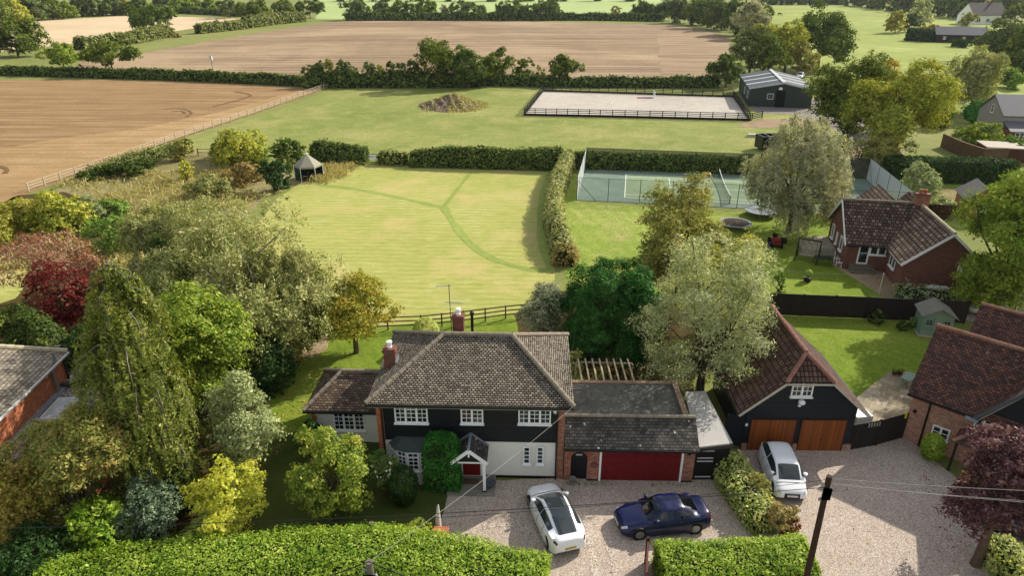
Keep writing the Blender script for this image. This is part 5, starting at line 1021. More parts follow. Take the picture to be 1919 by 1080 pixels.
def car(name, label, cat, at, rz, L_, Wd, Hh, body, cab, pm, glass_roof=False, plate=None, grille=True, wb=(.19, .81), wr=.32, lights='both', plate_front=None, gl=None):
    """x = length (front at 0), y = width, z up. body: (x frac, top z, half-width, bottom z); cab: (x frac, z, half width at roof)"""
    c = empty(name, at, label, cat, rz=rz); gl = gl or CARGL; bx = [b[0] * L_ for b in body]; bt = [b[1] for b in body]; bw_ = [b[2] for b in body]; bb = [b[3] for b in body]
    def B(u, v):   # v 0..1 : left sill over top to right sill
        x = cr1(bx, u) - L_ / 2; t = cr1(bt, u); w = cr1(bw_, u); z0 = lin(bb, u); a = math.pi * (1 - v)
        y = w * sepow(math.cos(a), .42); zz = sepow(max(0, math.sin(a)), .55); return Vector((x, y, z0 + (t - z0) * zz * (1 + .0 * y)))
    nb = len(body) - 1; m = MB(); surf(m, B, 0, nb, 0, 1, nb * 5, 26)
    for u in (0, nb):
        ring = [B(u, j / 26) for j in range(27)]; m.poly(ring if u == 0 else ring[::-1])
    bo = m.build('body', pm, c, smooth=True, merge=True)
    cx = [q[0] * L_ for q in cab]; cz = [q[1] for q in cab]; cw = [q[2] for q in cab]; nc = len(cab) - 1
    def belt(x):
        u = 0
        for i in range(len(bx) - 1):
            if bx[i] <= x <= bx[i+1]: u = i + (x - bx[i]) / (bx[i+1] - bx[i])
        return cr1(bt, u) - .04, cr1(bw_, u) * .93
    def Cb(u, v):
        x = cr1(cx, u); z = cr1(cz, u); w = cr1(cw, u); zb_, wb_ = belt(x); z = max(z, zb_ + .001)
        if v < .22: f = v / .22; return Vector((x - L_/2, -(wb_ * (1 - f) + w * f), zb_ * (1 - f) + (z - .07) * f))
        if v > .78: f = (1 - v) / .22; return Vector((x - L_/2, (wb_ * (1 - f) + w * f), zb_ * (1 - f) + (z - .07) * f))
        s = (v - .5) / .28; return Vector((x - L_/2, w * s, z - .07 * s * s * s * s))
    m = MB(); surf(m, Cb, 0, nc, 0, 1, nc * 6, 26); ro = m.build('roof_shell', pm, c, smooth=True, merge=True)
    G = dict(); eps = .012
    m = MB(); surf(m, Cb, .1, .93, .25, .75, 6, 10, eps); m.build('windscreen', gl, c, smooth=True)
    m = MB(); surf(m, Cb, nc - .93, nc - .12, .26, .74, 6, 10, eps); m.build('rear_window', gl, c, smooth=True)
    if glass_roof: m = MB(); surf(m, Cb, .9, nc - .9, .27, .73, 12, 10, eps); m.build('glass_roof', gl, c, smooth=True)
    for v0, v1 in ((.03, .19), (.81, .97)):
        for u0, u1 in ((.42, nc * .5 - .03), (nc * .5 + .03, nc - .5)): m = MB(); surf(m, Cb, u0, u1, v0, v1, 8, 3, eps); m.build('side_window', gl, c, smooth=True)
    for fx in wb:
        for sy in (-1, 1):
            hw_ = Wd / 2; ar = MB(T=Matrix.Translation((fx * L_ - L_/2, sy * (hw_ - .1), wr)) @ Matrix.Rotation(R(90), 4, 'X'))
            ar.lathe([(.0, -.115), (wr * 1.13, -.11), (wr * 1.13, .11), (0, .115)], n=24); ar.build('wheel_arch', M_BLKP, c)
            T_ = Matrix.Translation((fx * L_ - L_/2, sy * (hw_ - .1), wr)) @ Matrix.Rotation(R(90), 4, 'X'); m = MB(T=T_)
            m.lathe([(wr * .62, -.125), (wr * .9, -.13), (wr, -.1), (wr, .1), (wr * .9, .13), (wr * .62, .125)], n=24); wh = m.build('wheel', M_TYRE, c, smooth=False)
            m = MB(T=T_); m.lathe([(wr * .66, -.128), (wr * .6, -.1), (wr * .6, .1), (wr * .66, .128)], n=24)
            for k in range(5):
                a = k * 2 * math.pi / 5
                for s_ in (-1, 1): m.beam((0, 0, s_ * .118), (math.cos(a) * wr * .64, math.sin(a) * wr * .64, s_ * .125), .07, .02)
            m.build('rim', M_RIM, wh)
    for sy in (-1, 1):
        u = .55; p = Cb(u, .12 if sy < 0 else .88); m = MB(); m.lathe([(.0, -.06), (.09, -.05), (.1, .05), (.0, .08)], (p.x, p.y + sy * .14, p.z + .02), 10); m.beam(p, (p.x, p.y + sy * .12, p.z), .03); m.build('mirror', pm, c, smooth=True)
    for v0, v1 in ((.2, .3), (.7, .8)):
        m = MB(); surf(m, B, .5, 1.5, v0 + (.03 if v0 < .5 else 0), v1 + (.03 if v0 < .5 else 0), 5, 4, .008); m.build('headlight', M_HEAD, c, smooth=True)
        m = MB(); surf(m, B, nb - 1.6, nb - .7, .2 if v0 < .5 else .72, .28 if v0 < .5 else .8, 5, 4, .01); m.build('tail_light', M_TAIL, c, smooth=True)
    def uu(xr):
        for i in range(len(body) - 1):
            if body[i][0] <= xr <= body[i+1][0]: return i + (xr - body[i][0]) / (body[i+1][0] - body[i][0])
    for v0, v1 in ((.03, .22), (.78, .97)):
        for xr in (.31, .51, .69): m = MB(); surf(m, B, uu(xr) - .02, uu(xr) + .02, v0, v1, 1, 8, .006); m.build('door_gap', M_BLKP, c)
    m = MB(); surf(m, B, uu(cab[0][0] - .02) - .03, uu(cab[0][0] - .02) + .03, .28, .72, 1, 12, .006); m.build('bonnet_gap', M_BLKP, c)
    xf = -L_/2; w0 = bw_[0]
    if grille: m = MB(); m.box(xf - .03, xf + .03, -w0 * .62, w0 * .66, .3, .56); m.build('grille', M_BLKP, c, bevel=.015)
    m = MB(); m.box(xf - .045, xf - .03, -.26, .26, .38, .49); m.build('number_plate', M_PLW, c)
    m = MB(); zr_ = bt[-1] * .62; m.box(L_/2 + .0, L_/2 + .02, -.26, .26, zr_ - .055, zr_ + .055); m.build('number_plate', plate or M_PLY, c)
    m = MB(); m.box(xf + .25, L_/2 - .25, -Wd/2 * .88, Wd/2 * .88, .16, .3); m.build('sill', M_BLKP, c)
    for sy in (-1, 1):
        for xx in (.42, .63): m = MB(); m.box(xx * L_ - L_/2, xx * L_ - L_/2 + .16, sy * Wd / 2 * .985 - .012, sy * Wd / 2 * .985 + .012, .8, .825); m.build('door_handle', pm, c)
    return c
sal = [(0, .52, .62, .3), (.03, .66, .76, .24), (.12, .76, .87, .2), (.3, .9, .92, .18), (.5, .93, .93, .18), (.72, .97, .93, .18), (.9, 1.0, .88, .2), (.98, .96, .76, .28), (1, .8, .66, .36)]
hat = [(0, .5, .58, .3), (.03, .64, .72, .24), (.1, .76, .82, .2), (.26, .93, .86, .18), (.5, .97, .87, .18), (.75, 1.02, .87, .18), (.92, 1.04, .84, .2), (.99, .98, .74, .3), (1, .8, .66, .36)]
def heading(a, b): return math.atan2(a.y - b.y, a.x - b.x) + math.pi     # front a, rear b -> rotation so local -x points to the front
# white fastback saloon: rear towards the camera
f_, r_ = W(1021, 922, .6), W(1066, 1020, .6)
mid_ = Vector(((W(1016, 935).x + W(1061, 1030).x) / 2, (W(1016, 935).y + W(1061, 1030).y) / 2, .05)); 
def car_px(front, rear): a, b = W(*front), W(*rear); return Vector(((a.x + b.x) / 2, (a.y + b.y) / 2, .06)), math.atan2(b.y - a.y, b.x - a.x), (b - a).length
at_, hd, ln_ = car_px((1018, 936), (1064, 1034)); print('car lengths', ln_)
car('parked_car', 'white fastback saloon with dark glass roof parked in front of the white wall', 'car', at_, hd, 4.3, 1.76, 1.36, sal, [(.24, .86, .62), (.42, 1.32, .58), (.55, 1.37, .57), (.68, 1.32, .55), (.93, .98, .5)], P_WHITE, glass_roof=True, plate=M_PLY, grille=False, gl=CARGL2)
at_, hd, ln_ = car_px((1158, 992), (1318, 975)); print(ln_)
car('parked_car', 'dark blue saloon with twin-spoke alloy wheels parked before the red garage door', 'car', at_, hd, 4.35, 1.78, 1.38, sal, [(.28, .88, .6), (.45, 1.34, .57), (.57, 1.38, .56), (.69, 1.34, .54), (.87, .98, .52)], P_BLUE, plate=M_PLY)
at_, hd, ln_ = car_px((1482, 944), (1447, 858)); print(ln_)
car('parked_car', 'small white hatchback parked facing the camera before the cedar garage doors', 'car', at_, hd, 3.65, 1.62, 1.44, hat, [(.18, .84, .6), (.38, 1.38, .56), (.6, 1.45, .56), (.84, 1.4, .53), (.98, 1.0, .5)], P_WHITE2, plate=M_PLY, gl=CARGL2)
at_ = W(1925, 1000); at_.z = .06
car('parked_car', 'dark car half out of frame beside the purple leaved tree', 'car', at_, R(145), 4.3, 1.76, 1.4, sal, [(.26, .88, .6), (.44, 1.34, .57), (.57, 1.38, .56), (.7, 1.34, .54), (.9, .98, .52)], P_DARK)
at_ = W(1850, 582); at_.z = .06
car('parked_car', 'pale silver car parked beyond the cottage roof under the large oak', 'car', at_, R(8), 4.2, 1.74, 1.4, sal, [(.26, .88, .6), (.44, 1.34, .57), (.57, 1.38, .56), (.7, 1.34, .54), (.9, .98, .52)], paint('silver_car_paint', '#a9adb0', .3, .5, .5))
at_ = W(1500, 146); at_.z = .06
car('parked_car', 'white car glimpsed between trees behind the green stable', 'car', at_, R(60), 4.4, 1.8, 1.45, hat, [(.22, .9, .6), (.42, 1.4, .56), (.6, 1.45, .56), (.82, 1.4, .53), (.97, 1.0, .5)], P_WHITE2)

# ================================================================ poles and wires
def pole(label, top, ztop, bot=None, r=.13, name='telegraph_pole', mat=None, y=None, cap=True, lean=None):
    t = W(*top, ztop); b = Vector((t.x, t.y, 0)) if lean is None else Vector((t.x - lean[0], t.y - lean[1], 0)); o = empty(name, b, label, 'pole'); m = MB(); tp = t - b
    m.tube([(0, 0, -.1), tp * .5, tp], [r * 1.2, r * 1.05, r * .9], 12); m.build('shaft', mat or plain('dark_pole', '#3a2a22', .8, .2, .2, 3, bump=.4), o)
    if cap:
        for k, z in enumerate((-.35, -.6, -1.0)): m = MB(); m.lathe([(.02, tp.z + z - .07), (.07, tp.z + z - .05), (.05, tp.z + z + .05), (.02, tp.z + z + .07)], (tp.x + (r + .05) * (1 if k % 2 else -1), tp.y - .03, 0), 8); m.build('insulator', plain('insulator', '#8d8f8a', .4), o); m = MB(); m.box(tp.x - r - .06, tp.x + r + .02, tp.y - r - .06, tp.y - r, tp.z - .95, tp.z - .45); m.build('terminal_box', M_BLKP, o)
    return t
m_pl = plain('pale_pole', '#6d675d', .9, .1, .25, 4, bump=.4)
tA = pole('dark brown telegraph pole rising in front of the open gravel drive', (1555, 893), 8.0, lean=(-.12, .0), r=.11)
tB = pole('short grey pole top with wires at the bottom of the front hedge', (692, 1054), 6.2, r=.14, mat=m_pl)
wp = W(697, 982, 1.9); pst = tag((lambda m: (m.tube([(0, 0, 0), (0, 0, 1.95)], .12, 10), m.build('wooden_post', m_pl, None, (wp.x, wp.y, 0)))[1])(MB()), 'weathered grey post top just behind the long front hedge', 'post')
wp = W(820, 950, 1.95); m = MB(); m.tube([(0, 0, 0), (0, 0, 1.2), (.03, 0, 1.95), (.05, 0, 2.05)], [.16, .13, .05, .02], 10); tag(m.build('folded_parasol', plain('pale_canvas', '#c9c6bd', .9), None, (wp.x, wp.y, 0)), 'pale pointed folded parasol standing at the lawn and drive corner', 'parasol')
def wire(label, a, b, sag=.3, r=.012, mat=None, n=16, name='cable'):
    a = Vector(a); b = Vector(b); m = MB(); pts = [a.lerp(b, k / n) - Vector((0, 0, sag * 4 * (k / n) * (1 - k / n))) - a for k in range(n + 1)]; m.tube(pts, r, 5); o = m.build(name, mat or M_BLKP, None, a); return tag(o, label, 'cable')
M_CAB = plain('pale_cable', '#99958b', .6)
wire('pale service cable from the right eave of the main house to the front pole', W(1072, 765, 4.8), tB, .25, .007, M_CAB)
wire('dark cable crossing the drive above the white saloon towards the right pole', W(350, 1006, 6.2) + Vector((-14, .3, 0)), tA - Vector((0, 0, .5)), .5, .013)
wire('thin upper dark cable to the right telegraph pole', W(500, 985, 6.6), tA - Vector((0, 0, .15)), .35, .009)
wire('thick black cable from the front hedge pole towards the left', tB, Vector((tB.x - 14, tB.y - 5.5, 6.2)), .4, .02); wire('thick black cable from the front hedge pole towards the right', tB, Vector((tB.x + 14, tB.y - 5.5, 6.2)), .4, .02)
wire('pale upper cable from the right pole past the purple tree', tA - Vector((0, 0, .1)), tA + Vector((16, -1.2, .2)), .25, .008, M_CAB); wire('pale lower cable from the right pole past the purple tree', tA - Vector((0, 0, .3)), tA + Vector((16, -2.0, -.1)), .25, .008, M_CAB); wire('pale middle cable from the right pole past the purple tree', tA - Vector((0, 0, .35)), tA + Vector((16, -1.8, -.1)), .22, .007, M_CAB)

# ================================================================ garden things
# gazebo tent
gz_ = empty('garden_tent', W(581, 336), 'six sided garden tent with cream pointed canopy and green side sheets', 'tent'); s_ = 1.75; n6 = 6; M_CRM = plain('cream_canvas', '#9a9684', .9, .1, .08); M_GCAN = plain('green_canvas', '#2c4536', .9, .1, .1)
ring = [Vector((s_ * math.cos(R(60 * k + 12)), s_ * math.sin(R(60 * k + 12)), 1.95)) for k in range(6)]
m = MB(); ap = Vector((0, 0, 3.35))
for k in range(6): m.poly([ring[k], ring[(k+1) % 6], ap]); 
for k in range(6): a, b = ring[k], ring[(k+1) % 6]; m.poly([a - Vector((0,0,.22)), b - Vector((0,0,.22)), b, a])
m.build('canopy', M_CRM, gz_); m = MB(); m.lathe([(.14, 3.28), (.1, 3.4), (.02, 3.5)], n=8); m.build('finial', M_WHITE, gz_)
for k in range(6): m = MB(); m.tube([ring[k] * 1.0, Vector((ring[k].x * 1.03, ring[k].y * 1.03, 0))], .035, 6); m.build('leg', M_WHITE, gz_)
for k in (0, 1, 2, 3):
    a, b = ring[k] * .99, ring[(k+1) % 6] * .99; m = MB(); A, B = Vector((a.x, a.y, .05)), Vector((b.x, b.y, .05))
    if k == 3: B = A.lerp(B, .45); 
    m.poly([A, B, b if k != 3 else b, a]); m.build('side_sheet', M_GCAN, gz_)
tb = empty('garden_table', W(579, 338), 'small dark round table inside the garden tent', 'table'); m = MB(); m.lathe([(.5, .68), (.5, .72)], n=16); m.build('table_top', M_BRWOOD, tb); m = MB(); m.lathe([(.2, 0), (.05, .05), (.05, .68)], n=8); m.build('leg', M_BRWOOD, tb)
def bench(name, label, p, rz, mat, w=1.5):
    b = empty(name, p, label, 'bench', rz=rz); m = MB(); m.box(-w/2, w/2, -.22, .22, .42, .47); m.build('seat', mat, b); m = MB(); m.box(-w/2, w/2, .22, .26, .55, .9); m.build('backrest', mat, b)
    for sx in (-1, 1): m = MB(); m.box(sx * w/2 - .04, sx * w/2 + .04, -.22, .26, 0, .66); m.build('leg', mat, b)
    return b
bench('garden_bench', 'pale wooden bench in the gap of the far meadow hedge', W(701, 303), 0, M_WHITE, 2.2); bench('garden_bench', 'dark wooden bench in the shade behind the left flat roof', W(16, 640), R(5), M_BRWOOD, 1.7)
# A-frame swing seat
sw = empty('garden_swing', W(1512, 488), 'black A-frame garden swing seat on the bungalow lawn', 'swing', rz=R(-30))
for sx in (-1, 1):
    m = MB(); m.beam((sx * .95, -.75, 0), (sx * .95, 0, 2.0), .1); m.beam((sx * .95, .75, 0), (sx * .95, 0, 2.0), .1); m.beam((sx * .95, -.38, .9), (sx * .95, .38, .9), .07); m.build('side_frame', M_BBLK, sw)
m = MB(); m.beam((-1.0, 0, 2.0), (1.0, 0, 2.0), .1); m.build('top_beam', M_BBLK, sw); m = MB(); m.box(-.7, .7, -.25, .25, .5, .56); m.box(-.7, .7, .22, .27, .56, 1.0); se = m.build('seat', M_TIMBER, sw)
for sx in (-.65, .65): m = MB(); m.tube([(sx, 0, .56), (sx, 0, 1.98)], .012, 4); m.build('hanger', M_BLKP, se)
# ride on mower
mw = empty('ride_on_mower', W(1453, 461), 'red ride-on mower with upright post parked on the bungalow lawn', 'mower', rz=R(80)); M_RED = plain('mower_red', '#7a1c14', .4, .4, .1)
m = MB(); m.box(-.85, .1, -.33, .33, .35, .85); m.build('bonnet', M_RED, mw, bevel=.08); m = MB(); m.box(.1, .9, -.4, .4, .3, .55); m.build('rear_deck', M_RED, mw, bevel=.05); m = MB(); m.box(.3, .75, -.22, .22, .55, .65); m.box(.7, .8, -.22, .22, .65, 1.05); m.build('seat', M_BLKP, mw); m = MB(); m.box(-.4, .4, -.6, .6, .12, .3); m.build('cutting_deck', plain('mower_blue', '#1f2d55', .5), mw)
for x, y, r in ((-.65, -.45, .22), (-.65, .45, .22), (.6, -.5, .32), (.6, .5, .32)):
    m = MB(T=Matrix.Translation((x, y, r)) @ Matrix.Rotation(R(90), 4, 'X')); m.lathe([(0, -.1), (r, -.1), (r, .1), (0, .1)], n=16); m.build('wheel', M_TYRE, mw)
m = MB(); m.tube([(.15, 0, .8), (.3, 0, 1.15)], .02, 5); m.lathe([(.15, 1.14), (.17, 1.16), (.15, 1.18)], (.3, 0, 0), 12); m.build('steering_wheel', M_BLKP, mw); m = MB(); m.tube([(.9, 0, .5), (.95, 0, 2.1)], .03, 5); m.build('post', M_RED, mw)
gbg = empty('grass_bag', W(1468, 456), 'black grass bag standing beside the red mower', 'bag'); m = MB(); m.lathe([(.02, 0), (.3, .02), (.36, .3), (.33, .55), (.02, .6)], n=10); m.build('sack', M_BLKP, gbg)
# trampolines
def tramp(label, p, r, mat, net=False):
    t = empty('trampoline', p, label, 'trampoline'); m = MB(); m.lathe([(r * .87, .61), (r * .87, .625)], n=24); m.build('mat', mat, t); m = MB(); m.lathe([(r * .86, .6), (r, .6), (r, .66), (r * .86, .66), (r * .86, .6)], n=24); m.build('rim_pad', plain('pad_grey', '#7e868c', .6), t)
    for k in range(6): a = k * math.pi / 3; m = MB(); m.tube([(r * .93 * math.cos(a), r * .93 * math.sin(a), 0), (r * .93 * math.cos(a), r * .93 * math.sin(a), .6)], .03, 5); m.build('leg', M_WIRE, t)
tramp('round trampoline with pale grey mat beside the tennis court gate', W(1426, 404), 1.75, plain('pale_mat', '#787f80', .7))
tramp('old round trampoline with torn brown mat behind the yellow green willow', W(1378, 428), 1.6, plain('brown_mat', '#4b4038', .9, .1, .3, 2))
# chairs, table, planter, washing line near the bungalow
def chair(label, p, rz):
    c = empty('garden_chair', p, label, 'chair', 'white slatted chairs stacked leaning by the bungalow corner', rz); m = MB()
    for k in range(5): m.box(-.24, .24, -.24 + k * .1, -.17 + k * .1, .4, .43)
    m.build('seat', M_WHITE, c); m = MB()
    for k in range(5): m.box(-.24 + k * .1, -.17 + k * .1, .24, .27, .43, .95)
    m.box(-.26, .26, .235, .275, .93, .99); m.build('backrest', M_WHITE, c)
    for sx in (-.22, .22):
        for sy in (-.2, .24): m = MB(); m.box(sx - .025, sx + .025, sy - .025, sy + .025, 0, .4); m.build('leg', M_WHITE, c)
chair('white slatted garden chair by the bungalow corner, farther one', W(1568, 492), R(70)); chair('white slatted garden chair by the bungalow corner, nearer one', W(1572, 500), R(60))
gt = empty('garden_table', W(1541, 497), 'dark metal mesh garden table on the shaded bungalow lawn', 'table', rz=R(-8)); m = MB(); m.box(-.75, .75, -.42, .42, .68, .71); m.build('table_top', plain('dark_green_metal', '#28352b', .6), gt)
for sx in (-.7, .7):
    for sy in (-.38, .38): m = MB(); m.box(sx - .02, sx + .02, sy - .02, sy + .02, 0, .68); m.build('leg', M_BLKP, gt)
pl = empty('plant_tub', W(1513, 528), 'round dark tub with a small clipped bush on the bungalow lawn', 'planter'); m = MB(); m.lathe([(.25, 0), (.36, .35), (.38, .38), (.3, .36), (.02, .34)], n=14); m.build('tub', plain('dark_tub', '#2b2624', .7), pl)
rg_ = np.random.default_rng(5); C_ = sph(rg_, 700) * np.array([.33, .33, .38]) * rg_.uniform(.6, 1, (700, 1)) + np.array([0, 0, .75]); M_TUBL = leaf_mat('tub_leaf', ['#4e6a22', '#7d9438', '#a3ad52']); link('plant', leaf_mesh('plant', C_, C_ - np.array([0, 0, .7]), .12, rg_, .6, [M_TUBL]), pl)
wl_ = empty('washing_line', W(1647, 552), 'pale washing line post and line across the bungalow lawn', 'washing line'); m = MB(); m.tube([(0, 0, 0), (0, 0, 1.9)], .035, 6); m.build('post', M_GUT_W, wl_); e_ = W(1465, 508, 1.7) - W(1647, 552); m = MB(); m.tube([(0, 0, 1.75), (e_ * .5) + Vector((0, 0, -.1 + .9)), e_], .014, 4); m.build('line', M_CAB, wl_)
m = MB(); m.box(-.9, .9, -.5, .5, .3, .75); m.box(-1.2, -.7, -.1, .1, .75, 1.1); m.box(.4, .8, -.45, .45, .1, .3); mn_ = tag(m.build('log_splitter', plain('orange_plastic', '#b5441e', .6), None, W(1580, 411), R(-15), bevel=.06), 'bright orange garden machine behind the concrete steps', 'machine')
# pergola, hoops and swing frame behind the garage
pg = empty('pergola', W(1120, 720), 'row of eight pale pergola poles sloping behind the felt garage roof', 'pergola', rz=0); o = W(1120, 720)
for k in range(8):
    a = W(1084 + k * 13.2, 673, 2.15) - o; b = W(1092 + k * 14.1, 719 + k * .3, 2.3) - o; b.x = a.x + (b.x - a.x); m = MB(); m.tube([a, b], .055, 6); m.build('rafter', plain('pale_pole_wood', '#b5a889', .85, .1, .2, 4), pg)
m = MB(); a = W(1080, 679, 2.05) - o; b = W(1186, 682, 2.05) - o; m.beam(a, b, .07, .1); m.build('beam', M_TIMBER, pg)
for a_ in (a, b): m = MB(); m.box(a_.x - .05, a_.x + .05, a_.y - .05, a_.y + .05, 0, 2.0); m.build('post', M_TIMBER, pg)
sf = empty('metal_swing', W(1070, 668), 'thin grey metal swing frame in the shade behind the main house', 'swing'); m = MB(); m.tube([(0, 0, 0), (.25, 0, 1.9), (.4, 0, 1.98), (1.0, .05, 1.98), (1.15, 0, 1.9), (1.2, 0, 0)], .03, 6); m.build('frame', plain('grey_tube', '#8f9395', .4), sf)
for k, (px, h) in enumerate(((1107, 1.9), (1122, 1.6), (1155, 1.5), (1173, 1.4))):
    p = W(px, 679); m = MB(); m.tube([(0, 0, 0), (.0, 0, h * .5), (.12, 0, h), ], .02, 5); m.tube([(.3, .2, 0), (.3, .15, h * .5), (.12, 0, h)], .02, 5)
    tag(m.build('plant_hoop', plain('grey_tube', '#8f9395'), None, p), ['tallest', 'second', 'third', 'last'][k] + ' bent metal plant hoop from the left, behind the pergola', 'plant hoop')
# patio furniture
pt = empty('patio_table', W(1700, 722), 'small pale green bench table at the cottage end of the patio', 'table', rz=R(40)); m = MB(); m.box(-.6, .6, -.3, .3, .6, .65); m.build('table_top', M_SAGE, pt)
for sx in (-.5, .5): m = MB(); m.beam((sx, -.25, 0), (sx, .25, .6), .05); m.beam((sx, .25, 0), (sx, -.25, .6), .051); m.build('leg', M_SAGE, pt)
for k, px in enumerate((1676, 1686)):
    fp = empty('flower_pot', W(px, 703), ['left', 'right'][k] + ' one of two small dark pots at the patio tip', 'flower pot'); m = MB(); m.lathe([(.12, 0), (.19, .3), (.16, .28), (.02, .26)], n=12); m.build('pot', plain('terracotta_dark', '#5f463b', .8), fp)
    C_ = sph(rg_, 160) * .2 + np.array([0, 0, .42]); link('plant', leaf_mesh('plant', C_, C_ - np.array([0, 0, .4]), .1, rg_, .6, [M_TUBL]), fp)
m = MB(); m.box(-.55, .45, -.5, .5, .0, 1.0); wt = W(1607, 800); wt.z = .03; tag(m.build('white_cabinet', M_WHITE, None, wt, R(8), bevel=.03), 'white box cabinet behind the right corner of the barn', 'cabinet')
# pots, boot scraper by doors
cp = HF @ Vector((pcx + .98, -.9, .14)); tp_ = empty('stone_trough', cp, 'round grey bowl planter beside the white porch post', 'planter'); m = MB(); m.lathe([(.15, 0), (.32, .22), (.34, .26), (.28, .25), (.02, .2)], n=14); m.build('bowl', plain('grey_bowl', '#4c5358', .7), tp_)
up = GF @ Vector((ax0_ + .1, -.35, .05)); ur_ = empty('stone_urn', up, 'small grey stone urn beside the black arched door', 'urn'); m = MB(); m.lathe([(.14, 0), (.14, .06), (.07, .12), (.17, .35), (.2, .42), (.15, .4), (.02, .36)], n=12); m.build('urn_body', plain('stone_grey', '#77746c', .9), ur_)
gm = W(1690, 818); m = MB(); m.lathe([(.12, 0), (.14, .2), (.1, .32), (.02, .36)], n=10); tag(m.build('white_pot', M_WHITE, None, gm), 'little white pot at the foot of the brick cottage corner', 'pot')
# brick gate pillar and red-brown gates at the front hedge
gpl = W(829, 1035); gl_ = empty('brick_gate_pier', gpl, 'low orange brick gate pier at the end of the front hedge', 'pier'); m = MB(); m.box(-.28, .28, -.28, .28, 0, 1.1); m.box(-.34, .34, -.34, .34, 1.1, 1.2); m.build('pier', M_BRICK_O, gl_)
gg = W(1210, 1075); g_ = empty('wooden_gate', Vector((W(1207, 1060).x, 22.2, 0)), 'reddish brown wooden gate with pierced top beside the right front hedge', 'gate', rz=R(78)); m = MB(); m.box(-1.5, .3, -.03, .03, .1, 1.2); 
for k in range(7): m.box(-1.45 + k * .26, -1.35 + k * .26, -.02, .02, 1.2, 1.4)
m.box(-1.5, .3, -.035, .035, 1.4, 1.5); m.build('gate_leaf', plain('gate_red_brown', '#5b2a18', .6, .3, .2, 3), g_); m = MB(); m.box(.3, .44, -.07, .07, 0, 1.6); m.build('gate_post', M_BRWOOD, g_)
# arena jumps
M_PINK = plain('pink_pole', '#b5647a', .6); jp = empty('show_jump', W(1213, 184), 'low pink and white pole jump with stand in the sand arena', 'jump')
for k, y in enumerate((-.25, .1, .4)): m = MB(T=Matrix.Translation((0, y, .16 + .1 * (k == 1)))); m.tube([(-1.7 - .5 * (k == 0), 0, 0), (1.1, 0, 0)], .1, 8); m.build('pole', M_PINK if k != 1 else M_WHITE, jp)
m = MB(); m.box(1.3, 1.45, -.1, .1, 0, 1.7); m.box(1.6, 1.72, .0, .1, 0, 1.4); m.build('stand', M_WHITE, jp)
for k, (px, py) in enumerate(((1145, 193), (1281, 196))):
    p = W(px, py); m = MB(); m.lathe([(.28, 0), (.28, .04), (.1, .1), (.03, .65)], n=10); tag(m.build('marker_cone', M_WHITE, None, p), ['left', 'right'][k] + ' white marker cone standing in the sand arena', 'cone')
m = MB(); m.box(-1.2, 1.2, -.35, .35, .0, .45); tag(m.build('water_trough', plain('pale_trough', '#c3bfb2', .6), None, W(1415, 256)), 'pale water trough on the paddock below the arena corner', 'trough')
dk = empty('muck_trailer', W(1447, 280), 'black slatted trailer partly hidden behind the grey birch', 'trailer', rz=R(8)); m = MB(); m.box(-2.3, 2.3, -1.2, -1.1, .3, 2.2); m.box(-2.3, 2.3, 1.1, 1.2, .3, 2.2); m.box(-2.3, -2.2, -1.1, 1.1, .3, 2.2); m.box(2.2, 2.3, -1.1, 1.1, .3, 2.2); m.box(-2.2, 2.2, -1.1, 1.1, .3, .4); m.build('body', M_BBLK, dk); m = MB()
for k in range(5): m.beam((-2.2 + k * 1.1, -1.2, 2.2), (-2.2 + k * 1.1, 1.2, 2.2), .08)
m.beam((-2.35, -1.2, 2.24), (2.35, -1.2, 2.24), .1); m.build('top_frame', plain('grey_tube', '#8f9395'), dk)
for x in (-1, 1):
    m = MB(T=Matrix.Translation((x, -1.3, .42)) @ Matrix.Rotation(R(90), 4, 'X')); m.lathe([(0, -.1), (.42, -.1), (.42, .1), (0, .1)], n=14); m.build('wheel', M_TYRE, dk)
ob_ = W(401, 139); o = empty('owl_box_pole', ob_, 'pale box on a post sticking out of the long field hedge', 'post'); m = MB(); m.tube([(0, 0, 0), (0, 0, 4.2)], .12, 6); m.build('post', M_TIMBER, o); m = MB(); m.box(-.3, .3, -.3, .3, 3.6, 4.6); m.poly([(-.4, -.4, 4.6), (.4, -.4, 4.6), (0, 0, 5.0)]); m.build('box', M_GUT_W, o)
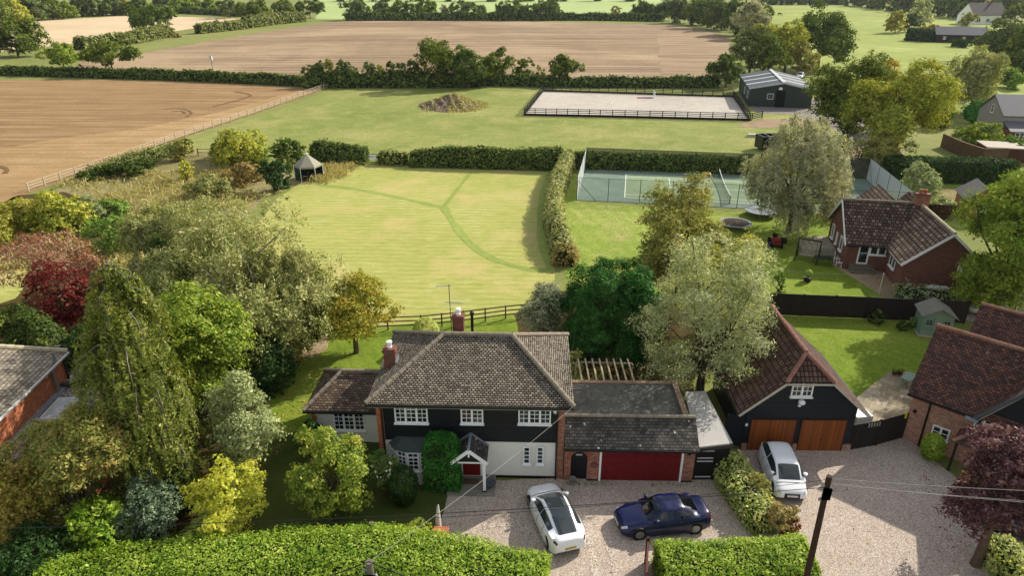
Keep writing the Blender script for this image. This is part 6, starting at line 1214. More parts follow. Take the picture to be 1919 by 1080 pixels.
# spoil heap: lumpy mound with scrub
def mound():
    rg = np.random.default_rng(9); a, b = W(786, 207), W(918, 207); cx = (a.x + b.x) / 2; w = (b.x - a.x) / 2; cy = W(850, 196).y; d = 8.5; h = 2.2; n = 60; me = MB(); 
    hf = lambda x, y: max(-.2, h * (math.exp(-abs((x + .1) / .72) ** 2.2 - (y / .6) ** 2) ) * (1 + .16 * math.sin(9 * x + 2) * math.cos(7 * y) + .12 * math.sin(23 * x + 11 * y)) - .3)
    G = [[(x * w, y * d, hf(x, y) + rg.normal() * .08) for x in np.linspace(-1.1, 1.1, n)] for y in np.linspace(-1.1, 1.1, 36)]
    for i in range(35):
        for j in range(n - 1): me.poly([G[i][j], G[i][j+1], G[i+1][j+1], G[i+1][j]])
    t = NT('spoil_heap'); p = t.n('TexCoord').outputs['Object']; nn = t.noise(p, .45, 5, .75, 1); n3 = t.noise(p, 3, 5, .8); col = t.ramp(t.math('ADD', t.math('MULTIPLY', nn, .6), t.math('MULTIPLY', n3, .4)), [(.38, '#4f4138'), (.5, '#77685a'), (.62, '#9c9079')]); mt = t.fin(col, .95, .05, n3, 1, .3)
    o = me.build('soil', mt, mo, smooth=True); C = np.stack([rg.uniform(-.9, 1.0, 2600) * w, rg.uniform(-.95, .6, 2600) * d, np.zeros(2600)], 1); k = (C[:, 0] > -.1 * w) | (rg.uniform(0, 1, 2600) < .25); C = C[k]; C[:, 2] = [hf(x / w, y / d) + .15 for x, y in C[:, :2]]
    C = C[C[:, 2] > 0]; link('scrub', leaf_mesh('scrub', C, rg.normal(size=C.shape) * .8 + np.array([0, 0, .6]), .5, rg, .3, [leaf_mat('dry_scrub', ['#7a6a48', '#a3906a', '#8c9250', '#b5a47c'], .25)]), mo)
ca = W(852, 198); mo = empty('spoil_heap', ca, 'low heap of brown soil and dry weeds in the middle of the paddock', 'heap'); mound()
# grazing horse
def horse(label, p, rz, col, s=1.0):
    h = empty('horse', p, label, 'horse', rz=rz); J = [(0, 0, 1.2, .3), (-.45, 0, 1.22, .31), (.55, 0, 1.18, .3), (.85, 0, 1.05, .19), (1.15, 0, .7, .13), (1.3, 0, .42, .12), (1.42, 0, .16, .07),
         (-.62, -.16, .9, .17), (-.66, -.16, .5, .08), (-.6, -.16, .06, .06), (-.62, .16, .9, .17), (-.7, .16, .5, .08), (-.66, .16, .06, .06), (.5, -.15, .85, .13), (.5, -.15, .45, .07), (.5, -.15, .06, .06), (.56, .15, .85, .13), (.6, .15, .45, .07), (.55, .15, .06, .06), (-.8, 0, 1.15, .1), (-.95, 0, .7, .06), (1.02, 0, 1.0, .06)]
    E_ = [(0, 1), (0, 2), (2, 3), (3, 4), (4, 5), (5, 6), (1, 7), (7, 8), (8, 9), (1, 10), (10, 11), (11, 12), (2, 13), (13, 14), (14, 15), (2, 16), (16, 17), (17, 18), (1, 19), (19, 20)]
    me = bpy.data.meshes.new('body'); me.from_pydata([(a * s, b * s, c * s) for a, b, c, r in J[:21]], E_, []); me.materials.append(col); o = link('body', me, h); sk = o.modifiers.new('skin', 'SKIN')
    for v, j in zip(me.skin_vertices[0].data, J): v.radius = (j[3] * s, j[3] * s)
    me.skin_vertices[0].data[0].use_root = True; sb = o.modifiers.new('sub', 'SUBSURF'); sb.levels = 1; sb.render_levels = 1; return h
horse('dark brown horse grazing in the bright far pasture', W(1461, 29.5), R(0), plain('dark_horse', '#2b1d16', .8), 1.35)
G_WHEEL = gravel_mat('worn_gravel', [(0, '#a59484'), (.3, '#c6b4a2'), (.7, '#dfcfbd'), (1, '#f2e7da')], 19)
for k, pts in enumerate(([(1120,1110),(1110,1040),(1100,1000)], [(1160,1110),(1150,1050),(1135,1000)], [(905,990),(960,985),(1010,1010)])):
    ribbon('wheel_track', pts, .38, .056 + .004 * k, G_WHEEL, seed=40 + k, jit=.05)
for k, pts in enumerate(([(310,205),(335,203),(352,207),(360,213),(350,219)], [(322,210),(340,208),(348,213)], [(400,200),(450,187),(470,178),(440,172)], [(0,312),(14,318),(10,326)])):
    ribbon('wheel_track', pts, .5, .07 + .01 * k, ground_mat('wheel_soil', [(0, '#6b5438'), (1, '#7d6445')]), seed=50 + k)
# ================================================================ leaf materials
LM = dict(
 oak=['#28360f', '#42541b', '#5d6b27', '#7f8237'], oakd=['#263413', '#3b4e1e', '#55672a', '#737f3a'], lime=['#3c5216', '#587022', '#788832', '#969a48'], yel=['#75842a', '#989e3a', '#b5b34c', '#cbc76e'],
 gold=['#5f651e', '#85802a', '#a39036', '#a47c34'], orange=['#505e20', '#74792c', '#938c38', '#a2823a'], maple=['#46561c', '#707a2b', '#9a9c40', '#bdb054'], birch=['#57602e', '#757c45', '#949565', '#b0ac82'], bgrey=['#5c604c', '#7c7f68', '#9a9982', '#b6b3a0'], willow=['#5c6844', '#7e8765', '#9fa387', '#c2c3ac'],
 silver=['#53603c', '#727d54', '#90966c', '#acb088'], wyel=['#5f6e28', '#82863a', '#9c9648', '#b0a456'], conif=['#0e240c', '#1a3c17', '#2b5822', '#4c7a36'], weep=['#38441a', '#545f27', '#737a38', '#969656'], darkc=['#1c2a12', '#2e3f1c', '#465624', '#697331'],
 grey=['#4c5340', '#6a705c', '#888c78', '#a6a892'], red=['#351014', '#54181c', '#6c2426', '#6a4430'], sumac=['#6a4232', '#8a5844', '#94786a', '#86805c'], purple=['#2a161d', '#42252e', '#5c3a43', '#86686e'], laurel=['#496616', '#688424', '#889e38', '#acb858'], laurel2=['#4a6a1c', '#6a8826', '#90a63a', '#b2bc58'],
 ivy=['#153a10', '#23561a', '#327224', '#548c30'], dkgreen=['#14240e', '#213618', '#2f4a20', '#435c2a'], var=['#5d7030', '#85924a', '#a9ac6c', '#cdc99a'], haw=['#54501f', '#77702f', '#8e7f3e', '#a08a56'], hawth=['#4e5a22', '#70783a', '#8e8a4c', '#9a7f50'], glauc=['#38493a', '#50624c', '#6d7d66', '#8d9c82'],
 hedge=['#3a4520', '#56602c', '#737840', '#8f8c58'], hedged=['#2a3818', '#3f4f22', '#56662e', '#707c40'], brown=['#5c4e2a', '#7a6a3c', '#948454', '#a69668'], bush=['#3a5220', '#557030', '#748c40', '#94a254'], lav=['#4a5a3c', '#6c7a58', '#8d9776', '#a9ae90'], orch=['#465a22', '#657a30', '#8a9642', '#b4ac58'], rose=['#2f4a22', '#48622e', '#64783c', '#8a9254'], white=['#dcd8c8', '#e8e4d8'], far=['#2c3b1c', '#43522a', '#5a663a', '#727a48'], fard=['#2e3c20', '#43522c', '#5a6738', '#717b46'])
def M(k, tr=.26, gl=.05): return leaf_mat('leaf_' + k, LM[k], tr, gloss=gl)
# ================================================================ hedges
hedge([(-80,139),(60,141.5),(205,146),(330,150),(470,156),(592,162),(612,163)], 2.6, [2.4,2.3,2.5,2.6,2.5,2.4,3.2], M('hedged'), 'long dark clipped hedge between the two ploughed fields', seed=3, step=2.5, leafk=4, rough=.25, wob=.12, box=False)
hedge([(895,159),(1010,162),(1180,163),(1345,164)], 2.6, [3.2,2.4,2.3,2.6], M('hedged'), 'field hedge running behind the sand arena', seed=4, step=2.5, leafk=4, rough=.3, wob=.15, box=False)
hedge([(575,163),(700,163),(800,163),(900,161)], 4.0, [3,3.6,3.4,3.2], M('oakd'), 'overgrown dark hedge bank below the pair of big field oaks', seed=5, step=2.5, leafk=4, rough=.5, wob=.25, box=False)
hedge([(150,93),(230,84),(300,71.5),(318,68)], 5, [4,4,5,4], M('hedge'), 'dark field hedge under the big spreading oak', seed=6, step=3, leafk=3.6, rough=.5, wob=.2, box=False)
hedge([(373,63),(420,58),(458,54)], 4, 4.2, M('hedge'), 'neat block of hedge beyond the green strip', seed=7, step=3, leafk=3.6, rough=.3, wob=.08)
hedge([(458,53),(510,46),(568,40)], 5, [5,6,5], M('hedge'), 'rising field hedge leading to the far trees', seed=8, step=3, leafk=3.6, rough=.5, wob=.2, box=False)
hedge([(650,38),(800,38),(960,38),(1120,38),(1240,40)], 4, 4.2, M('hedged'), 'far hedge below the row of field trees', seed=9, step=5, leafk=3.6, rough=.4, wob=.2, box=False)
hedge([(310,23),(390,27),(460,31)], 5, 4, M('hedged'), 'low dark hedge at the top of the pale field', seed=10, step=6, leafk=3.6, rough=.4, wob=.2, box=False)
hedge([(592,300),(640,304),(688,305)], 3.0, [2.6,3.0,2.2], M('hedged'), 'domed dark hedge right of the garden tent', seed=11, leafk=3.4, rough=.25, wob=.12, box=False)
hedge([(714,306),(762,308)], 2.2, 1.7, M('hedge'), 'small bushy hedge right of the pale bench', seed=12, leafk=3.4, rough=.3, box=False)
hedge([(772,309),(860,311),(960,314),(1052,316)], 3.0, [2.0,2.7,2.6,2.9], M('hedged'), 'long clipped hedge closing the far side of the hay meadow', seed=13, leafk=3.4, rough=.2, wob=.06, box=False)
hedge([(1078,314),(1180,318),(1290,322),(1400,326)], 1.6, 2.2, M('hedged'), 'dark clipped hedge behind the tennis court', seed=14, leafk=3.4, rough=.2, wob=.05)
hedge([(1066,312),(1052,340),(1041,375),(1037,410),(1041,440),(1052,470),(1060,492)], 1.9, [2.6,2.5,2.4,2.4,2.4,2.3,1.9], M('birch'), 'curved clipped hedge between the hay meadow and tennis lawn', seed=15, leafk=3.3, rough=.2, wob=.08, box=False)
hedge([(1062,486),(1057,500)], 2.2, 1.7, M('brown'), 'rounded reddish brown end bush of the curved hedge', seed=16, leafk=3.3, rough=.25, box=False, cat='bush', name='bush')
hedge([(1660,338),(1760,338),(1890,342)], 3.2, 2.9, M('dkgreen'), 'square dark clipped hedge right of the tennis court', seed=17, leafk=3.3, rough=.15, wob=.03)
hedge([(1702,75),(1748,78)], 7, 4.5, M('dkgreen'), 'square hedge beside the timber stable', seed=18, step=3, leafk=3.6, rough=.3, wob=.05)
hp0 = W(60, 1090, 0); 
hedge([(-19.3, 20.1), (-15, 21.0), (-10, 21.5), (-6, 21.75), (-3.2, 21.6), (-.5, 21.0), (1.35, 20.75)], [2.9][0], [1.8,1.95,2.05,2.05,1.95,1.55,1.45], M('laurel', .42, .08), 'long bright green laurel hedge along the bottom front', px=False, seed=19, leafk=2.7, mn=.08, rough=.16, wob=.07, dens=1.2)
hedge([(6.35, 21.6), (9.5, 21.7), (12.75, 21.75)], 2.2, [1.5,1.55,1.75], M('laurel', .42, .08), 'boxy bright green hedge at the bottom right beside the drive', px=False, seed=20, leafk=2.7, mn=.08, rough=.13, wob=.04, dens=1.25)
a_, b_ = W(1362, 893), W(1440, 1000)
hedge([(a_.x, a_.y + .2), ((a_.x+b_.x)/2 - .15, (a_.y+b_.y)/2), (b_.x - .1, b_.y)], 1.55, [1.55,1.25,1.2], M('var', .4, .1), 'clipped variegated hedge between the two gravel drives', px=False, seed=21, leafk=4.2, mn=.11, rough=.16, wob=.06, dens=1.1)
a_, b_ = W(1855, 1045), W(1945, 1140)
hedge([(a_.x, a_.y), (b_.x, b_.y)], 1.5, 1.3, M('var', .4, .14), 'pale silvery clipped hedge at the bottom right corner', px=False, seed=22, leafk=4.2, mn=.12, rough=.12, wob=.04)
hedge([(795 + 34, 925), (834, 905)], 1.75, 3.3, M('ivy', .35, .08), 'tall clipped dark green laurel column beside the porch', seed=23, leafk=3.6, mn=.1, rough=.07, wob=.015, step=.5, dens=1.8, name='topiary', cat='topiary')
hedge([(1680,562),(1740,568),(1798,572)], 1.4, 1.3, M('lav', .35), 'loose grey green shrubs below the bungalow gable wall', seed=24, leafk=3.6, rough=.35, wob=.2, box=False, cat='shrub')

# ================================================================ garden trees, near to far
tree_at(132, 1015, 775, 225, M('hawth'), 'untidy yellow brown hawthorn filling the bottom left corner', nl=18, fluff=.14, zb=.05, dens=1.15, nlimb=22, leafk=4.2, mn=.12, asp=.5, lobe=.34)
tree_at(28, 1050, 858, 140, M('haw'), 'brown leaved thorn tree at the extreme bottom left edge', nl=12, fluff=.16, zb=.05, leafk=4.2, mn=.12, lobe=.4)
def weeping(label, bx, by, ty, wpx, mat, seed, tiers=13, dens=1.0, twig='#8d8478'):
    rg = np.random.default_rng(seed); p = W(bx, by); h = HT(p.y, ty); w = wpx / SCL(p.y, h * .45); p.x *= SCL(p.y) / SCL(p.y, h * .45); t = empty('weeping_conifer', p, label, 'conifer'); sz = .15; C = []; N = []; mb = MB(); bk = plain('twig_grey', twig, .9)
    mb.tube([(0, 0, -.1), (.05, 0, h * .5), (0, 0, h)], [.22, .14, .03], 8)
    nb = 150
    for k in range(nb):
        f = (k + .5) / nb; z = h * (.1 + .89 * f); r = w / 2 * min(1, (1 - f) * 2.8) ** .55 * rg.uniform(.55, 1.08) + .15; a = rg.uniform(0, 6.28); d = np.array([math.cos(a), math.sin(a), 0])
        pts = [Vector((0, 0, z)), Vector(d * r * .5) + Vector((0, 0, z + .22 * r)), Vector(d * r * .9) + Vector((0, 0, z + .05 * r)), Vector(d * r) + Vector((0, 0, z - .35 * r - .2))]
        mb.tube(pts, [.035, .028, .018, .008], 4, cap=False)
        ns = int(12 * r / 1.2) + 6
        for s in range(ns):
            u = rg.uniform(.25, 1.0); q = d * r * u; zz = z + .2 * r * math.sin(u * 2.6) - (.4 * r if u > .9 else 0); side = np.cross(d, [0, 0, 1]) * rg.normal() * .22 * r; L = rg.uniform(.5, 1.35) * min(1.3, .45 + r * .35)
            n = int(17 * L * dens); g = rg.uniform(0, 1, n)[:, None]; C.append(q + side + np.array([0, 0, zz]) + d * .12 * g + rg.normal(size=(n, 3)) * .05 - np.array([0, 0, 1]) * g * L); N.append(d + rg.normal(size=(n, 3)) * .55 + np.array([0, 0, .25]))
    C = np.vstack(C); N = np.vstack(N); C[:, 2] = np.maximum(C[:, 2], .05); link('crown', leaf_mesh('crown', C, N, sz, rg, .42, [mat]), t); link('trunk', mb_mesh(mb, 'trunk', bk), t); return t
weeping('tall weeping conifer with drooping olive branches at left', 272, 935, 488, 178, M('weep', .3), 71, dens=1.5)
tree_at(378, 825, 520, 180, M('lime'), 'bright green dense tree just right of the weeping conifer', nl=16, fluff=.15, zb=.1, dens=1.1, leafk=4.2, mn=.13)
tree_at(318, 790, 560, 110, M('lime'), 'lower bright green tree behind the weeping conifer', nl=10, fluff=.16, zb=.1, leafk=4.2, mn=.13)
tree_at(462, 885, 695, 150, M('silver'), 'grey green airy tree beside the annexe lawn', nl=13, fluff=.17, zb=.16, leafk=4.0, mn=.11, nlimb=24, dens=.9)
tree_at(445, 700, 345, 350, M('birch'), 'huge pale olive willow with feathery crown on the left', nl=40, lobe=.27, fluff=.12, zb=.04, dens=1.5, droop=.8, leafk=4.0, nlimb=34, asp=.4, bark=BARK_PALE)
tree_at(535, 690, 455, 175, M('birch'), 'right hand lobe of willow overhanging the hay meadow', nl=12, lobe=.36, fluff=.13, zb=.15, dens=1.1, droop=.9, leafk=4.0, nlimb=20, asp=.34, bark=BARK_PALE)
tree_at(322, 560, 372, 190, M('birch'), 'pale feathery willow crown above the red shrubs', nl=12, lobe=.36, fluff=.13, zb=.1, dens=1.0, droop=.9, leafk=3.8, nlimb=18, asp=.36, bark=BARK_PALE)
tree_at(350, 700, 432, 125, M('darkc'), 'dark upright conifer wrapped in the pale willow', nl=14, lobe=.4, fluff=.16, zb=.02, dens=1.1, leafk=4.0, cat='conifer')
tree_at(122, 640, 486, 135, M('red'), 'crimson leaved maple left of the weeping conifer', nl=18, fluff=.11, zb=.12, dens=.55, leafk=4.0, nlimb=20)
tree_at(118, 560, 430, 190, M('sumac'), 'sparse orange sumac with bare pale branches above the crimson maple', nl=18, lobe=.3, fluff=.13, zb=.2, dens=.3, leafk=3.4, nlimb=60, bark=plain('white_bark', '#b9aa98', .9))
tree_at(60, 690, 575, 150, M('darkc'), 'dark green shrubby tree in shade behind the pale roofed house', nl=10, fluff=.15, zb=.02, leafk=4.0)
tree_at(175, 700, 590, 130, M('dkgreen'), 'very dark evergreen below the crimson maple', nl=10, fluff=.15, zb=.02, leafk=4.0)
tree_at(505, 735, 610, 110, M('dkgreen'), 'dark evergreen tree right of the willow skirts', nl=10, fluff=.16, zb=.02, leafk=4.2)
tree_at(560, 655, 548, 95, M('darkc'), 'dark holly like tree between willow and orange tree', nl=10, fluff=.16, zb=.02, leafk=4.0)
tree_at(669, 662, 506, 160, M('orange'), 'round maple turning orange on the lawn behind the annexe', nl=16, lobe=.36, fluff=.14, zb=.24, dens=1.1, leafk=3.9, nlimb=18, trunk=.16)
shrub_at(548, 682, 638, 42, M('gold'), 'round golden shrub on the shaded bed left of the lawn', tight=True, mn=.12)
shrub_at(520, 672, 622, 40, M('glauc'), 'pale blue green shrub behind the round golden shrub')
shrub_at(448, 745, 680, 95, M('dkgreen'), 'dark shrub mass between lime tree and shaded lawn'); shrub_at(488, 716, 684, 34, M('sumac'), 'small orange shrub at the edge of the shaded lawn', twig=BARK_PALE)
shrub_at(800, 652, 598, 52, M('var', .4, .1), 'white variegated round bush just behind the house ridge', tight=True, mn=.12)
tree_at(632, 972, 800, 146, M('orch', .42), 'apple tree with yellowing leaves in front of the annexe', nl=20, lobe=.3, fluff=.15, zb=.14, dens=.95, leafk=4.2, mn=.11, nlimb=26, trunk=.09)
tree_at(722, 930, 842, 58, M('rose'), 'standard white rose bush beside the bay window', name='rose_bush', cat='rose bush', nl=8, fluff=.2, zb=.35, leafk=3.6, mn=.09, dens=.8)
rp = W(722, 930); rg_ = np.random.default_rng(8); C_ = sph(rg_, 60) * np.array([.75, .75, .5]) * rg_.uniform(.8, 1.1, (60, 1)) + np.array([0, 0, 1.85]); bl = leaf_mesh('blossom', C_, C_ - np.array([0, 0, 1.8]), .15, rg_, .9, [M('white', .2)]); link('blossom', bl, [o for o in bpy.data.objects if o.name.startswith('rose_bush')][0])
shrub_at(759, 946, 875, 58, M('dkgreen'), 'dark clipped round bush under the bay window', tight=True, mn=.09)
shrub_at(437, 1010, 862, 165, M('yel', .45), 'yellow leafed spreading shrub on the front lawn edge', nl=16, lobe=.32, fluff=.13, leafk=4.4, mn=.13, dens=.85, twig=BARK_PALE)
shrub_at(288, 1010, 905, 125, M('glauc'), 'blue green rounded shrub between laurel and yellow shrub', nl=10, leafk=4.0)
shrub_at(192, 1035, 935, 150, M('laurel2', .42, .08), 'light green glossy shrub at the hedge left end', nl=12, leafk=4.6, mn=.14)
shrub_at(412, 885, 852, 42, M('bush'), 'small mid green bush behind the yellow shrub'); shrub_at(345, 960, 870, 80, M('darkc'), 'dark shrub in the shade under the weeping conifer')
shrub_at(90, 1095, 985, 150, M('dkgreen'), 'dark shrub at the bottom left below the hawthorn'); shrub_at(790, 1030, 975, 70, M('orch', .42), 'straggly pale green shrub growing out of the hedge by the pier', nl=7, dens=.6, twig=BARK_PALE)
shrub_at(590, 850, 790, 60, M('dkgreen'), 'dark shrub at the annexe quoin corner')
# centre and right gardens
shrub_at(1022, 640, 527, 112, M('grey'), 'grey leaved rounded shrub behind the right of the main roof', nl=14, fluff=.14, dens=1.1, leafk=3.6, mn=.11, asp=.4, twig=BARK_PALE)
tree_at(1125, 655, 482, 190, M('conif', .25), 'deep green cypress clump behind the pergola', nl=40, lobe=.24, fluff=.1, zb=.0, dens=1.4, leafk=3.6, asp=.35, up=.5, cat='conifer')
tree_at(1185, 690, 505, 90, M('conif', .25), 'second deep green cypress against the silvery willow', nl=12, lobe=.36, fluff=.14, zb=.0, dens=1.2, leafk=3.8, asp=.4, up=.9, cat='conifer')
tree_at(1262, 575, 322, 185, M('hawth'), 'autumn tree with russet top and green skirts behind the willow', nl=18, lobe=.34, fluff=.14, zb=.14, dens=.9, leafk=3.7, nlimb=26)
tree_at(1310, 745, 432, 240, M('willow', .45), 'tall silvery willow between the two garages', nl=44, lobe=.26, fluff=.13, zb=.04, dens=1.25, leafk=3.6, nlimb=46, asp=.38, mn=.12, shape=1.0)
tree_at(1352, 640, 440, 130, M('wyel', .35), 'yellowing top of willow standing behind the silvery one', nl=14, lobe=.34, fluff=.15, zb=.15, dens=.9, leafk=3.8, nlimb=20, asp=.4)
tree_at(1478, 436, 203, 190, M('bgrey', .35), 'pale grey weeping birch on the bungalow lawn', nl=26, lobe=.3, fluff=.12, zb=.07, dens=1.15, droop=1.3, leafk=3.7, nlimb=26, asp=.34, trunk=.24)
tree_at(1862, 590, 292, 225, M('lime'), 'large bright green oak at the right edge', nl=24, lobe=.32, fluff=.14, zb=.08, dens=1.1, leafk=4.0, nlimb=26, mn=.15)
tree_at(1905, 545, 300, 130, M('oakd'), 'darker green oak behind the large bright one at right', nl=14, fluff=.15, zb=.1, leafk=4.0)
tree_at(1828, 1062, 806, 205, M('purple', .3, .1), 'purple leaved plum tree over the right hand drive', nl=20, lobe=.32, fluff=.15, zb=.3, dens=1.0, leafk=4.2, mn=.12, nlimb=26, trunk=.17)
shrub_at(1741, 862, 814, 40, M('laurel2'), 'round clipped yellow green ball bush by the cottage wall', tight=True, mn=.09)
shrub_at(1722, 830, 795, 26, M('rose'), 'small climbing shrub against the cottage wall')
shrub_at(1455, 1003, 945, 70, M('brown'), 'brownish straggly shrub at the near end of the variegated hedge', dens=.8, twig=BARK_PALE); shrub_at(1476, 1010, 968, 46, M('red'), 'red berried shrub at the drive corner of the hedge', dens=.5)
shrub_at(1420, 948, 888, 60, M('hawth'), 'grey brown shrub in the middle of the variegated hedge', dens=.8)
shrub_at(1080, 700, 655, 30, M('var'), 'pale flowering climber at the right of the main roof'); shrub_at(1120, 712, 690, 60, M('hawth'), 'low mixed planting under the pergola poles', dens=.6); shrub_at(1165, 708, 688, 50, M('brown'), 'low brown planting at the right of the pergola', dens=.6)
shrub_at(1459, 548, 507, 30, M('bush', .45), 'small pale green sapling beside the dark fence', nl=6); shrub_at(1642, 606, 578, 34, M('darkc'), 'dark low shrub at the foot of the boarded fence'); shrub_at(1708, 615, 592, 22, M('bush', .45), 'yellow green shrub left of the garden shed'); shrub_at(1690, 618, 600, 26, M('darkc'), 'dark green fern like shrub by the boarded fence')
shrub_at(1720, 378, 303, 78, M('lav'), 'large grey green shrub beyond the bungalow ridge'); shrub_at(1680, 345, 288, 60, M('dkgreen'), 'dark shrub under the yellow maple'); shrub_at(1765, 408, 368, 60, M('silver'), 'silver green shrub right of the bungalow chimney')
for k, (x, y, t, w) in enumerate(((1784, 339, 311, 20), (1803, 342, 315, 14), (1819, 340, 321, 14))): shrub_at(x, y, t, w, M('lime', .45), ['left and largest', 'middle, pointed', 'right and smallest'][k] + ' of three small yellow green conifers', 'conifer', 'three small conifers before the dark hedge', name='small_conifer', mn=.2)
shrub_at(1560, 408, 362, 60, M('birch'), 'loose grasses and shrub behind the bungalow steps', dens=.6)
# left wild garden
for k, (x, y, t, w, mt, lb) in enumerate(((40,440,368,120,'wyel','yellow green willow bush at the left edge below the ploughed field'),(115,440,358,115,'maple','large yellow bush beside the left edge willow'),(210,410,372,85,'bush','mid green bush right of the yellow bushes'),(225,468,402,120,'bush','broad fresh green bush above the orange sumac'),(8,470,412,60,'wyel','small yellow green bush at the left edge path'),(165,420,365,70,'lav','grey green bush between the yellow bushes'),
  (345,300,258,58,'hawth','olive bush at the long pale fence'),(352,342,298,30,'yel','small brilliant yellow tree in the rough grass'),(455,306,238,122,'maple','large golden topped bush left of the tent'),(425,300,252,70,'oak','green shoulder of the golden topped bush'),(540,316,256,72,'oakd','dark green bush behind the garden tent'),(520,358,294,64,'dkgreen','dark round bush in front of the garden tent'),(462,345,302,90,'brown','olive brown bush left of the dark round bush'),(400,370,325,90,'birch','pale scrubby bush above the feathery willow'),(250,330,300,90,'darkc','dark bramble patch beside the long pale fence'),(185,335,312,70,'darkc','low dark bramble at the fence far from the tent'),(490,275+30,268,50,'bush','green bush right of the golden topped bush'))):
    shrub_at(x, y, t, w, M(mt), lb, leafk=3.6, nl=11)
hedge([(170,335),(235,312),(300,292),(340,283)], 4.2, [.8,1.2,1.2,.9], M('hedge'), 'dark bramble thicket along the long pale fence', seed=31, leafk=3.6, rough=.4, wob=.3, box=False, cat='bramble', name='bramble')
# dry tall grass around the tent
def tuft(label, pts, n, h, mat, seed):
    rg = np.random.default_rng(seed); P = np.array([tuple(W(*p)) for p in pts]); o = P.mean(0); k = rg.integers(0, len(P), n); j = rg.integers(0, len(P), n); u = rg.uniform(0, 1, (n, 1)); C = P[k] * u + P[j] * (1 - u) - o + rg.normal(size=(n, 3)) * np.array([.8, .8, 0]); C[:, 2] = rg.uniform(.05, h, n)
    N = rg.normal(size=(n, 3)); N[:, 2] *= .25; ob = link('tall_grass', leaf_mesh('tall_grass', C, N, .55, rg, .16, [mat]), None, o); return tag(ob, label, 'grass', kind='stuff')
MG = leaf_mat('dry_grass', ['#6e7444', '#938a60', '#aca07a', '#85874e'], .3)
tuft('tall dry beige grass right of the garden tent', [(612,318),(655,312),(640,330),(600,340)], 1500, .7, MG, 1); tuft('rough dry grass on the bank between the long fence and the meadow', [(130,345),(200,375),(300,350),(380,350),(330,385),(250,410),(440,390),(480,370),(420,320),(280,330)], 6000, .6, MG, 2); tuft('rough dry grass beside the left path', [(10,500),(100,490),(220,480),(260,500),(60,450)], 2500, .5, MG, 3)

# ================================================================ field trees and woods
ORD = ['first', 'second', 'third', 'fourth', 'fifth', 'sixth', 'seventh', 'eighth', 'ninth', 'tenth', 'eleventh', 'twelfth', 'thirteenth', 'fourteenth', 'fifteenth', 'sixteenth', 'seventeenth', 'eighteenth', 'nineteenth', 'twentieth', 'twenty-first', 'twenty-second', 'twenty-third', 'twenty-fourth']
tree_at(35, 106, 30, 100, M('oak'), 'massive rounded oak at the left edge of the fields', nl=20, zb=.1, lobe=.34); tree_at(123, 136, 75, 72, M('lime'), 'small open oak with yellow tinge on the long hedge', nl=14, zb=.3, lobe=.3, dens=.8, nlimb=20); tree_at(213, 139, 73, 96, M('oak'), 'wide spreading green oak on the long hedge', nl=18, zb=.28, lobe=.3, dens=.85, nlimb=24)
tree_at(292, 68, 4, 88, M('oakd'), 'dark spreading oak standing in the pale field edge', nl=16, zb=.25, lobe=.32, nlimb=18)
shrub_at(332, 70, 60, 20, M('brown'), 'round brown bush beside the spreading oak', leafk=3.4); shrub_at(408, 51, 35, 19, M('lime'), 'little round tree behind the neat hedge block', leafk=3.4)
FR = [(432,34,-4,48,'fard'),(480,44,-4,68,'oak'),(533,37,-4,48,'oak'),(582,34,-5,54,'oakd'),(338,24,-6,48,'lime')]
for k, (x, y, t, w, mt) in enumerate(FR): tree_at(x, y, t, w, M(mt), ['dark round tree left of the top hedge group', 'broad oak at the near end of the top hedge group', 'medium oak in the middle of the top hedge group', 'dark oak at the corner where green field begins', 'yellow green tree at the top between the left woods and hedge group'][k], nl=12, zb=.12)
row = [(666,37,-4,36,'fard'),(689,34,10,22,'oakd'),(717,32,-2,34,'fard'),(746,34,-3,32,'oak'),(768,35,0,30,'oakd'),(799,34,-2,42,'oak'),(833,37,6,20,'bgrey'),(850,37,2,22,'oakd'),(885,36,-2,44,'fard'),(947,37,-3,34,'oak'),(969,37,-3,42,'oakd'),(1012,37,-3,32,'oak'),(1036,37,-4,36,'oakd'),(1155,37,9,18,'hawth'),(1205,37,-2,40,'oakd'),(1235,38,-4,50,'fard')]
for k, (x, y, t, w, mt) in enumerate(row): tree_at(x, y, t, w * 1.3, M(mt), ORD[k] + ' tree from the left along the far field hedge', 'tree', 'trees along the far field hedge', nl=9, zb=.04, nlimb=6)
wood = [(10,42,-14,70,'maple'),(60,38,-14,60,'fard'),(100,36,-12,52,'oak'),(128,33,0,30,'lime'),(155,31,-12,46,'fard'),(185,30,-8,44,'oakd'),(215,28,-10,44,'far'),(238,27,-8,30,'orange'),(262,28,-10,40,'oakd'),(312,21,-10,44,'far'),(-30,45,-12,80,'oak'),(365,19,-9,36,'oak'),(395,18,-9,30,'lime')]
for k, (x, y, t, w, mt) in enumerate(wood): tree_at(x, y, t, w * 1.2, M(mt), ORD[k] + ' tree planted in the wood edge at the top left corner', 'tree', 'wood edge at top left', nl=9, zb=.02, nlimb=5, dens=1.1)
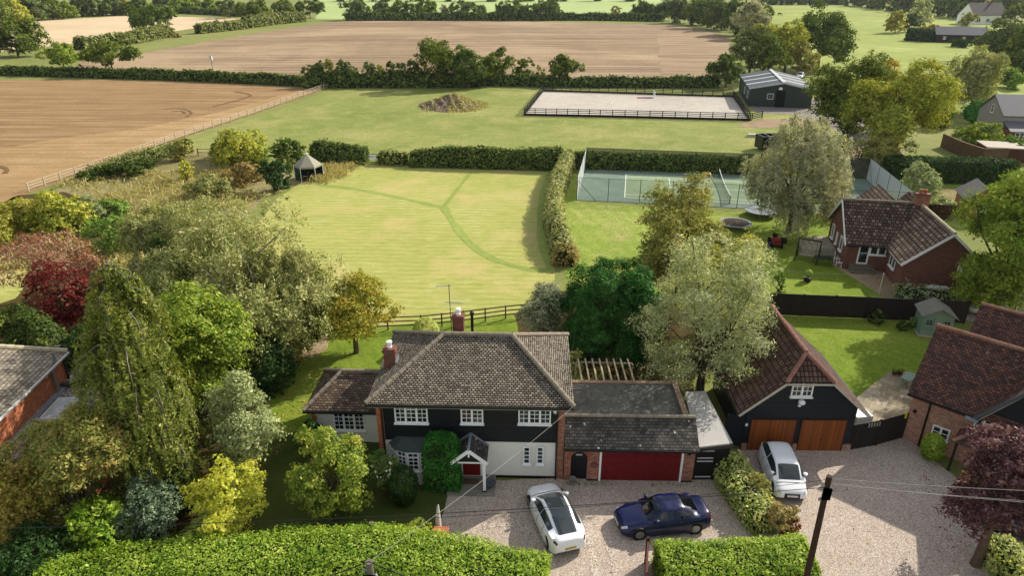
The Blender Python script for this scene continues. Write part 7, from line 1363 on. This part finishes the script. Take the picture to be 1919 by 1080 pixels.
mid = [(822,163,66,82,'oak','left and taller of the pair of big oaks in the middle hedge'),(872,164,80,70,'oakd','right hand of the pair of big oaks in the middle hedge'),(928,158,86,66,'oak','flat topped oak right of the big pair'),(983,153,106,36,'oak','small oak beyond the flat topped one'),(1014,154,120,18,'hawth','tiny thin tree beyond the small hedge oak'),(1062,159,99,58,'oak','lone round oak behind the arena left end'),
 (1360,164,98,64,'oakd','gnarled dark oak left of the green stable'),(1404,140,42,72,'far','tall grey green tree behind the stable'),(1470,137,30,62,'maple','thin yellowing tree behind the stable'),(1437,150,60,60,'oak','green tree low behind the stable roof'),(1438,120,40,60,'maple','yellowing bushy tree above the stable roof'),(1500,140,75,50,'hawth','olive brown tree right behind the stable'),
 (1532,128,-2,108,'oakd','tall dark oak with pale top right of the stable'),(1584,275,92,138,'oak','big green maple with dark trunk right of the stable'),(1672,304,102,165,'maple','great yellow maple before the right pasture'),(1640,250,105,90,'gold','golden crown behind the great yellow maple'),(1650,322,250,80,'hawth','bronze green bush under the yellow maple')]
for x, y, t, w, mt, lb in mid: tree_at(x, y, t, w * 1.12, M(mt), lb, nl=18, zb=.14, lobe=.33, nlimb=20, dens=.95 if mt != 'yel' else .85)
tree_at(1816, 214, 78, 108, M('birch'), 'feathery olive conifer before the far right pasture', nl=22, lobe=.3, fluff=.12, zb=.02, droop=1.6, asp=.36, dens=1.1, cat='conifer')
tree_at(1758, 190, 118, 70, M('birch'), 'pale feathery smaller tree left of the feathery conifer', nl=12, fluff=.14, zb=.02, droop=1.0, asp=.36)
shrub_at(1832, 233, 188, 56, M('ivy'), 'dark green domed bush beside the grey house', tight=True, leafk=3.4); shrub_at(1824, 278, 226, 84, M('lime'), 'leafy fig like bush above the brown garden wall', nl=12); shrub_at(1893, 292, 254, 70, M('bush'), 'green bush in front of the grey house'); shrub_at(1762, 240, 190, 60, M('oakd'), 'dark brush between the maples and the domed bush')
shr = [(585,163,118,26),(603,162,112,26),(622,163,108,24),(645,163,110,26),(664,163,122,26),(690,163,114,28),(712,162,118,22),(735,163,112,26),(757,163,116,22),(775,162,108,24),(793,163,112,26)]
for k, (x, y, t, w) in enumerate(shr): tree_at(x, y, t, w * 1.15, M(('oakd', 'far', 'hawth', 'fard')[k % 4]), ORD[k] + ' upright bush from the left in the overgrown middle hedge', 'bush', 'upright bushes in the middle hedge', name='hedge_bush', nl=7, zb=.02, nlimb=4)
right = [(1270,43,-8,50,'fard'),(1298,47,-8,52,'oak'),(1325,52,-10,56,'oakd'),(1352,56,-8,58,'fard'),(1378,66,-8,62,'oakd'),(1402,72,-4,60,'bgrey'),(1418,58,2,44,'oak')]
for k, (x, y, t, w, mt) in enumerate(right): tree_at(x, y, t, w * 1.2, M(mt), ORD[k] + ' tree from the left in the dark belt round the ploughed field corner', 'tree', 'tree belt at the field corner', nl=12, zb=.04, nlimb=8)
far_r = [(1677,62,18,44,'orange','bush turning orange in the bright pasture'),(1703,60,24,30,'dkgreen','dark clipped conifer beside the orange bush'),(1724,52,-6,46,'willow','tall weeping willow beyond the timber stable hedge'),(1745,58,45,40,'brown','brown bush behind the stable hedge'),(1880,128,32,110,'far','broad grey green oak in front of the white house'),(1915,140,38,90,'oak','oak at the right edge near the white house'),(1800,88,70,40,'dkgreen','dark bush at the right end of the timber stable'),(1890,165,120,60,'bush','low green tree by the right edge pasture fence'),(1812,48,22,34,'hawth','olive tree left of the white house'),(1900,48,4,50,'oak','tree right behind the white house')]
for x, y, t, w, mt, lb in far_r: tree_at(x, y, t, w, M(mt), lb, nl=12, zb=.05, nlimb=8)
belt = [(1440 + k * 22 + (k * 37 % 9), 8 + max(0, (k - 6)) * 2.6, -16, 40, ('fard', 'oakd', 'far')[k % 3]) for k in range(21)]
for k, (x, y, t, w, mt) in enumerate(belt): tree_at(x, min(y, 36), t, w * 1.25, M(mt), ORD[k] + ' tree from the left in the wood along the top right edge', 'tree', 'wood along the top right edge', nl=8, zb=.0, nlimb=4)
for k in range(9): tree_at(655 + k * 66, 2.0, -22, 52, M(('fard', 'far', 'oakd')[k % 3]), ORD[k] + ' distant tree from the left above the far crop field', 'tree', 'distant trees above the crop field', nl=7, zb=.0, nlimb=4)

# loose litter and weeds
def litter(label, name, poly, n, size, mat, seed, z=.08, up=True):
    rg = np.random.default_rng(seed); P = [W(*p) for p in poly]; o = P[0]; xs = [p.x for p in P]; ys = [p.y for p in P]; C = []
    while len(C) < n:
        x, y = rg.uniform(min(xs), max(xs)), rg.uniform(min(ys), max(ys)); ins = False
        for i in range(len(P)):
            a, b = P[i], P[i-1]
            if (a.y > y) != (b.y > y) and x < (b.x - a.x) * (y - a.y) / (b.y - a.y) + a.x: ins = not ins
        if ins and math.sin(x * 1.3 + seed) * math.cos(y * 1.7) + rg.uniform(-.8, .8) > 0: C.append((x - o.x, y - o.y, z + rg.uniform(0, .02)))
    C = np.array(C); N = rg.normal(size=C.shape) * (.3 if up else 1) + np.array([0, 0, 1.0 if up else 0]); return tag(link(name, leaf_mesh(name, C, N, size, rg, .7, [mat]), None, Vector((o.x, o.y, 0))), label, name.replace('_', ' '), kind='stuff')
LF_ = leaf_mat('leaf_litter_leaf', ['#5f4424', '#8a6832', '#a08440', '#6e5a34'], .05)
litter('fallen leaves scattered over the gravel drives', 'fallen_leaves', [(850,925),(1340,910),(1400,860),(1690,830),(1900,1000),(1800,1080),(1000,1080),(845,1000)], 500, .07, LF_, 1)
litter('fallen leaves under the shaded left hand trees', 'fallen_leaves', [(500,690),(600,650),(600,720),(520,860),(470,1000),(400,1000),(420,850)], 900, .09, LF_, 2, .06)
litter('fallen leaves on the lawn under the purple plum and cottage wall', 'fallen_leaves', [(1720,850),(1760,870),(1919,960),(1919,1060),(1760,1060)], 260, .07, leaf_mat('leaf_purple_litter', ['#4a2428', '#6b3c3c'], .05), 3)
litter('weeds along the foot of the garages and hedge', 'weeds', [(1052,905),(1345,908),(1350,915),(1052,912)], 90, .12, leaf_mat('weed_leaf', ['#47602a', '#6b8238'], .2), 6, .06, False)
# ================================================================ haze over the far fields
m = MB(); m.box(-900, 900, -20, 900, -1, 27); hz_ = m.build('haze', None)
hz_.data.materials.clear(); hm = bpy.data.materials.new('air'); hm.use_nodes = True; ht_ = hm.node_tree; ht_.nodes.remove(ht_.nodes['Principled BSDF']); pv = ht_.nodes.new('ShaderNodeVolumePrincipled')
pv.inputs['Color'].default_value = (.9, .95, 1, 1); pv.inputs['Density'].default_value = .00006; pv.inputs['Anisotropy'].default_value = .3; ht_.links.new(pv.outputs[0], ht_.nodes['Material Output'].inputs['Volume']); hz_.data.materials.append(hm); tag(hz_, kind='stuff')
